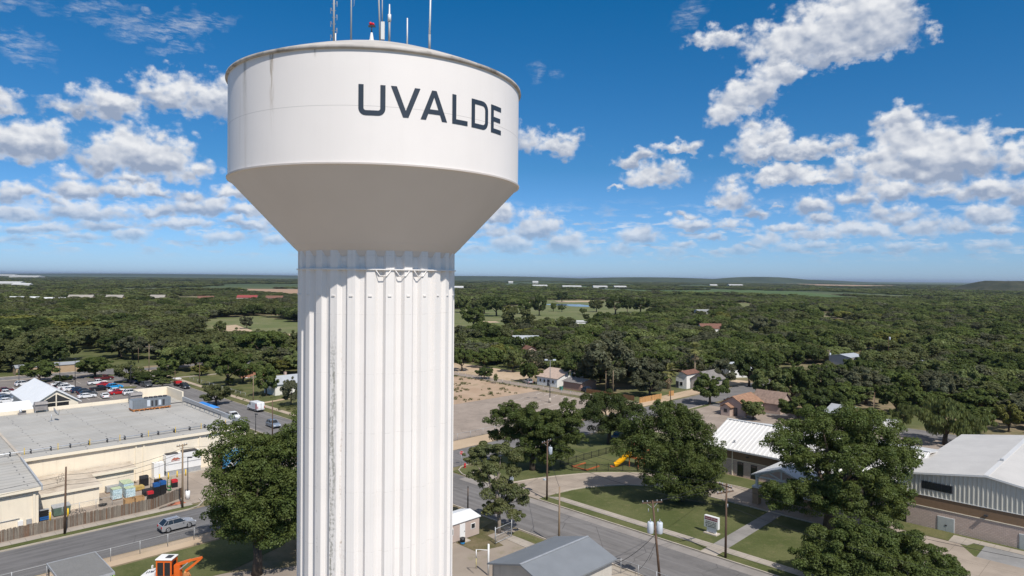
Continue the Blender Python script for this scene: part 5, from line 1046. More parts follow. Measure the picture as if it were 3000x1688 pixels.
for k, z in enumerate((1.5, 1.3, 1.1, .92)):
    y = -.72+.1*rng.random()
    while y < .7:
        wd = rng.uniform(.05, .16); b.box(-.24, -.236, y, min(y+wd, .78), z-.055, z+.055); y += wd+rng.choice((.03, .03, .1))
b.build('changeable_letters', black, brd)
single('notice_board', MB().box(-.05, .05, -.35, .35, .35, .95).box(-.03, .03, -.3, -.24, 0, .35).box(-.03, .03, .24, .3, 0, .35), tank_grey, 'small grey sign board on the verge under the leafy corner tree', 'sign', 75.2, 74.9, .06)
# playground
sbx = thing('sandbox_border', 'orange brown timber border of a sandpit on the playground grass', 'sandbox', 88.8, 71.0)
MB().box(-.1, .06, 0, 2.8, .06, .26).build('timber', orange_wood, sbx); MB().box(.07, 3.4, 2.8, 2.96, .06, .26).build('timber', orange_wood, sbx); MB().box(.07, 3.5, -.08, .08, .06, .26).build('timber', orange_wood, sbx)
for a, c in ((-.05, 2.85), (-.05, 0)): MB().box(a-.18, a+.18, c-.18, c+.18, .265, .31).build('corner_seat', orange_wood, sbx)
pg = thing('play_tower', 'wooden play tower with brown roof and yellow tube slide under the big tree', 'playset', 97.0, 66.6)
for a in (-.9, .9):
    for c in (-.9, .9): MB().box(a-.06, a+.06, c-.06, c+.06, 0, 3.2).build('post', orange_wood, pg)
MB().box(-1, 1, -1, 1, 1.6, 1.72).box(-1, 1, -1, -.93, 1.72, 2.4).box(.93, 1, -.92, 1, 1.72, 2.4).box(-1.0, .92, .93, 1, 1.9, 2.4).build('deck', orange_wood, pg)
MB().hull8([(-1.15, -1.15, 3.2), (1.15, -1.15, 3.2), (1.15, 1.15, 3.2), (-1.15, 1.15, 3.2), (-.05, -1.1, 4.2), (.05, -1.1, 4.2), (.05, 1.1, 4.2), (-.05, 1.1, 4.2)]).build('roof', pmat('play_roof', (.30, .12, .07), .8), pg)
yel = pmat('slide_yellow', (.85, .42, .005), .35)
sp = [Vector((-.9, .5, 2.3)), Vector((-1.1, .75, 2.28)), Vector((-1.5, 1.2, 1.9)), Vector((-1.9, 1.6, 1.4)), Vector((-2.3, 2.0, .9)), Vector((-2.65, 2.35, .5)), Vector((-2.85, 2.55, .42))]
s_ = MB().tube(sp, [.46]*7, 12, cap=False).build('tube_slide', yel, pg)
for k in range(1, 6): MB().tube([sp[k]-(sp[k]-sp[k-1])*.06, sp[k]+(sp[k+1]-sp[k])*.06], .455, 12).build('flange', yel, s_)
MB().cbox((-3.1, 2.8, .12), (.7, .7, .2), D2R(-40)).build('exit_step', orange_wood, pg)
MB().beam((1, 0, 2.3), (4.2, 0, 2.3), .12).beam((4.2, -.9, 0), (4.2, 0, 2.4), .1).beam((4.2, .9, 0), (4.2, 0, 2.4), .1).build('swing_frame', orange_wood, pg); MB().beam((2.4, 0, .5), (2.8, 0, .5), .25, .05).beam((2.42, 0, .5), (2.42, 0, 2.25), .015).beam((2.78, 0, .5), (2.78, 0, 2.25), .015).build('swing', yel, pg)
# palms
def palm(lab, p, q, h, s, seed):
    o = thing('palm_tree', lab, 'palm tree', p, q, 0, 0); rng = random.Random(seed)
    MB().tube([(0, 0, 0), (.1, 0, h*.5), (0, .1, h)], [.22*s, .16*s, .15*s], 8).build('trunk', pmat('palm_trunk', (.30, .23, .16), .95, .2, 3, stretch=(1, 1, 5)), o)
    for part, n, lo, hi, m in (('crown', 60, -.55, 1.35, pmat('palm_leaf', (.20, .20, .065), .6, .3, 1)), ('dead_skirt', 30, -1.45, -.9, pmat('palm_dead_leaf', (.27, .20, .115), .9, .25, 1))):
        b = MB()
        for k in range(n):
            a = rng.uniform(0, 6.283); e = rng.uniform(lo, hi); L = s*rng.uniform(1.15, 1.75)*(1 if part == 'crown' else .8); d = Vector((math.cos(a)*math.cos(e), math.sin(a)*math.cos(e), math.sin(e))); sd = Vector((-math.sin(a), math.cos(a), 0)); c = Vector((0, .1, h)) + (Vector((0, 0, -.5*s)) if part != 'crown' else Vector())
            tip = c+d*L
            for j in range(7):
                t = (j-3)/3*.75; dd = (d*math.cos(t)+sd*math.sin(t)); e0 = c+d*L*.45; e1 = e0+dd*L*.6-Vector((0, 0, .16*L)); w = sd*.045*s*2
                b.poly([e0-w*.3, e0+w*.3, e1+w*.5, e1-w*.5])
            b.poly([c-sd*.03, c+sd*.03, c+d*L*.5+sd*.03, c+d*L*.5-sd*.03])
        b.build(part, m, o)
palm('tall fan palm with a dry skirt standing above the white clapboard house', 195.4, 112.6, 9.6, 1.75, 1); palm('shorter shaggy fan palm in front of the white clapboard house', 172.6, 108.0, 5.4, 1.9, 2)
# yard things behind the store
def pallet(lab, p, q, w, l, h, mt, nm='wrapped_pallet', cat='pallet', rot=GRID, group=None):
    o = thing(nm, lab, cat, p, q, .03, rot, group)
    b = MB()
    for k in range(4): b.box(0, w, k*l/3.4, k*l/3.4+l*.1, 0, .12)
    b.build('pallet', brown_wood, o); n = 4
    b = MB()
    for k in range(n): b.box(.03+.015*(k % 2), w-.03, .03, l-.03-.02*(k % 2), .13+k*(h-.13)/n, .13+(k+.94)*(h-.13)/n)
    b.build('load', mt, o); return o
aqua = pmat('bottled_water', (.36, .52, .58), .25, .25, 5, col2=(.55, .66, .68)); lime = pmat('shrink_wrap_lime', (.42, .50, .32), .3, .2, 4)
PG = 'pallets of bottled water'
a1 = pallet('front left pallet of bottled water beside the tan annex', 28.1, 107.4, 1.25, 1.3, 1.5, aqua, group=PG); a2 = pallet('front right pallet of bottled water in the service yard', 29.7, 107.1, 1.3, 1.3, 1.35, aqua, group=PG); a3 = pallet('rear pallet of bottled water, tallest of the three', 29.9, 108.9, 1.4, 2.4, 1.6, aqua, group=PG)
for o, w, l, h in ((a1, 1.25, 1.3, 1.5), (a2, 1.3, 1.3, 1.35), (a3, 1.4, 2.4, 1.6)): MB().box(.02, w-.02, .02, l-.02, h, h+.06).build('wrap', lime, o)
pallet('grey wrapped pallet with cardboard at the annex wall', 28.4, 111.5, 1.8, 1.6, .9, pmat('grey_wrap', (.30, .31, .32), .5, .2, 3)); pallet('low yellow wrapped pallet behind the bottled water', 31.6, 109.7, 1.4, 1.2, .6, pmat('ochre_boxes', (.42, .30, .10), .8, .2, 3))
card = pmat('cardboard', (.40, .245, .115), .85, .12, 1.5)
for p, lab in ((28.6, 'left cardboard bin against the board fence'), (29.9, 'right cardboard bin against the board fence')):
    o = thing('cardboard_bin', lab, 'box', p, 103.3, .03, group='cardboard bins at the fence'); MB().box(0, 1.15, 0, .06, 0, .95).box(0, 1.15, .94, 1, 0, .95).box(0, .06, .06, .94, 0, .95).box(1.09, 1.15, .06, .94, 0, .95).build('sides', card, o); MB().box(.06, 1.09, .06, .94, 0, .08).build('bottom', card, o)
blu = pmat('blue_crate', (.02, .10, .30), .45, .1, 3); red_c = pmat('red_crate', (.50, .03, .04), .45); grn = pmat('green_crate', (.04, .20, .06), .45)
def crates(lab, p, q, w, l, n, base, top, hh=.19):
    o = thing('crate_stack', lab, 'crates', p, q, .03, GRID, 'stacked crates in the service yard')
    for k in range(n):
        b = MB(); z = k*hh
        b.box(0, w, 0, .04, z, z+hh*.9).box(0, w, l-.04, l, z, z+hh*.9).box(0, .04, .04, l-.04, z, z+hh*.9).box(w-.04, w, .04, l-.04, z, z+hh*.9).box(.04, w-.04, .04, l-.04, z, z+.03); b.build('crate', top if k >= n-2 else base, o)
crates('black crate stack with red crates on top by the cardboard bins', 31.6, 103.7, .75, .6, 7, black, red_c); crates('tall black crate stack with blue top, left of a pair', 32.6, 104.4, .8, .7, 8, black, blu, .27); crates('tall black crate stack with blue top, right of a pair', 33.6, 104.8, .8, .7, 8, black, blu, .27); crates('dark crate stack with dull grey top behind the blue topped pair', 31.8, 106.4, 1.4, .7, 5, black, dkmetal); crates('black crate stack standing by the trolleys', 34.2, 108.8, 1.0, .8, 7, black, black); crates('crate stack with dark red top, rightmost by the fence end', 36.2, 107.8, .8, .8, 6, black, red_c); crates('black crate heap against the yellow bollard near the wall', 33.0, 111.6, 1.1, .8, 8, black, dkmetal)
def trolley(lab, p, q, m):
    o = thing('hand_trolley', lab, 'trolley', p, q, .03, GRID, 'hand trolleys in the service yard')
    MB().tube([(0, 0, .2), (0, 0, 1.5), (.5, 0, 1.5), (.5, 0, .2)], .03, 6).tube([(0, 0, .7), (.5, 0, .7)], .025, 6).build('frame', m, o); MB().box(-.02, .52, -.5, 0, .16, .2).build('toe_plate', m, o)
    for x in (0, .5): MB().tube([(x-.04, .05, .14), (x+.04, .05, .14)], .14, 10).build('wheel', rubber, o)
trolley('green hand trolley beside the black crates', 35.2, 107.0, grn); trolley('second green hand trolley by the red topped crates', 35.8, 108.6, grn); trolley('black hand trolley near the wall', 33.9, 110.0, dkmetal); trolley('grey hand trolley behind the pallets', 31.0, 111.2, galv)
o = thing('dumpster', 'green metal dumpster behind the board fence near the leaning pole', 'dumpster', 20.6, 105.2, .03)
gm_ = pmat('dumpster_green', (.10, .15, .115), .6, .15, 2); MB().hull8([(.1, .1, .1), (1.9, .1, .1), (1.9, 1.2, .1), (.1, 1.2, .1), (0, 0, 1.15), (2, 0, 1.15), (2, 1.3, 1.15), (0, 1.3, 1.15)]).build('bin', gm_, o); MB().hull8([(-.03, -.03, 1.16), (2.03, -.03, 1.16), (2.03, 1.33, 1.3), (-.03, 1.33, 1.3), (-.03, -.03, 1.2), (2.03, -.03, 1.2), (2.03, 1.33, 1.36), (-.03, 1.33, 1.36)]).build('lid', galv, o)
o = thing('drinks_rack', 'rack of blue and white drinks trays at the corner of the store wing', 'rack', 18.9, 104.6, .03)
MB().box(0, .05, 0, .05, 0, 1.4).box(1.1, 1.15, 0, .05, 0, 1.4).box(0, 1.15, 0, .6, 1.38, 1.42).build('frame', galv, o)
for k in range(5): MB().box(.06, 1.09, 0, .55, .12+k*.25, .3+k*.25).build('tray', blu if k < 2 else black, o)
bk = thing('bicycle', 'black bicycle parked against the inside of the board fence', 'bicycle', 22.6, 103.6, .03)
def ringpts(c, r, n=18): return [(c[0]+r*math.cos(2*math.pi*k/n), c[1], c[2]+r*math.sin(2*math.pi*k/n)) for k in range(n+1)]
for x in (0, 1.05): w_ = MB().tube(ringpts((x, 0, .34), .33), .028, 6, cap=False).build('wheel', rubber, bk)
MB().tube([(0, 0, .34), (.4, 0, .34), (.28, 0, .85)], .02, 6).tube([(.4, 0, .34), (.92, 0, .8), (.3, 0, .78)], .02, 6).tube([(1.05, 0, .34), (.9, 0, .98)], .02, 6).tube([(0, 0, .34), (.3, 0, .76)], .015, 6).build('frame', dkmetal, bk)
MB().tube([(.88, -.27, 1.02), (.9, 0, .98), (.88, .27, 1.02)], .018, 6).build('handlebar', dkmetal, bk); MB().cbox((.27, 0, .89), (.26, .14, .07)).build('saddle', black, bk)
single('junk_heap', MB().cbox((0, 0, .15), (.6, .5, .3), .3).cbox((.5, .1, .12), (.4, .3, .24), 1.0).ball((.2, -.3, .2), .2), black, 'little heap of dark rubbish at the foot of the annex', 'rubbish', 26.4, 106.0, .03)
single('rubble_heap', MB().hull8([(-1.3, -.5, 0), (1.3, -.4, 0), (1.2, .5, 0), (-1.2, .4, 0), (-.8, -.2, .22), (.8, -.15, .26), (.7, .2, .25), (-.7, .2, .2)]), pmat('red_soil', (.33, .12, .07), .95, .2, 2), 'low heap of red soil at the broken end of the board fence', 'soil heap', 34.0, 99.9, .02)
single('fallen_boards', MB().beam((-1.2, -.3, .1), (1.0, .2, .35), .12, .04).beam((-1, .1, .06), (1.2, -.2, .06), .12, .04).beam((-.8, .3, .05), (.8, .3, .25), .1, .04), fence_wood, 'broken fence boards lying by the red soil heap', 'boards', 32.8, 99.4, .06)
for p, lab in ((16.4, 'white wall air conditioner left of a pair on the store wing'), (17.3, 'grey wall air conditioner right of a pair on the store wing')):
    o = thing('wall_unit', lab, 'air conditioner', p, 102.75, .6, group='wall air conditioners'); MB().box(0, .55, 0, .24, 0, .6).build('housing', white if p < 17 else galv, o); MB().cyl(.28, -.005, .3, .3, .2).build('fan_grille', dkmetal, o)
cd_ = MB().tube([(14.2, 102.9, .2), (14.2, 102.9, 1.5), (16.6, 102.9, 1.5)], .04, 6)
o = thing('conduit', 'bent grey conduit on the store wing wall beside the wall air conditioners', 'pipe', 0, 0); cd_.build('pipe', galv, o)
o = thing('awning', 'bright blue canopy roof at the right parapet of the store', 'canopy', 58.4, 153.0)
for a in (.1, 2.6):
    for c in (.1, 6.9): MB().cyl(a, c, 0, 2.6, .06, n=8).build('post', galv, o)
MB().hull8([(-.2, -.3, 2.6), (2.9, -.3, 2.6), (2.9, 7.3, 2.6), (-.2, 7.3, 2.6), (1.2, .8, 3.2), (1.6, .8, 3.2), (1.6, 6.2, 3.2), (1.2, 6.2, 3.2)]).build('cover', pmat('awning_blue', (.04, .22, .60), .55), o)
o = thing('wire_bench', 'small dark bench on the dry grass by the right end of the store', 'bench', 57.8, 133.5, .06); MB().box(0, 1.3, 0, .4, .4, .46).build('seat', dkmetal, o); MB().box(0, 1.3, .38, .42, .46, .85).build('backrest', dkmetal, o); MB().box(.05, .12, 0, .38, 0, .4).box(1.18, 1.25, 0, .38, 0, .4).build('leg_frames', dkmetal, o)
# tower yard
o = thing('pipe_gallows', 'white pipe standpipe with a hanging yellow hose beside the grey shed', 'standpipe', 49.9, 53.1)
MB().tube([(0, 0, 0), (0, 0, 3.4)], .1, 8).build('pole', white, o); MB().tube([(0, 0, 2.75), (-.95, .95, 2.8)], .04, 6).build('arm', white, o); MB().tube([(-.93, .93, 2.8), (-.93, .93, 1.9)], .06, 6).build('sleeve', white, o); MB().tube([(-.93, .93, 1.9), (-.9, .98, .7)], .04, 6).build('hose', pmat('hose_yellow', (.55, .48, .2), .6), o)
o = thing('rubbish_bin', 'dark round bin with blue bottom beside the mobile home door', 'bin', 53.6, 61.6); MB().cyl(0, 0, 0, .3, .26, .29, n=12).build('lower_body', pmat('bin_blue', (.03, .20, .42), .5), o); MB().cyl(0, 0, .3, .75, .31, .34, n=12).build('upper_body', black, o)
single('wheelie_bin', MB().hull8([(0, 0, .05), (.6, 0, .05), (.6, .7, .05), (0, .7, .05), (-.05, -.05, 1.0), (.65, -.05, 1.0), (.65, .75, 1.0), (-.05, .75, 1.0)]).box(-.08, .68, -.08, .78, 1.0, 1.08), pmat('teal_plastic', (.06, .20, .16), .5), 'teal wheeled bin by the alley in front of the white bungalow', 'bin', 147.4, 127.1)
o = thing('dumpster', 'dark green rubbish container under the big left tree', 'dumpster', 37.5, 70.0); MB().box(0, 1.4, 0, 1.2, .1, 1.1).build('bin', pmat('deep_green', (.02, .06, .045), .6), o); MB().box(-.05, 1.45, -.05, 1.25, 1.1, 1.18).build('lid', black, o)
o = thing('tall_panel', 'tall white panel standing out of the thicket at right', 'panel', 217.0, 56.8, 0, D2R(20)); MB().box(0, 1.6, 0, .3, .3, 4.2).build('panel', white, o); MB().cyl(.3, .15, 0, .4, .1, n=6).cyl(1.3, .15, 0, .4, .1, n=6).build('legs_frame', galv, o)
# ================================================================ vehicles
def paint(name, c, rough=.28, metal=.0): return pmat('car_paint_'+name, c, rough, metal=metal, spec=.6)
PAINT_C = {'white': paint('white', (.74, .74, .74)), 'silver': paint('silver', (.50, .50, .51), .25, .55), 'black': paint('black', (.012, .013, .016), .2), 'navy': paint('navy', (.02, .035, .075), .22), 'red': paint('red', (.42, .015, .02), .25), 'maroon': paint('maroon', (.11, .015, .018), .25), 'blue': paint('blue', (.02, .30, .66), .25), 'grey': paint('grey', (.11, .115, .12), .28, .3), 'bluegrey': paint('bluegrey', (.30, .35, .42), .25, .4)}
lamp_w = pmat('headlamp_glass', (.62, .64, .66), .12, spec=.6); lamp_r = pmat('taillamp_red', (.40, .012, .012), .2)
PROTO = {}
def bevel(o, w=.05): m = o.modifiers.new('soft_edges', 'BEVEL'); m.width = w; m.segments = 2; m.limit_method = 'ANGLE'; m.angle_limit = D2R(35); return o
def side_prism(mb, prof, y0, y1, mi=0, inset=0.0):
    n = len(prof); b = len(mb.v); zc = sum(z for _, z in prof)/n
    mb.v += [(x, y0, z) for x, z in prof] + [(x, y1, z) for x, z in prof]
    mb.f.append(tuple(range(b, b+n))); mb.f.append(tuple(range(b+2*n-1, b+n-1, -1)))
    for k in range(n): j = (k+1) % n; mb.f.append((b+j, b+k, b+n+k, b+n+j))
    mb.i += [mi]*(n+2); mb.sm += [False]*(n+2)
SPEC = {  # length, width, belt z, roof z, body profile (x,z from rear to front, clockwise), glasshouse bottom x0,x1, top x0,x1, wheel x, radius
 'suv': (4.1, 1.62, .92, 1.52, [(0, .34), (0, .66), (.06, .94), (2.95, .97), (3.15, .95), (3.9, .84), (4.1, .62), (4.1, .30), (3.9, .24), (.15, .24)], (.10, 3.0), (.72, 2.2), (.78, 3.28), .36),
 'sedan': (4.15, 1.58, .82, 1.24, [(0, .34), (0, .6), (.06, .80), (.75, .86), (2.95, .86), (3.2, .82), (4.0, .68), (4.15, .52), (4.15, .28), (3.95, .22), (.15, .22)], (.55, 3.15), (1.15, 2.35), (.8, 3.35), .3),
 'pickup': (4.9, 1.68, .98, 1.52, [(0, .42), (0, .95), (1.95, .98), (3.75, 1.0), (3.9, .98), (4.75, .9), (4.9, .7), (4.9, .36), (4.7, .32), (.15, .34)], (1.95, 3.85), (2.1, 3.2), (.95, 3.95), .36)}
def make_car(kind, col):
    L, Wd, zb, zr, prof, gb, gt, wx, wr = SPEC[kind]; o = bpy.data.objects.new({'suv': 'parked_suv', 'sedan': 'parked_sedan', 'pickup': 'parked_pickup'}[kind], None); COL.objects.link(o); c = L/2; h = Wd/2
    pr = [(x-c, z) for x, z in prof]; b = MB(); side_prism(b, pr, -h, h); body = bevel(b.build('body', PAINT_C[col], o), .06)
    g = MB(); t = .13; g.hull8([(gb[0]-c, -h+.05, zb-.02), (gb[1]-c, -h+.05, zb-.02), (gb[1]-c, h-.05, zb-.02), (gb[0]-c, h-.05, zb-.02), (gt[0]-c, -h+t+.05, zr-.04), (gt[1]-c, -h+t+.05, zr-.04), (gt[1]-c, h-t-.05, zr-.04), (gt[0]-c, h-t-.05, zr-.04)]); g.build('windows', glass_dk, o)
    r = MB(); r.hull8([(gt[0]-c-.04, -h+t+.02, zr-.06), (gt[1]-c+.05, -h+t+.02, zr-.06), (gt[1]-c+.05, h-t-.02, zr-.06), (gt[0]-c-.04, h-t-.02, zr-.06), (gt[0]-c+.06, -h+t+.12, zr), (gt[1]-c-.08, -h+t+.12, zr), (gt[1]-c-.08, h-t-.12, zr), (gt[0]-c+.06, h-t-.12, zr)])
    for s in (-1, 1):
        yb, yt = s*(h-.045), s*(h-t-.03)
        for f0, f1, w in ((0, 0, .09), (1, 1, .07), (.45, .42, .06)) + (((.20, .12, .07),) if kind == 'suv' else ()):
            xb, xt = gb[0]+(gb[1]-gb[0])*f0-c, gt[0]+(gt[1]-gt[0])*f1-c; r.beam((xb, yb, zb-.02), (xt, yt, zr-.03), w, .05)
    bevel(r.build('roof', PAINT_C[col], o), .03)
    if kind == 'pickup': MB().box(-c+.1, gb[0]-c-.08, -h+.1, h-.1, .984, .99).build('load_bed', black, o)
    if kind == 'suv':
        for s in (-1, 1): MB().beam((gt[0]-c+.1, s*(h-t-.12), zr+.04), (gt[1]-c-.15, s*(h-t-.12), zr+.04), .04).build('roof_rail', dkmetal, o)
    for x in wx:
        for s in (-1, 1):
            y = s*(h-.02); w = MB().tube([(x-c, y-s*.18, wr), (x-c, y-s*.15, wr), (x-c, y+s*.015, wr), (x-c, y+s*.03, wr)], [wr*.9, wr, wr, wr*.88], 16).build('wheel', rubber, o); MB().tube([(x-c, y+s*.031, wr), (x-c, y+s*.04, wr)], [wr*.64, wr*.58], 12).build('rim', chrome, w)
    zl = prof[-5][1] if kind != 'suv' else .66
    for s in (-1, 1):
        MB().cbox((c-.09, s*(h-.24), .62 if kind != 'pickup' else .76), (.24, .36, .16)).build('headlight', lamp_w, o); MB().cbox((-c+.05, s*(h-.14), .74 if kind != 'sedan' else .64), (.14, .24, .24)).build('taillight', lamp_r, o); MB().cbox((gb[1]-c-.45, s*(h+.08), zb+.05), (.12, .16, .12)).build('wing_mirror', PAINT_C[col], o)
    MB().box(c-.03, c+.03, -h+.1, h-.1, .28, .44).box(-c-.03, -c+.03, -h+.1, h-.1, .32, .46).build('bumper', black if kind != 'sedan' else PAINT_C[col], o)
    return o
def car(kind, col, lab, p, q, ang=0.0, group='cars in the store parking lot', name=None):
    k = (kind, col)
    if k not in PROTO: o = PROTO[k] = make_car(kind, col)
    else: o = copy_tree(PROTO[k])
    if name: o.name = name
    o.location = W2(p, q, .035); o.rotation_euler = (0, 0, GRID+D2R(ang)); tag(o, lab, {'suv': 'car', 'sedan': 'car', 'pickup': 'pickup truck'}[kind])
    o['group'] = group; return o
for a in [('suv', 'white', 'white car driving across the store lot, farthest left beside the lot tree', 38.9, 235.3, 8), ('suv', 'black', 'dark car behind the leftmost lot lamp', 35.0, 216.3, 80), ('pickup', 'maroon', 'maroon pickup at the left edge of the photo behind a white pickup', 32.6, 224.5, 0), ('pickup', 'white', 'white pickup at the left edge nearest the white mansard roof', 32.2, 219.5, 0),
          ('sedan', 'grey', 'grey car in the left edge row next to the white pickup', 31.3, 214.9, 0), ('suv', 'bluegrey', 'blue grey car in the left edge row', 31.5, 210.5, 0), ('sedan', 'white', 'white car nearest the store in the left edge row', 30.8, 206.6, 0),
          ('suv', 'black', 'black car just left of the store gable peak', 40.5, 225.0, 0), ('sedan', 'white', 'white car at the back of the row right of the gable', 46.1, 228.2, 0), ('sedan', 'black', 'black car between two white cars right of the gable', 46.0, 224.4, 0), ('suv', 'white', 'white car third from the back in the row right of the gable', 46.2, 220.6, 0), ('sedan', 'white', 'white car in the middle of the row right of the gable', 46.6, 216.4, 0), ('suv', 'navy', 'navy car in the row right of the gable behind the lamp post', 47.6, 212.2, 0), ('suv', 'black', 'black car in front of the navy one right of the gable', 48.2, 208.4, 0), ('suv', 'grey', 'dark grey car second nearest the store in the row right of the gable', 47.9, 204.9, 0), ('sedan', 'white', 'white car nearest the store in the row right of the gable', 46.8, 201.5, 0),
          ('sedan', 'white', 'little white car with red stripe behind the store parapet', 50.3, 199.0, 85), ('pickup', 'white', 'long white pickup in front of the broad island tree', 54.7, 224.2, 0), ('sedan', 'red', 'red car half hidden by the blue car', 55.6, 219.6, 0), ('pickup', 'black', 'black pickup left of the bright blue car', 52.4, 212.0, 0), ('suv', 'blue', 'bright blue car in the store lot', 56.2, 213.0, 0), ('sedan', 'white', 'white car in front of the bright blue car', 54.8, 206.0, 0), ('sedan', 'red', 'red car behind the chiller on the store roof', 54.4, 202.4, 0), ('suv', 'white', 'white car partly hidden by the raised store parapet', 56.7, 199.6, 0),
          ('pickup', 'maroon', 'dark maroon pickup in the shade of the broad island tree', 58.6, 232.5, 0), ('suv', 'navy', 'dark car in the shade of the low spreading tree', 63.4, 219.9, -80), ('suv', 'grey', 'dark grey car right of the low spreading tree', 63.7, 210.8, -80), ('pickup', 'black', 'black pickup behind the small round lot tree', 50.0, 238.5, 0)]: car(*a)
car('suv', 'silver', 'silver family car driving on the near street beside the left tree', 30.8, 90.1, 1, 'cars on the streets', 'silver_suv')
car('suv', 'black', 'dark car behind the red trailer on the far street', 70.7, 200.8, -90, 'cars on the streets', 'dark_suv'); car('pickup', 'white', 'white car parked beyond the right parapet of the store', 63.6, 151.6, -92, 'cars on the streets', 'white_pickup'); car('suv', 'bluegrey', 'silver blue car driving towards the crossing on the far street', 66.2, 137.2, -92, 'cars on the streets', 'silver_suv')
car('suv', 'silver', 'silver car parked in the shade at the alley corner', 149.6, 142.4, 70, 'cars parked by the houses'); car('pickup', 'navy', 'blue pickup parked under trees left of the orange roofed bungalow', 164.5, 84.0, 60, 'cars parked by the houses'); car('pickup', 'black', 'dark pickup parked behind the church playground trees', 110.5, 80.5, 5, 'cars parked by the houses')
car('suv', 'navy', 'navy car parked beside the brown board fence', 150.8, 121.0, 70, 'cars parked by the houses'); car('sedan', 'navy', 'dark blue car between the big dark tree and the bungalow', 178.0, 78.0, 60, 'cars parked by the houses')
# delivery van
vn = thing('delivery_van', 'white high roofed delivery van with red markings on the far street', 'van', 71.2, 156.6, .03, GRID+D2R(92))
pr = [(-2.6, .4), (-2.65, 1.0), (-2.5, 2.15), (-2.35, 2.25), (.9, 2.25), (1.25, 2.1), (1.75, 1.4), (2.45, 1.15), (2.6, .9), (2.6, .4), (2.4, .3), (-2.4, .3)]
b = MB(); side_prism(b, pr, -.92, .92); bevel(b.build('body', PAINT_C['white'], vn), .1)
MB().poly([(1.28, -.8, 2.06), (1.78, -.85, 1.42), (1.78, .85, 1.42), (1.28, .8, 2.06)]).build('windscreen', glass_dk, vn)
for s in (-1, 1):
    MB().box(.75, 1.35, *sorted((s*.925, s*.93)), 1.35, 1.95).build('side_window', glass_dk, vn); MB().cbox((2.5, s*.7, .95), (.2, .3, .2)).build('headlight', lamp_w, vn); MB().cbox((-2.6, s*.8, 1.1), (.1, .14, .6)).build('taillight', lamp_r, vn)
    b = MB(); [b.box(-1.5, .0, *sorted((s*.925, s*.93)), 1.0+.25*k, 1.1+.25*k) for k in range(4)]; b.build('grey_markings', tank_grey, vn); MB().box(-2.3, -1.75, *sorted((s*.925, s*.932)), .75, 1.9).build('red_marking', red, vn); MB().box(-2.4, 2.3, *sorted((s*.925, s*.94)), .42, .6).build('side_trim', black, vn)
    for x in (-1.6, 1.7): w = MB().tube([(x, s*.75, .36), (x, s*.95, .36)], .36, 16).build('wheel', rubber, vn); MB().tube([(x, s*.951, .36), (x, s*.96, .36)], .2, 12).build('rim', chrome, vn).parent = w
MB().box(-2.68, -2.655, -.02, .02, .5, 2.1).build('door_gap', dkmetal, vn); MB().box(-2.72, -2.6, -.9, .9, .35, .55).build('bumper', black, vn)
# trailer with red load, truck with blue body, box lorry seen through leaves
tl = thing('flat_trailer', 'red truck body with a white topped load parked up the far street', 'trailer', 71.0, 206.5, .03, GRID+D2R(90))
MB().box(-2.2, 2.0, -.9, .9, .55, .75).build('bed', dkmetal, tl); MB().box(-.4, 1.6, -.8, .8, .75, 1.35).build('red_load', red, tl); MB().box(.2, 2.0, -.9, .9, 1.9, 2.05).build('white_top', white, tl)
for x in (.3, 1.9): 
    for s in (-.85, .85): MB().cyl(x, s, 1.35, 1.9, .04, n=6).build('stay', dkmetal, tl)
for x in (-1.2, .9):
    for s in (-1, 1): MB().tube([(x, s*.72, .34), (x, s*.92, .34)], .34, 14).build('wheel', rubber, tl)
def box_truck(lab, p, q, ang, L, Hh, bodym, extra, cabm):
    o = thing('box_truck', lab, 'truck', p, q, .03, GRID+D2R(ang))
    MB().box(-L/2, L/2, -1.05, 1.05, .9, Hh).build('cargo_box', bodym, o); MB().box(-L/2, L/2+2.2, -.8, .8, .55, .85).build('chassis', dkmetal, o)
    cab = MB(); side_prism(cab, [(L/2+.2, .6), (L/2+.2, 2.2), (L/2+1.2, 2.2), (L/2+1.7, 1.45), (L/2+2.2, 1.2), (L/2+2.25, .6)], -.95, .95); bevel(cab.build('cab', cabm, o), .06); MB().box(L/2+.5, L/2+1.25, -.96, .96, 1.45, 2.05).build('cab_window', glass_dk, o)
    for x in (-L/2+.9, L/2+1.5):
        for s in (-1, 1): MB().tube([(x, s*.75, .45), (x, s*1.0, .45)], .45, 14).build('wheel', rubber, o)
    for nm, mb, mt in extra: mb.build(nm, mt, o)
    return o
box_truck('blue sided truck parked at the store wall behind the left tree', 47.5, 111.0, 0, 6.0, 3.3, pmat('truck_blue', (.06, .22, .40), .45), [('white_stripe', MB().hull8([(-2.4, -1.07, 1.0), (-1.2, -1.07, 1.0), (-1.2, -1.051, 1.0), (-2.4, -1.051, 1.0), (0, -1.07, 3.2), (1.0, -1.07, 3.2), (1.0, -1.051, 3.2), (0, -1.051, 3.2)]), white), ('end_frame', MB().box(-3.12, -3.01, -1.08, 1.08, .85, 3.35), brown_wood)], PAINT_C['white'])
box_truck('white truck with red patches on the far street behind the left tree', 67.0, 122.0, -90, 6.5, 3.0, PAINT_C['white'], [('red_patches', MB().box(-2.6, -1.4, -1.07, -1.055, 1.6, 2.4).box(-.6, .2, -1.07, -1.055, 1.2, 2.6).box(1.2, 2.6, -1.07, -1.055, 1.9, 2.3).box(-2, .5, -.7, .2, 3.005, 3.02), red)], PAINT_C['white'])
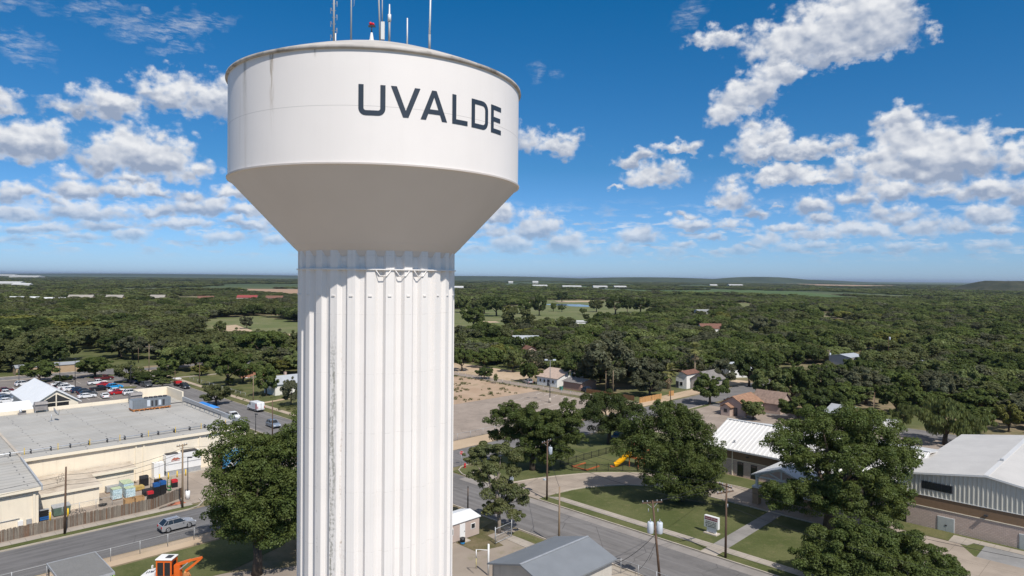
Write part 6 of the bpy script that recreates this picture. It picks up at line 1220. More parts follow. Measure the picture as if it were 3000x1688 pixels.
# travel trailer
rv = thing('travel_trailer', 'white travel trailer with grey swirls parked on the grass behind the church', 'trailer', 158.2, 46.6, 0, GRID+D2R(-35))
pr = [(-3.2, .45), (-3.25, 1.2), (-3.0, 2.5), (3.1, 2.5), (3.25, 2.3), (3.25, .6), (3.0, .4), (-3.0, .4)]
b = MB(); side_prism(b, pr, -1.05, 1.05); bevel(b.build('body', PAINT_C['white'], rv), .12)
for k, (y, s) in enumerate(((-1.06, -1),)):
    f = MB().box(1.6, 2.4, -1.07, -1.051, 1.4, 1.95).build('window', glass_dk, rv); f = MB().box(-2, -.9, -1.07, -1.051, 1.3, 1.9).build('window', glass_dk, rv)
    b = MB(); [b.hull8([(-.4+.35*j, -1.066, .7), (-.2+.35*j, -1.066, .7), (-.2+.35*j, -1.051, .7), (-.4+.35*j, -1.051, .7), (1.2+.2*j, -1.066, 1.25), (1.35+.2*j, -1.066, 1.25), (1.35+.2*j, -1.051, 1.25), (1.2+.2*j, -1.051, 1.25)]) for j in range(3)]; b.build('swirl', tank_grey, rv)
MB().box(3.255, 3.27, -.6, .6, 1.3, 1.9).build('window', glass_dk, rv); MB().box(-1, -.3, -.35, .35, 2.5, 2.75).build('roof_vent', white, rv)
for x in (-.4, .5):
    for s in (-1, 1): MB().tube([(x, s*.85, .33), (x, s*1.06, .33)], .33, 14).build('wheel', rubber, rv)
# orange utility crane, lower left
ex = bpy.data.objects.new('tracked_crane', None); COL.objects.link(ex); ex.location = (-35.4, 69.8, .2); ex.scale = (.93, .86, .90); tag(ex, 'orange excavator like machine with white roofed cab and bent boom on the grass', 'excavator')
MB().hull8([(-2.6, -1.0, .5), (-.75, -1.0, .5), (-.75, 1.0, .5), (-2.6, 1.0, .5), (-2.3, -.85, 1.25), (-.75, -.95, 1.62), (-.75, .95, 1.62), (-2.3, .85, 1.25)]).build('bonnet', white, ex)
vt = MB(); [vt.cbox((-1.9+.25*k, -.3, 1.36+.06*k), (.1, .5, .04), .2) for k in range(4)]; vt.build('bonnet_vents', dkmetal, ex)
cb = MB(); cx0, cx1, cy0, cy1, cz0, cz1 = -.7, 1.0, -.75, .75, .9, 2.95
for x in (cx0, cx1-.14):
    for y in (cy0, cy1-.14): cb.box(x, x+.14, y, y+.14, cz0, cz1)
cb.box(cx0, cx1, cy0+.01, cy1-.01, .6, 1.15).box(cx0+.14, cx1-.14, cy0+.02, cy0+.12, 2.7, cz1).box(cx0+.14, cx1-.14, cy1-.12, cy1-.02, 2.7, cz1).box(.1, .22, cy0+.01, cy0+.11, 1.15, 2.7).box(cx0+.02, cx0+.12, cy0+.14, cy1-.14, 2.6, cz1).box(cx1-.12, cx1-.02, cy0+.14, cy1-.14, 2.7, cz1)
cb.build('cab', orange, ex); MB().box(cx0+.05, cx1-.05, cy0+.05, cy1-.05, 1.16, 2.69).build('cab_glass', glass_dk, ex); bevel(MB().box(cx0-.08, cx1+.08, cy0-.08, cy1+.08, 2.96, 3.1).build('cab_roof', white, ex), .05); MB().box(.15, .8, -.4, .45, 3.1, 3.14).build('roof_hatch', dkmetal, ex)
MB().cbox((-.95, -1.0, 2.35), (.12, .25, .3)).build('mirror', white, ex)
MB().box(1.1, 1.75, -.4, .3, .5, 2.3).build('turret', orange, ex)
b = MB(); b.beam((1.3, -.1, 2.25), (2.8, -.1, 2.75), .34, .3).beam((2.75, -.1, 2.74), (4.1, -.1, 3.1), .26, .22); b.build('boom', orange, ex)
b = MB(); b.beam((4.05, -.1, 3.05), (3.1, -.1, 2.2), .2, .24).beam((3.1, -.1, 2.2), (2.3, -.1, 1.55), .24, .26); b.build('stick', orange, ex)
b = MB(); b.beam((1.5, -.35, 1.6), (2.6, -.25, 2.55), .09).beam((3.9, .05, 2.95), (2.9, .05, 2.0), .08); b.build('hydraulic_ram', galv, ex)
b = MB(); b.tube([(2.3, -.1, 1.5), (2.0, -.2, .9), (2.5, -.3, .6)], .14, 8).tube([(2.4, 0, 1.5), (2.7, .1, .9), (2.3, .2, .5)], .12, 8).cbox((2.4, -.1, 1.2), (.5, .5, .4), .3); b.build('grapple', rust, ex)
for s in (-1, 1): b = MB(); b.hull8([(-1.9, s*.95-.28, .05), (1.5, s*.95-.28, .05), (1.5, s*.95+.28, .05), (-1.9, s*.95+.28, .05), (-2.2, s*.95-.28, .5), (1.8, s*.95-.28, .5), (1.8, s*.95+.28, .5), (-2.2, s*.95+.28, .5)]); b.build('track', black, ex)
MB().box(-2.2, 1.7, -.65, .65, .45, .6).build('undercarriage', dkmetal, ex)
# worker beside the carport
wk = bpy.data.objects.new('person', None); COL.objects.link(wk); px, py = -40.55, 69.3; wk.location = (px, py, .04); wk.rotation_euler = (0, 0, D2R(-60))
tag(wk, 'person in a lime safety vest and white cap standing beside the carport', 'person')
J = {'pelvis': (0, 0, .86), 'waist': (0, .0, 1.02), 'chest': (.0, .0, 1.26), 'neck': (0, 0, 1.42), 'head0': (.01, 0, 1.5), 'hd': (.02, 0, 1.6)}
vs = []; es = []; rs = []
def jv(p, r, par=None):
    vs.append(p); rs.append(r)
    if par is not None: es.append((par, len(vs)-1))
    return len(vs)-1
a = jv((0, 0, .88), (.14, .10)); b_ = jv((0, 0, 1.05), (.135, .095), a); c = jv((0, 0, 1.24), (.155, .10), b_); d = jv((0, 0, 1.37), (.10, .075), c); e = jv((.01, 0, 1.45), (.052, .052), d); f = jv((.02, 0, 1.53), (.078, .07), e); jv((.02, 0, 1.63), (.07, .065), f)
for s in (-1, 1):
    h = jv((0, s*.09, .82), (.085, .085), a); k = jv((.02, s*.10, .46), (.06, .06), h); an = jv((-.01, s*.105, .09), (.042, .042), k); jv((.13, s*.115, .045), (.036, .036), an)
    sh = jv((0, s*.17, 1.33), (.055, .055), c); el = jv((.0, s*.23, 1.07), (.042, .042), sh); wr = jv((.10, s*.22, .86), (.030, .030), el); hd = jv((.13, s*.22, .80), (.036, .020), wr)
    for q_ in range(4): g1 = jv((.15+.012*q_, s*(.205+.012*q_), .755+.004*q_), (.009, .009), hd); jv((.165+.012*q_, s*(.20+.012*q_), .715+.006*q_), (.008, .008), g1)
    t1 = jv((.165, s*.195, .80), (.010, .010), hd); jv((.185, s*.185, .77), (.009, .009), t1)
me = bpy.data.meshes.new('body'); me.from_pydata(vs, es, []); bo = bpy.data.objects.new('body', me); COL.objects.link(bo); bo.parent = wk
sk = bo.modifiers.new('skin', 'SKIN'); 
for v, r in zip(me.skin_vertices[0].data, rs): v.radius = r
me.skin_vertices[0].data[0].use_root = True; bo.modifiers.new('sub', 'SUBSURF').levels = 1; bo.modifiers['sub'].render_levels = 1
def cloth_extra(t, tc, c):
    x, y, z = t.xyz(tc); c = t.mix(t.m('LESS_THAN', z, .9), c, (.05, .06, .09)); c = t.mix(t.m('LESS_THAN', z, .075), c, (.06, .04, .03)); ay = t.m('ABSOLUTE', y)
    c = t.mix(t.m('MULTIPLY', t.m('GREATER_THAN', ay, .17), t.m('LESS_THAN', z, 1.12)), c, (.36, .20, .13)); return t.mix(t.m('GREATER_THAN', z, 1.415), c, (.36, .20, .13))
me.materials.append(pmat('worker_clothes', (.10, .12, .16), .9, extra=cloth_extra))
MB().lathe([(.17, .93), (.18, 1.1), (.185, 1.25), (.17, 1.37), (.075, 1.41)], 20).build('safety_vest', pmat('lime_vest', (.42, .80, .04), .7), wk)
MB().ball((.02, 0, 1.63), (.098, .09, .075), n=14, m=8).hull8([(.08, -.07, 1.61), (.19, -.05, 1.6), (.19, .05, 1.6), (.08, .07, 1.61), (.08, -.07, 1.63), (.19, -.05, 1.615), (.19, .05, 1.615), (.08, .07, 1.63)]).build('cap', white, wk)
MB().ball((.095, .03, 1.575), .011).ball((.095, -.03, 1.575), .011).build('eyes', black, wk); MB().hull8([(.09, -.012, 1.535), (.118, -.014, 1.535), (.118, .014, 1.535), (.09, .012, 1.535), (.088, -.007, 1.575), (.095, -.007, 1.575), (.095, .007, 1.575), (.088, .007, 1.575)]).build('nose', pmat('skin', (.36, .20, .13), .6), wk)
# ================================================================ trees
TONE = {'d': (.056, .079, .025), 'm': (.084, .116, .033), 'o': (.096, .113, .046), 'l': (.130, .163, .060), 'y': (.145, .158, .042), 'g': (.100, .111, .065)}
def leaf_mat(k, c):
    m = bpy.data.materials.new('foliage_' + k); m.use_nodes = True; t = NT(m.node_tree); t.n.clear()
    out = t.new('ShaderNodeOutputMaterial'); d = t.new('ShaderNodeBsdfDiffuse'); tr = t.new('ShaderNodeBsdfTranslucent'); mx = t.new('ShaderNodeMixShader'); gl = t.new('ShaderNodeBsdfGlossy'); m2 = t.new('ShaderNodeMixShader')
    rnd = t.new('ShaderNodeNewGeometry').outputs['Random Per Island']; oi = t.new('ShaderNodeObjectInfo').outputs['Random']
    v = t.m('ADD', t.m('MULTIPLY', rnd, .55), t.m('ADD', .56, t.m('MULTIPLY', oi, .40)))
    n = t.noise(t.new('ShaderNodeNewGeometry').outputs['Position'], .55, 3, .6)
    col = t.mix(t.ramp(n, .35, .65), c, (c[0]*1.25, c[1]*1.12, c[2]*1.1)); col = t.vm('SCALE', col, v)
    t.put(d.inputs[0], col); t.put(tr.inputs[0], t.vm('MULTIPLY', col, (1.25, 1.15, .6))); t.put(mx.inputs[0], .36)
    t.l.new(d.outputs[0], mx.inputs[1]); t.l.new(tr.outputs[0], mx.inputs[2]); gl.inputs['Roughness'].default_value = .5; gl.inputs[0].default_value = (.5, .55, .5, 1)
    m2.inputs[0].default_value = .018; t.l.new(mx.outputs[0], m2.inputs[1]); t.l.new(gl.outputs[0], m2.inputs[2]); t.l.new(m2.outputs[0], out.inputs[0]); return m
LEAF = {k: leaf_mat(k, c) for k, c in TONE.items()}
bark = pmat('bark', (.10, .075, .055), .95, .25, 3, stretch=(3, 3, .7)); bark_pale = pmat('pale_bark', (.24, .20, .16), .95, .2, 3, stretch=(3, 3, .7))
def make_lobes(rng, H, R, zl, n, rl=(.26, .42), fill=.78, flat=1.0):
    c = np.array((0, 0, (H+zl)/2)); e = np.array((R, R, (H-zl)/2)); L = []
    for k in range(n):
        a = k*2.39996+rng.uniform(-.5, .5); u = 1-2*(k+.5)/n; u = max(-.85, min(1, u+rng.uniform(-.15, .15))); s = math.sqrt(1-u*u); f = fill*rng.uniform(.62, 1.05); r = R*rng.uniform(*rl)
        p = c+e*np.array((math.cos(a)*s, math.sin(a)*s, u))*f; p[2] = min(max(p[2], zl+r*.45), H-r*.72); L.append((*p, r, r, r*rng.uniform(.72, .95)*flat))
    return L
def leaf_cloud(nr, lobes, n, size, sub=0, droop=0.0, upper=-.55, aspect=.55):
    """n leaf-clump faces spread through the lobes; returns verts, faces"""
    Lb = np.array(lobes)
    if sub:
        k = nr.integers(0, len(Lb), sub*len(Lb)); d = nr.normal(size=(len(k), 3)); d /= np.linalg.norm(d, axis=1)[:, None]; d[:, 2] = np.where(d[:, 2] < -.3, -d[:, 2], d[:, 2]); q = Lb[k]
        f = nr.uniform(.17, .36, len(k))[:, None]; Lb = np.concatenate([Lb*[1, 1, 1, .62, .62, .62], np.concatenate([q[:, :3]+d*q[:, 3:]*nr.uniform(.6, 1.12, len(k))[:, None], q[:, 3:]*f], axis=1)])
    w = Lb[:, 3]**2; k = nr.choice(len(Lb), n, p=w/w.sum()); q = Lb[k]
    d = nr.normal(size=(n, 3)); d /= np.linalg.norm(d, axis=1)[:, None]; d[:, 2] = np.where((d[:, 2] < upper) & (nr.random(n) < .75), -d[:, 2], d[:, 2])
    rad = 1.06-np.abs(nr.normal(size=n))*.24; rad = np.clip(rad, .15, 1.12); c = q[:, :3]+d*q[:, 3:]*rad[:, None]
    nrm = d*.9+nr.normal(size=(n, 3))*.40+np.array((0, 0, .42)); nrm /= np.linalg.norm(nrm, axis=1)[:, None]
    t = np.cross(nrm, nr.normal(size=(n, 3))); t /= np.linalg.norm(t, axis=1)[:, None]
    if droop: t = t*(1-droop)+np.array((0, 0, -1.0))*droop; t /= np.linalg.norm(t, axis=1)[:, None]
    b = np.cross(nrm, t); s = size*nr.uniform(.6, 1.35, n)[:, None]
    V = np.stack([c-t*s, c+b*s*aspect, c+t*s, c-b*s*aspect], axis=1).reshape(-1, 3)
    return V
def leaf_mesh(name, V):
    n = len(V)//4; me = bpy.data.meshes.new(name); me.vertices.add(n*4); me.vertices.foreach_set('co', V.astype(np.float32).ravel()); me.loops.add(n*4); me.loops.foreach_set('vertex_index', np.arange(n*4, dtype=np.int32))
    me.polygons.add(n); me.polygons.foreach_set('loop_start', np.arange(0, n*4, 4, dtype=np.int32)); me.polygons.foreach_set('loop_total', np.full(n, 4, dtype=np.int32)); me.update(); return me
def trunk_mb(rng, H, R, zl, lobes, tr, limbs=7, fork=None):
    b = MB(); fz = fork or max(zl*.9, H*.22); b.tube([(0, 0, -.1), (rng.uniform(-.1, .1), rng.uniform(-.1, .1), fz*.5), (0, 0, fz)], [tr*1.45, tr*1.05, tr], 9)
    for p in sorted(lobes, key=lambda l: -l[3])[:limbs]:
        e = Vector(p[:3]); s = Vector((0, 0, fz-.1)); m = s.lerp(e, .5)+Vector((rng.uniform(-.4, .4), rng.uniform(-.4, .4), .08*H)); b.tube([s, s.lerp(m, .5)+Vector((0, 0, .1)), m, e], [tr*.62, tr*.45, tr*.32, tr*.12], 6)
    return b
def hero(lab, p, q, H, R, zl, tone, seed, n, size=.2, nl=16, lobes=None, tr=.38, sub=17, limbs=8, extra=None, name='shade_tree', bk=None, off=(0, 0), lsc=1.12, fillin=0, **kw):
    rng = random.Random(seed); nr = np.random.default_rng(seed); o = thing(name, lab, 'tree', p, q, .03, 0); L = [(a*lsc, b*lsc, c*(1+(lsc-1)*.4), d*lsc, e*lsc, f*lsc) for a, b, c, d, e, f in lobes] if lobes else make_lobes(rng, H, R, zl, nl); L += make_lobes(rng, H*.92, R*.78, zl+.6, fillin) if fillin else []; L = [(a+off[0], b+off[1], *r) for a, b, *r in L]
    me = leaf_mesh('crown', leaf_cloud(nr, L, int(n*2.0), size*.63, sub, **kw)); me.materials.append(LEAF[tone]); c = bpy.data.objects.new('crown', me); COL.objects.link(c); c.parent = o
    t = trunk_mb(rng, H, R, zl, L, tr, limbs)
    if extra: extra(t)
    t.build('trunk', bk or bark, o); return o
hero('large leafy tree shading the grass in front of the street, just left of the column', 32.2, 70.4, 15.6, 8.5, 2.4, 'm', 11, 60000, lobes=[(-1.6, -2.2, 4.2, 1.9, 1.9, 1.3), (-3.6, -2.0, 4.4, 1.7, 1.7, 1.2), (.6, -2.4, 3.9, 1.8, 1.8, 1.3), (2.4, -2.0, 4.6, 1.8, 1.8, 1.3), (-2.4, -2.2, 6.6, 2.0, 2.0, 1.5), (1.2, -2.2, 7.2, 2.1, 2.1, 1.6), (-4.8, 0.9, 13.7, 1.7, 1.7, 1.36), (-6.2, 0.9, 11.1, 1.8, 1.8, 1.44), (-3.6, -1.3, 12.2, 2.0, 2.0, 1.6), (-1.5, -1.2, 10.3, 2.4, 2.4, 1.92), (1.9, 0.6, 13.7, 2.2, 2.2, 1.76), (3.2, 0.4, 12, 2, 2, 1.6), (-5.3, 0.2, 9.2, 1.6, 1.6, 1.28), (-2.6, -0.7, 7.9, 2.0, 2.0, 1.6), (0.8, 0.1, 8.7, 2.4, 2.4, 1.92), (3.2, 0.1, 9.2, 2.0, 2.0, 1.6), (-5.3, -0.0, 5.2, 1.6, 1.6, 1.28), (-3, -1.0, 5.3, 2.0, 2.0, 1.6), (-0.3, -0.4, 5.3, 2.1, 2.1, 1.68), (2, -0.5, 5.8, 1.9, 1.9, 1.52), (-0.3, 0.3, 3.8, 1.5, 1.5, 1.2), (-3.7, 1.0, 3.8, 1.1, 1.1, 0.88), (3.7, 0.9, 6.4, 1.3, 1.3, 1.04), (4.5, -0.1, 10.5, 1.7, 1.7, 1.36), (0.2, -0.3, 12.0, 2.2, 2.2, 1.76), (0, 2.6, 11.5, 2.2, 2.2, 1.8), (-3, 2.8, 9.5, 2, 2, 1.6), (2.5, 2.5, 7.5, 2, 2, 1.6), (-2.5, 2.2, 5.5, 1.9, 1.9, 1.4)], lsc=1.15, tr=.42, off=(1.4, 2.0), fillin=16)
hero('dense rounded tree at the church corner left of the playground', 82.6, 77.4, 11.0, 7.7, .6, 'm', 12, 62000, lobes=[(-3.8, -0.6, 9.1, 1.7, 1.7, 1.4), (-5.6, -1.1, 7.8, 1.7, 1.7, 1.4), (-1.6, -1.1, 8.0, 2.3, 2.3, 1.8), (2.1, -0.2, 7.2, 2.3, 2.3, 1.8), (3.8, -0.5, 9.7, 1.3, 1.3, 1.0), (4.3, -0.4, 7.2, 2.0, 2.0, 1.6), (-4.3, 0.8, 5.1, 1.7, 1.7, 1.4), (-0.5, -0.0, 4.8, 2.3, 2.3, 1.8), (2.7, 0.0, 4.6, 2.3, 2.3, 1.8), (4.8, -0.7, 5.1, 1.5, 1.5, 1.3), (-2.1, -1.1, 2.4, 1.7, 1.7, 1.4), (1.1, -0.5, 1.9, 2.0, 2.0, 1.6), (3.2, -0.9, 2.7, 1.7, 1.7, 1.4), (-3.5, -0.1, 1.6, 1.1, 1.1, 0.9), (-6.2, 1.0, 4.8, 1.1, 1.1, 0.9), (0, 2.5, 6.5, 2.2, 2.2, 1.8), (3, 2.4, 5, 2, 2, 1.6), (-2.6, 2.4, 5.4, 2, 2, 1.6)], lsc=1.22, tr=.42, off=(1.0, 0), fillin=9)
hero('dark tree on the lawn by the cross street behind the playground', 106.6, 79.6, 10.4, 6.2, 1.6, 'd', 13, 26000, nl=14)
hero('tallest round tree in the middle of the church lawn, over the play tower', 86.9, 52.2, 13.6, 6.2, 1.2, 'm', 14, 46000, lobes=[(0, 0, 10.6, 2.6, 2.6, 2.4), (-3.6, 1, 9.0, 2.4, 2.4, 2.2), (-5.0, 0, 6.8, 2.0, 2.0, 1.8), (-2.2, -1.5, 7.0, 2.6, 2.6, 2.3), (2.4, 0, 9.6, 2.4, 2.4, 2.2), (4.6, 1, 8.0, 2.5, 2.5, 2.3), (6.0, 0, 6.0, 2.2, 2.2, 2.0), (1.4, -2.2, 6.2, 2.6, 2.6, 2.3), (4.0, -1.8, 4.4, 2.5, 2.5, 2.0), (0, -2.0, 3.4, 2.4, 2.4, 1.9), (2.6, -2.4, 2.2, 2.0, 2.0, 1.6), (-2.6, 1.0, 4.6, 2.4, 2.4, 2.0), (5.4, 1.5, 3.4, 2.0, 2.0, 1.6), (-3.6, 2.4, 7.2, 2.2, 2.2, 2.0), (1, 2.6, 8.0, 2.6, 2.6, 2.4), (3.4, 2.6, 5.6, 2.5, 2.5, 2.2), (1.0, -2.6, 1.9, 2.1, 2.1, 1.5), (4.2, -1.6, 2.2, 2.2, 2.2, 1.6), (-1.6, -2.0, 3.0, 2.2, 2.2, 1.7), (.4, 1.2, 5.4, 2.6, 2.6, 2.2), (-.6, .4, 12.2, 1.5, 1.5, 1.3), (1.6, .5, 11.8, 1.4, 1.4, 1.2)], tr=.5, lsc=1.14, off=(-1.7, 0))
def snag(t): t.tube([(-.3, -.2, 2.5), (-.2, -.3, 5.0), (-.35, -.2, 6.6), (-.1, -.3, 7.3), (-.35, -.3, 8.1)], [.22, .17, .13, .10, .05], 7).tube([(-.3, -.25, 6.4), (.2, -.3, 7.6)], [.07, .03], 5)
hero('thin sparse tree with a bare pale snag beside the mobile home gate', 59.2, 61.2, 10.3, 3.2, 1.2, 'o', 15, 13000, size=.19, sub=6, lobes=[(-1.6, .3, 9.2, 1.3, 1.3, .8), (.4, 0, 9.5, 1.4, 1.4, .8), (1.8, .4, 8.6, 1.3, 1.3, .9), (-2.4, 0, 8.2, 1.2, 1.2, .8), (-.6, -.3, 7.6, 1.5, 1.5, 1.0), (1.6, 0, 7.0, 1.2, 1.2, .8), (-1.6, .2, 6.2, 1.3, 1.3, .9), (.3, 0, 5.6, 1.5, 1.5, 1.0), (-.9, 0, 4.4, 1.4, 1.4, 1.0), (1.8, 0, 4.6, 1.5, 1.5, 1.0), (2.6, .2, 3.6, 1.1, 1.1, .8), (.4, 0, 3.0, 1.6, 1.6, 1.0), (1.6, -.2, 2.2, 1.1, 1.1, .8), (-.8, .1, 2.4, 1.0, 1.0, .8)], tr=.22, limbs=12, lsc=1.25, off=(-.2, 0), extra=snag, bk=bark_pale, name='thin_tree')
hero('biggest tree with open crown in front of the church entrance at right', 90.0, 32.4, 15.8, 9.0, 2.4, 'm', 16, 70000, lsc=1.06, off=(.5, 0), fillin=8, lobes=[(-1.5, 0, 13.0, 2.8, 2.8, 2.2), (-4.6, .6, 12.2, 2.4, 2.4, 1.8), (2.4, 0, 13.4, 2.9, 2.9, 2.3), (5.2, .4, 12.2, 2.8, 2.8, 2.2), (7.2, 0, 10.4, 2.6, 2.6, 2.2), (8.6, .4, 8.6, 2.2, 2.2, 1.8), (-6.6, 0, 10.6, 2.3, 2.3, 1.6), (-4.2, -.8, 9.2, 2.2, 2.2, 1.5), (2.6, -1.5, 10.2, 2.9, 2.9, 2.3), (5.4, -1.6, 9.0, 2.8, 2.8, 2.3), (6.8, -1, 6.6, 2.6, 2.6, 2.2), (3.8, -1.8, 6.6, 2.6, 2.6, 2.1), (.4, 0, 8.0, 2.4, 2.4, 1.8), (-3.2, -1, 5.2, 2.4, 2.4, 1.6), (-6.2, -.6, 4.8, 2.2, 2.2, 1.5), (-7.0, 0, 3.6, 1.8, 1.8, 1.2), (-1.0, -1.4, 5.8, 2.3, 2.3, 1.7), (5.6, -1.4, 4.2, 2.4, 2.4, 1.8), (7.4, 0, 4.6, 1.8, 1.8, 1.5), (-4.8, .8, 2.8, 1.6, 1.6, 1.1), (-1.0, -2.0, 3.6, 2.0, 2.0, 1.4), (1.6, -2.2, 3.4, 2.2, 2.2, 1.5), (3.6, -1.8, 2.6, 2.2, 2.2, 1.5), (.4, -1.6, 4.8, 2.2, 2.2, 1.6), (6.4, -.8, 2.4, 1.8, 1.8, 1.3), (-2.6, -1.4, 3.0, 1.7, 1.7, 1.1), (0, 2.4, 11.2, 2.6, 2.6, 2.2), (4.4, 2.4, 9.6, 2.6, 2.6, 2.2)], tr=.62, limbs=14)
hero('broad low tree in the right foreground beside the road', 76.6, 23.6, 7.9, 8.4, .5, 'm', 17, 44000, size=.19, lobes=[(-1.5, 0, 4.96, 2.2, 2.2, 1.6), (1.5, 0, 5.12, 2.0, 2.0, 1.4), (-4.2, .3, 3.84, 2.3, 2.3, 1.7), (4.0, 0, 4.00, 2.2, 2.2, 1.6), (-6.2, 0, 2.72, 1.9, 1.9, 1.3), (6.6, .2, 2.72, 1.9, 1.9, 1.2), (0, -1, 3.52, 2.6, 2.6, 2.0), (-3.2, -1.2, 2.24, 2.4, 2.4, 1.7), (3.0, -1.2, 2.32, 2.5, 2.5, 1.7), (-5.6, -.6, 1.52, 1.9, 1.9, 1.2), (6.0, -.8, 1.44, 2.0, 2.0, 1.2), (8.2, .3, 1.60, 1.3, 1.3, .8), (0, -1.6, 1.76, 2.4, 2.4, 1.6), (0, 2.4, 3.84, 2.3, 2.3, 1.7), (3.6, 2.2, 2.88, 2.2, 2.2, 1.5), (-3.8, 2.2, 2.72, 2.2, 2.2, 1.5), (.6, .4, 5.76, 1.0, 1.0, .7), (-2.4, .2, 5.60, .9, .9, .6)], lsc=1.06, off=(.3, 0), sub=20)
hero('small leafy tree right of the broad foreground tree at the bottom edge', 70.5, 15.8, 5.6, 3.4, .6, 'm', 18, 12000, nl=10, size=.18, tr=.2)
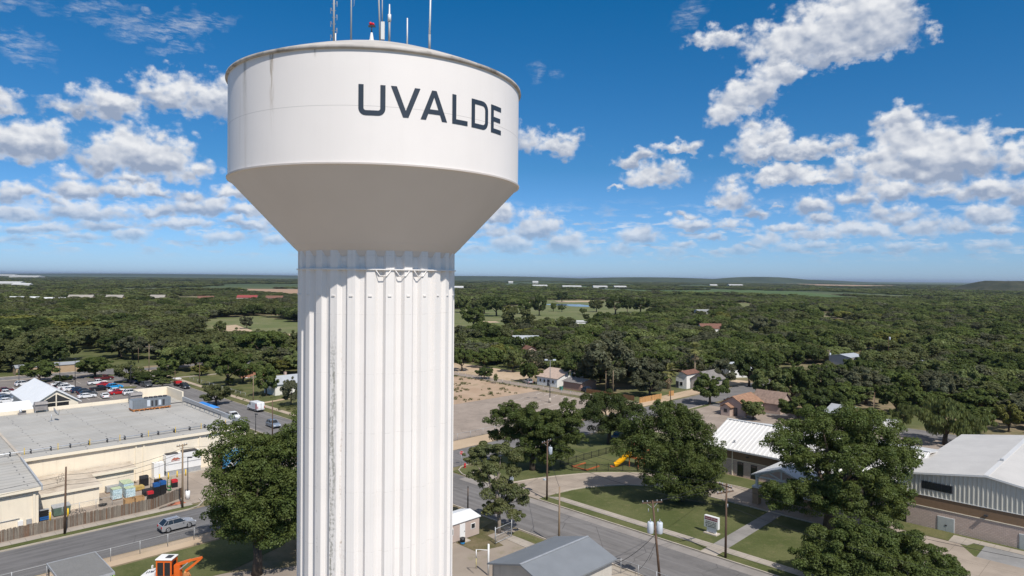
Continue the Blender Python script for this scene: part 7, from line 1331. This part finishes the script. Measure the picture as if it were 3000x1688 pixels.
HAND = [   # x, y, height, crown radius, tone, shape, label
    (-202, 247, 9.5, 7, 'd', 'o', 'dark spreading oak, first from left along the wood edge behind the tan strip building'),
    (-213, 262, 10, 7.5, 'o', 'o', 'dark spreading oak, second from left along the wood edge behind the tan strip building'),
    (-187, 237, 9, 7, 'd', 'o', 'dark spreading oak, third from left along the wood edge behind the tan strip building'),
    (-172, 229, 9, 6.5, 'o', 'o', 'dark spreading oak, fourth from left along the wood edge behind the tan strip building'),
    (-196, 268, 10.5, 7.5, 'd', 'o', 'dark spreading oak, fifth from left along the wood edge behind the tan strip building'),
    (-180, 257, 10, 7.5, 'o', 'o', 'dark spreading oak, sixth from left along the wood edge behind the tan strip building'),
    (-158, 233, 9.5, 6.6, 'd', 'o', 'dark spreading oak, seventh from left along the wood edge behind the tan strip building'),
    (-165, 250, 10, 7.5, 'o', 'o', 'dark spreading oak, eighth from left along the wood edge behind the tan strip building'),
    (-150, 262, 9, 6.5, 'd', 'o', 'dark spreading oak, ninth from left along the wood edge behind the tan strip building'),
    (-138.6, 200.1, 6.5, 5.6, 'm', 'o', 'spreading lot tree nearest the tan strip building'),
    (-128.4, 210.3, 6.3, 5.7, 'm', 'o', 'broad mid green tree on a parking island behind the white pickup'),
    (-113.3, 201.6, 5.7, 4.4, 'o', 'o', 'olive umbrella shaped tree on the parking island beside the light pole'),
    (-104.8, 199.8, 4.0, 5.9, 'd', 'o', 'dark low spreading tree shading cars at the edge of the store lot'),
    (-99.2, 193.6, 2.4, 2.4, 'l', 'o', 'small bright green bush behind the raised store parapet'),
    (-131.9, 199.8, 2.4, 2.8, 'd', 'o', 'small round dark tree in the store lot beside the tan strip building'),
    (-72.6, 167.6, 5.0, 3.8, 'o', 'o', 'young olive tree on the grass verge beside the blue canopy'),
    (-110.8, 219.3, 4.8, 3.6, 'm', 'o', 'mid green tree beside the pole with the white transformer'),
    (-105.0, 226.7, 9.5, 5.9, 'd', 'o', 'tall dark tree behind the front yards across the street'),
    (-82.3, 197.8, 9.2, 5.7, 'm', 'o', 'large leafy yard tree standing left of the white chimney house'),
    (-98.8, 217.3, 3.6, 3.2, 'y', 'o', 'small yellow green tree in front of the tall dark yard tree'),
    (-81.6, 197.8, 2.3, 1.4, 'y', 'o', 'bright yellow green bush under the large leafy yard tree'),
    (-65.0, 180.7, 8.2, 3.6, 'm', 'o', 'tall narrow leafy tree at the left corner of the white chimney house'),
    (-74.4, 223.0, 5.1, 5.6, 'y', 'o', 'rounded yellow green tree behind the roof of the white chimney house'),
    (-80.0, 203.5, 5.8, 4.2, 'm', 'o', 'round leafy tree in front of the brick house'),
    (65.5, 155.0, 5.2, 4.4, 'm', 'o', 'leafy yard tree in front of the brown roofed rear wing'),
    (72.0, 158.5, 7.0, 5.2, 'd', 'o', 'dark leafy tree right of the brown roofed rear wing'),
    (-53.9, 166.9, 6.3, 2.8, 'g', 'o', 'grey green feathery bush in front of the white chimney house'),
    (-91.7, 249.9, 12.9, 10.5, 'm', 'o', 'massive rounded oak alone on the golf grass left of the tower'),
    (-138.1, 284.6, 10.5, 8.5, 'o', 'o', 'wide savanna shaped oak with bare trunk over the park lawn'),
    (-156.8, 366.1, 7.7, 3.8, 'l', 'o', 'small light green tree on the golf course left of the tower'),
    (-158.7, 408.7, 7.2, 4.3, 'g', 'o', 'small thin grey green tree on the sandy golf mound'),
    (-150.4, 290.6, 8.1, 7.6, 'o', 'o', 'broad olive oak over the park lawn behind the tall utility pole'),
    (-152.0, 264.1, 9.3, 6.9, 'd', 'o', 'dark round oak at the front of the park wood'),
    (-16.9, 232.5, 7.7, 4.1, 'm', 'o', 'mid green tree right behind the weedy dirt lot beside the tower'),
    (-9.6, 242.2, 6.8, 4.7, 'm', 'o', 'leafy tree over the junk yard behind the dirt lot'),
    (0.6, 230.7, 7.7, 3.8, 'l', 'o', 'light green mesquite over the junk yard next to the brown roofed house'),
    (-8.5, 215.1, 3.6, 3.2, 'd', 'o', 'low dark bush at the far fence of the weedy dirt lot'),
    (5.5, 208.6, 6.8, 3.5, 'm', 'o', 'bushy tree shading a parked car beyond the parking lot corner'),
    (8.8, 206.4, 3.8, 1.8, 'y', 'o', 'low orange green bush in front of the white bungalow'),
    (-4.7, 205.6, 3.1, 0.8, 'l', 'o', 'thin sapling at the edge of the dirt lot by the alley'),
    (20.0, 203.5, 10.0, 5.2, 'd', 'o', 'dense dark green tree rising over the white bungalow roof'),
    (28.0, 197.0, 14.2, 9.6, 'g', 'o', 'great grey green tree over the brown wooden fence'),
    (38.5, 199.0, 10.0, 7.0, 'g', 'o', 'wide grey green tree behind the new wooden fence'),
    (40.8, 195.0, 5.0, 3.4, 'm', 'o', 'bushy shrub mass behind the new wooden fence corner'),
    (50.9, 174.4, 8.0, 4.7, 'm', 'o', 'leafy street tree in front of the tan house with the orange roof'),
    (63.0, 203.8, 8.2, 4.6, 'g', 'o', 'grey green twiggy tree beside the white clapboard house'),
    (50.6, 288.6, 7.1, 4.5, 'm', 'o', 'bright rounded tree above the grey green tree in the neighbourhood'),
    (44.7, 307.3, 9.7, 7.0, 'g', 'o', 'half bare grey tree standing among the neighbourhood trees'),
    (2.1, 395.7, 13.8, 9.7, 'o', 'o', 'tall rounded olive oak at the near edge of the golf course'),
    (-13.5, 323.8, 10.2, 8.2, 'd', 'o', 'dark oak clump between the houses and the golf course'),
    (-24.0, 429.9, 13.5, 9.0, 'm', 'o', 'broad oak on the golf grass nearest the tower'),
    (-44.3, 617.5, 15.1, 8.6, 'l', 'o', 'light green oak at the back of the golf grass beside the tower'),
    (-24.2, 600.5, 14.7, 8.4, 'l', 'o', 'pale green tree at the back of the golf course left of the pond'),
    (-12.9, 565.1, 15.8, 10.9, 'd', 'o', 'dark tree in the golf clump left of the pond'),
    (-1.0, 549.9, 9.6, 7.2, 'y', 'o', 'yellow green tree low in the golf clump left of the pond'),
    (11.6, 606.6, 12.7, 8.5, 'm', 'o', 'round tree at the right of the golf clump left of the pond'),
    (23.3, 579.9, 16.7, 7.1, 'd', 'o', 'tall tree with pale trunk left of the golf pond'),
    (40.0, 654.7, 9.2, 4.0, 'm', 'o', 'small tree alone on the golf fairway below the pond'),
    (47.3, 644.7, 6.2, 3.9, 'm', 'o', 'low tree leaning right on the golf fairway below the pond'),
    (62.9, 605.4, 5.8, 3.7, 'm', 'o', 'little round tree on the fairway right of centre'),
    (56.0, 512.5, 5.4, 3.1, 'd', 'o', 'little dark round tree nearest the white flat roofs'),
    (67.3, 920.2, 12.9, 8.8, 'd', 'o', 'tree at the left end of the golf pond'),
    (80.7, 650.6, 13.1, 7.4, 'o', 'o', 'grey olive tree right of the golf pond'),
    (92.8, 610.4, 15.5, 10.7, 'd', 'o', 'big dark oak on the golf course right of the pond'),
    (107.3, 633.4, 16.6, 6.6, 'd', 'o', 'upright dark oak next to the big dark oak right of the pond'),
    (122.1, 646.8, 13.6, 10.2, 'd', 'o', 'wide dark oak furthest right on the golf grass'),
    (89.3, 555.6, 4.4, 2.9, 'd', 'o', 'tiny round dark tree alone on the golf grass'),
    (55.5, 156.0, 4.6, 3.4, 'l', 'o', 'light green tree hugging the orange roofed house'),
    (73.4, 177.1, 9.3, 4.6, 'm', 'o', 'tall leafy tree just behind the orange roofed house'),
    (72.8, 164.6, 5.8, 4.7, 'm', 'o', 'bushy tree in front of the orange roofed house at its right'),
    (71.3, 204.3, 10.0, 5.4, 'd', 'o', 'large dark tree above the orange roofed house'),
    (92.5, 196.8, 6.6, 4.1, 'g', 'o', 'twiggy grey green tree in front of the grey metal building'),
    (111.2, 213.5, 8.2, 5.6, 'd', 'o', 'dark tree right of the grey metal building'),
    (91.9, 176.4, 8.0, 6.5, 'g', 'o', 'wide grey green tree behind the white travel trailer'),
    (113.7, 179.1, 7.9, 6.6, 'g', 'o', 'grey green thicket tree right of the white panel'),
    (139.0, 378.2, 11.3, 8.6, 'g', 'o', 'grey domed tree standing out of the neighbourhood canopy'),
    (176.8, 318.6, 7.8, 7.2, 'y', 'o', 'yellow green tree in the middle of the right neighbourhood'),
    (194.7, 331.1, 8.1, 4.9, 'l', 'o', 'pale green tree next to the yellow green one in the right neighbourhood'),
    (161.9, 238.1, 7.1, 7.9, 'd', 'o', 'large dark crown near the right edge of the neighbourhood'),
    (161.8, 224.1, 5.1, 4.3, 'g', 'o', 'bare grey twiggy tree near the right edge'),
    (180.2, 290.0, 9.1, 8.1, 'd', 'o', 'dark broad tree left of the large dark crown at right'),
    (85.2, 133.3, 8.8, 7.0, 'l', 'w', 'drooping light green willow behind the link roof of the gym'),
    (86.1, 149.3, 5.0, 2.8, 'l', 'w', 'feathery light green shrub tree left of the drooping willow'),
    (106.4, 145.4, 5.9, 2.9, 'y', 'o', 'yellow green tree at the right edge behind the gym roof'),
]
# ---- shared crowns for every other tree
HH, RR = 8.0, 5.0
def crown_variants(nv, n, size, nl, sub, seed, **kw):
    out = []
    for k in range(nv):
        rng = random.Random(seed+k); nr = np.random.default_rng(seed+k); L = make_lobes(rng, HH, RR, [1.0, 1.8, .7, 2.4, 1.2][k % 5], nl, fill=[.8, .86, .74, .9, .8][k % 5]); me = leaf_mesh('crown', leaf_cloud(nr, L, n, size, sub, **kw)); me.materials.append(LEAF['m'])
        tm = trunk_mb(rng, HH, RR, 1.4, L, .28, 5).build('trunk', bark); out.append((me, tm.data)); bpy.data.objects.remove(tm)
    return out
MID = crown_variants(5, 9500, .27, 16, 3, 40) + crown_variants(1, 2600, .26, 15, 4, 47); WILLOW = crown_variants(1, 9000, .34, 14, 3, 60, droop=.8, aspect=.3)
FAR = crown_variants(6, 3400, .40, 14, 0, 70); VFAR = crown_variants(4, 700, .8, 9, 0, 80)
def put_tree(name, lab, x, y, h, r, tone, var, ang, group=None):
    o = bpy.data.objects.new(name, None); COL.objects.link(o); o.location = (x, y, 0); o.rotation_euler = (0, 0, ang); o.scale = (r/RR, r/RR, h/HH); tag(o, lab, 'tree' if h > 2.6 else 'bush', group)
    for nm, me in zip(('crown', 'trunk'), var):
        c = bpy.data.objects.new(nm, me); COL.objects.link(c); c.parent = o
        if nm == 'crown': c.material_slots[0].link = 'OBJECT'; c.material_slots[0].material = LEAF[tone]
    return o
rng = random.Random(3); OCC = []
for k, (x, y, h, r, tone, shp, lab) in enumerate(HAND):
    put_tree('willow_tree' if shp == 'w' else ('bush' if h < 3.2 else 'shade_tree'), lab, x, y, h*1.04, r*1.05, tone, WILLOW[0] if shp == 'w' else MID[k % 5], rng.uniform(0, 6.28)); OCC.append((x, y, r))
# ---- where no tree grows (street grid rectangles and ground polygons)
RECT = [(55, 79, -60, 340), (-70, 330, 82, 100), (-70, 80, 98, 263), (70, 159, -60, 99), (72, 144.5, 96, 198), (144, 151, 96, 192), (148, 168, 148, 202), (156, 168, -10, 90), (-70, 62, -60, 100), (72, 95, 96, 232), (148, 165, 67, 84), (150, 166, 128, 142), (165, 200, 96, 120), (148, 206, 96, 104), (38, 60, 256, 270), (154, 178, 38, 56), (96, 106, 190, 202)]
POLY = [[(-35.5, 345), (-75.8, 660.3), (0, 760), (48.1, 1000), (135.0, 1006.9), (150, 800), (165, 735.0), (112.1, 560.5), (74, 500), (53.5, 470), (18.3, 425.1), (9.4, 400), (-15.3, 366)], [(-150, 300), (-174.8, 377), (-225, 503), (-200, 540), (-126, 450), (-85, 296)], [(-144, 240), (-117, 230), (-117, 250), (-138, 258)], [(62, 1900), (443, 1935), (750, 2165), (810, 1906), (657, 1262), (580, 1285), (500, 1445), (271, 1660), (64, 1610)], [(-745, 1600), (-488, 1650), (-325, 1095), (-492, 1330)], [(302, 956), (330, 938), (252, 700), (238, 774)], [(343, 862), (358, 812), (291, 705)], [(425, 705), (478, 738), (390, 622)], [(2624, 7450), (1766, 3527), (2957, 4953)],
        [(-525, 734), (-410, 616), (-448, 633)], [(-20, 238), (-12, 250), (6, 230), (6, 213), (-20, 218)], [(104, 250), (115, 252), (108, 228), (100, 232)], [(78, 146), (90, 148), (84, 134), (74, 134)], [(100, 228), (116, 232), (112, 246), (98, 240)], [(138, 236), (150, 240), (150, 226), (138, 226)], [(56, 60), (200, 150), (160, 40)]]
for hx, hy, hw, d in ((8, 270, 6, 26), (7, 324, 8, 30), (41, 458, 12, 44), (41, 412, 5, 30), (119, 410, 9, 34), (161, 575, 7, 40), (149, 246, 6, 18), (122, 240, 6, 16), (75, 222, 5, 10)):      # gaps before the houses seen over the crowns
    POLY.append([(hx-hw, hy+9), (hx+hw, hy+9), ((hx+hw)*(hy-d)/hy, hy-d), ((hx-hw)*(hy-d)/hy, hy-d)])
def inpoly(x, y, P):
    c = False; j = len(P)-1
    for i in range(len(P)):
        if (P[i][1] > y) != (P[j][1] > y) and x < (P[j][0]-P[i][0])*(y-P[i][1])/(P[j][1]-P[i][1])+P[i][0]: c = not c
        j = i
    return c
def clear(x, y):
    p, q = (x+y)*RS, (y-x)*RS
    return any(a <= p <= b and c <= q <= d for a, b, c, d in RECT) or any(inpoly(x, y, P) for P in POLY)
def vnoise(x, y, s):
    i, j = math.floor(x/s), math.floor(y/s); u, v = x/s-i, y/s-j; hsh = lambda a, b: random.Random(a*7919+b*104729).random(); u = u*u*(3-2*u); v = v*v*(3-2*v)
    return (hsh(i, j)*(1-u)+hsh(i+1, j)*u)*(1-v)+(hsh(i, j+1)*(1-u)+hsh(i+1, j+1)*u)*v
PTS = []
for y0, y1, s in ((120, 300, 7.6), (300, 700, 10.4), (700, 1300, 13.5), (1300, 2700, 21.0), (2700, 6500, 50.0)):
    ny = int((y1-y0)/s)
    for j in range(ny):
        yc = y0+(j+.5)*s; nx = int((.80*yc+25)/s)
        for i in range(-nx, nx+1):
            x = (i+rng.uniform(-.42, .42))*s; y = yc+rng.uniform(-.42, .42)*s; left = x < -.05*y
            if clear(x, y): continue
            r = s*.5*rng.triangular(.6, 1.65, 1.0); h = {True: rng.uniform(5.5, 9.5), False: rng.triangular(2.6, 9.2, 5.6)}[left]
            if y < 330: r = s*.5*rng.triangular(.85, 1.9, 1.25); h = rng.triangular(4.2, 9.6, 6.6)
            if y > 700: h = rng.triangular(2.2, 7.5, 4.0)
            if (950 < y < 1300 and 230 < x < 720) or (820 < y < 1360 and -.49*y < x < -.27*y): h = rng.uniform(1.6, 2.6)
            if y < 700 and any(abs(x-a) < (r+c)*.62 and abs(y-b) < (r+c)*.75 for a, b, c in OCC): continue
            if left and y < 700:
                if rng.random() < .28: continue
                r *= 1.42; h = rng.uniform(7.0, 9.8)
            if 330 < y < 1300 and vnoise(x+900, y, 55) < .17: continue
            if y < 330 and rng.random() < .10: continue
            if y > 1300:
                nv = vnoise(x, y*.35, 160)
                if nv < .36: continue
                h *= 1.0+.5*max(0, nv-.5)
                if y > 2700: h *= .9
            t = rng.random(); vn = vnoise(x, y, 38); tone = ('d' if vn > .5 else 'o') if left and t < .62 else ('m' if t < .40 else 'd' if t < .52 else 'o' if t < .70 else 'g' if t < .83 else 'l' if t < .988 else 'y')
            if y > 750 and t > .35: tone = 'l' if t > .62 else 'o' if t > .5 else 'g'
            PTS.append((x, y, h, r, tone, rng.randrange(100), rng.uniform(0, 6.28)))
PTS.sort(key=lambda a: math.hypot(a[0], a[1])/math.sqrt(a[2]*a[3]))
NIND = 200; IND, REST = PTS[:NIND], PTS[NIND:]
MARK = [('the tan strip building', *W2(50, 261)[:2]), ('the park lawn', -138, 275), ('the left golf grass', -150, 400), ('the white chimney house', *W2(90, 175)[:2]), ('the brick house', -84, 212), ('the weedy dirt lot', *W2(143.6, 185)[:2]), ('the white bungalow', *W2(156, 135)[:2]), ('the brown board fence', *W2(152, 112)[:2]), ('the honey coloured fence', *W2(155, 101)[:2]), ('the white clapboard house', *W2(181, 106)[:2]), ('the orange roofed bungalow', *W2(155, 76)[:2]), ('the tall grey block building', 108, 238), ('the white travel trailer', *W2(159, 46)[:2]), ('the drooping willow', 85.2, 133.3), ('the gymnasium roof', *W2(128, 18)[:2]), ('the tall white panel', *W2(217, 57)[:2]), ('the brown roofed house', 4, 267), ('the white metal roof', 1, 322), ('the silver roofed house', 144, 243), ('the yellow green tree', 176.8, 318), ('the store parking lot', *W2(10, 258)[:2]), ('the utility pole junction', *W2(78, 250)[:2]), ('the tallest palm', *W2(195.4, 112.6)[:2])]
ORD = ['first', 'second', 'third', 'fourth', 'fifth', 'sixth', 'seventh', 'eighth', 'ninth', 'tenth']
TN = {'d': 'dark green', 'm': 'mid green', 'o': 'olive green', 'l': 'light green', 'y': 'yellow green', 'g': 'grey green'}
cells = {}
for a in IND:
    nm, mx_, my_ = min(MARK, key=lambda m: (a[0]-m[1])**2+(a[1]-m[2])**2); dy = a[1]-my_; rel = 'behind' if dy > 3 else 'in front of' if dy < -3 else 'beside'; cells.setdefault((nm, rel), []).append(a)
for (nm, rel), L in cells.items():
    L.sort(key=lambda a: a[1]); rows = [L[k:k+8] for k in range(0, len(L), 8)]
    for ri, row in enumerate(rows):
        row.sort(key=lambda a: a[0]/a[1])
        for k, a in enumerate(row):
            pos = 'the only one' if len(L) == 1 else ('leftmost' if k == 0 else 'rightmost' if k == len(row)-1 and k else ORD[k]+' from left') + ('' if len(rows) == 1 else ' in %s row' % (['front'] + ORD[1:])[ri])
            put_tree('shade_tree', '%s tree, %s %s %s' % (TN[a[4]], pos, rel, nm), a[0], a[1], a[2], a[3], a[4], MID[5 if a[4] == 'g' and a[5] % 2 else a[5] % 5], a[6], 'trees of the wooded neighbourhood')
# ---- the wood beyond them: one mass, instanced by geometry nodes
def woodland(name, pts, variants, tones, label=None):
    pc = bpy.data.collections.new(name+'_crowns'); k = 0; names = []
    for me, tm in variants:
        for tn in tones:
            m = me.copy(); m.materials.clear(); m.materials.append(LEAF[tn]); ob = bpy.data.objects.new('%s_%02d' % (name, k), m); pc.objects.link(ob); k += 1
    ti = {t: i for i, t in enumerate(tones)}; n = len(pts); nt = len(tones)
    me = bpy.data.meshes.new(name); me.vertices.add(n); me.vertices.foreach_set('co', np.array([(a[0], a[1], 0.0) for a in pts], dtype=np.float32).ravel())
    at = me.attributes.new('scl', 'FLOAT_VECTOR', 'POINT'); at.data.foreach_set('vector', np.array([(a[3]/RR*1.12, a[3]/RR*1.12, a[2]/HH) for a in pts], dtype=np.float32).ravel())
    at = me.attributes.new('idx', 'INT', 'POINT'); at.data.foreach_set('value', np.array([(a[5] % len(variants))*nt+ti.get(a[4], 0) for a in pts], dtype=np.int32))
    at = me.attributes.new('rot', 'FLOAT', 'POINT'); at.data.foreach_set('value', np.array([a[6] for a in pts], dtype=np.float32))
    ob = bpy.data.objects.new(name, me); COL.objects.link(ob); g = bpy.data.node_groups.new(name, 'GeometryNodeTree'); g.interface.new_socket('Geometry', in_out='INPUT', socket_type='NodeSocketGeometry'); g.interface.new_socket('Geometry', in_out='OUTPUT', socket_type='NodeSocketGeometry')
    I = g.nodes.new('NodeGroupInput'); O = g.nodes.new('NodeGroupOutput'); P = g.nodes.new('GeometryNodeMeshToPoints'); S = g.nodes.new('GeometryNodeInstanceOnPoints'); C = g.nodes.new('GeometryNodeCollectionInfo')
    C.inputs['Collection'].default_value = pc; C.inputs['Separate Children'].default_value = True; C.inputs['Reset Children'].default_value = True
    def na(nm, ty): q = g.nodes.new('GeometryNodeInputNamedAttribute'); q.data_type = ty; q.inputs[0].default_value = nm; return [s for s in q.outputs if s.enabled and s.name == 'Attribute'][0]
    cx = g.nodes.new('ShaderNodeCombineXYZ'); g.links.new(na('rot', 'FLOAT'), cx.inputs[2])
    g.links.new(I.outputs[0], P.inputs[0]); g.links.new(P.outputs[0], S.inputs['Points']); g.links.new(C.outputs[0], S.inputs['Instance']); S.inputs['Pick Instance'].default_value = True
    g.links.new(na('idx', 'INT'), S.inputs['Instance Index']); g.links.new(cx.outputs[0], S.inputs['Rotation']); g.links.new(na('scl', 'FLOAT_VECTOR'), S.inputs['Scale']); g.links.new(S.outputs[0], O.inputs[0])
    md = ob.modifiers.new('scatter', 'NODES'); md.node_group = g; return tag(ob, kind='stuff')
ALLT = ['d', 'm', 'o', 'l', 'y', 'g']
woodland('woodland', [a for a in REST if a[1] < 800], FAR, ALLT)
woodland('distant_woodland', [a for a in REST if a[1] >= 800], VFAR, ALLT)
# weeds on the dirt lot and rough ground
nr = np.random.default_rng(9); L = []
for k in range(900):
    p, q = nr.uniform(74, 143), nr.uniform(131.5, 190)
    if vnoise(p, q, 7) < .48: continue
    v = W2(p, q); s = nr.uniform(.25, .7); L.append((v.x, v.y, .12, s, s, s*.55))
for k in range(60):
    v = W2(142.6+nr.uniform(-.4, .6), nr.uniform(102, 190)); s = nr.uniform(.25, .6); L.append((v.x, v.y, .15, s, s, s*.8))
for k in range(40):
    v = W2(nr.uniform(76.5, 80), nr.uniform(104, 160)); s = nr.uniform(.3, .8); L.append((v.x, v.y, .15, s, s, s*.7))
me = leaf_mesh('weeds', leaf_cloud(nr, L, 16000, .16)); me.materials.append(LEAF['o']); o = bpy.data.objects.new('weeds', me); COL.objects.link(o); tag(o, kind='stuff')
# ================================================================ haze
HAZE = 4.2e-5
if HAZE:
    hb = MB().box(-46000, 46000, -2500, 46000, -1.0, 90.0); hm = bpy.data.materials.new('haze'); hm.use_nodes = True; t = NT(hm.node_tree); t.n.clear(); ou = t.new('ShaderNodeOutputMaterial'); pv = t.new('ShaderNodeVolumePrincipled')
    pv.inputs['Color'].default_value = (.66, .76, .92, 1); pv.inputs['Density'].default_value = HAZE; pv.inputs['Anisotropy'].default_value = .3; t.l.new(pv.outputs[0], ou.inputs['Volume'])
    tag(hb.build('haze', hm), kind='stuff')
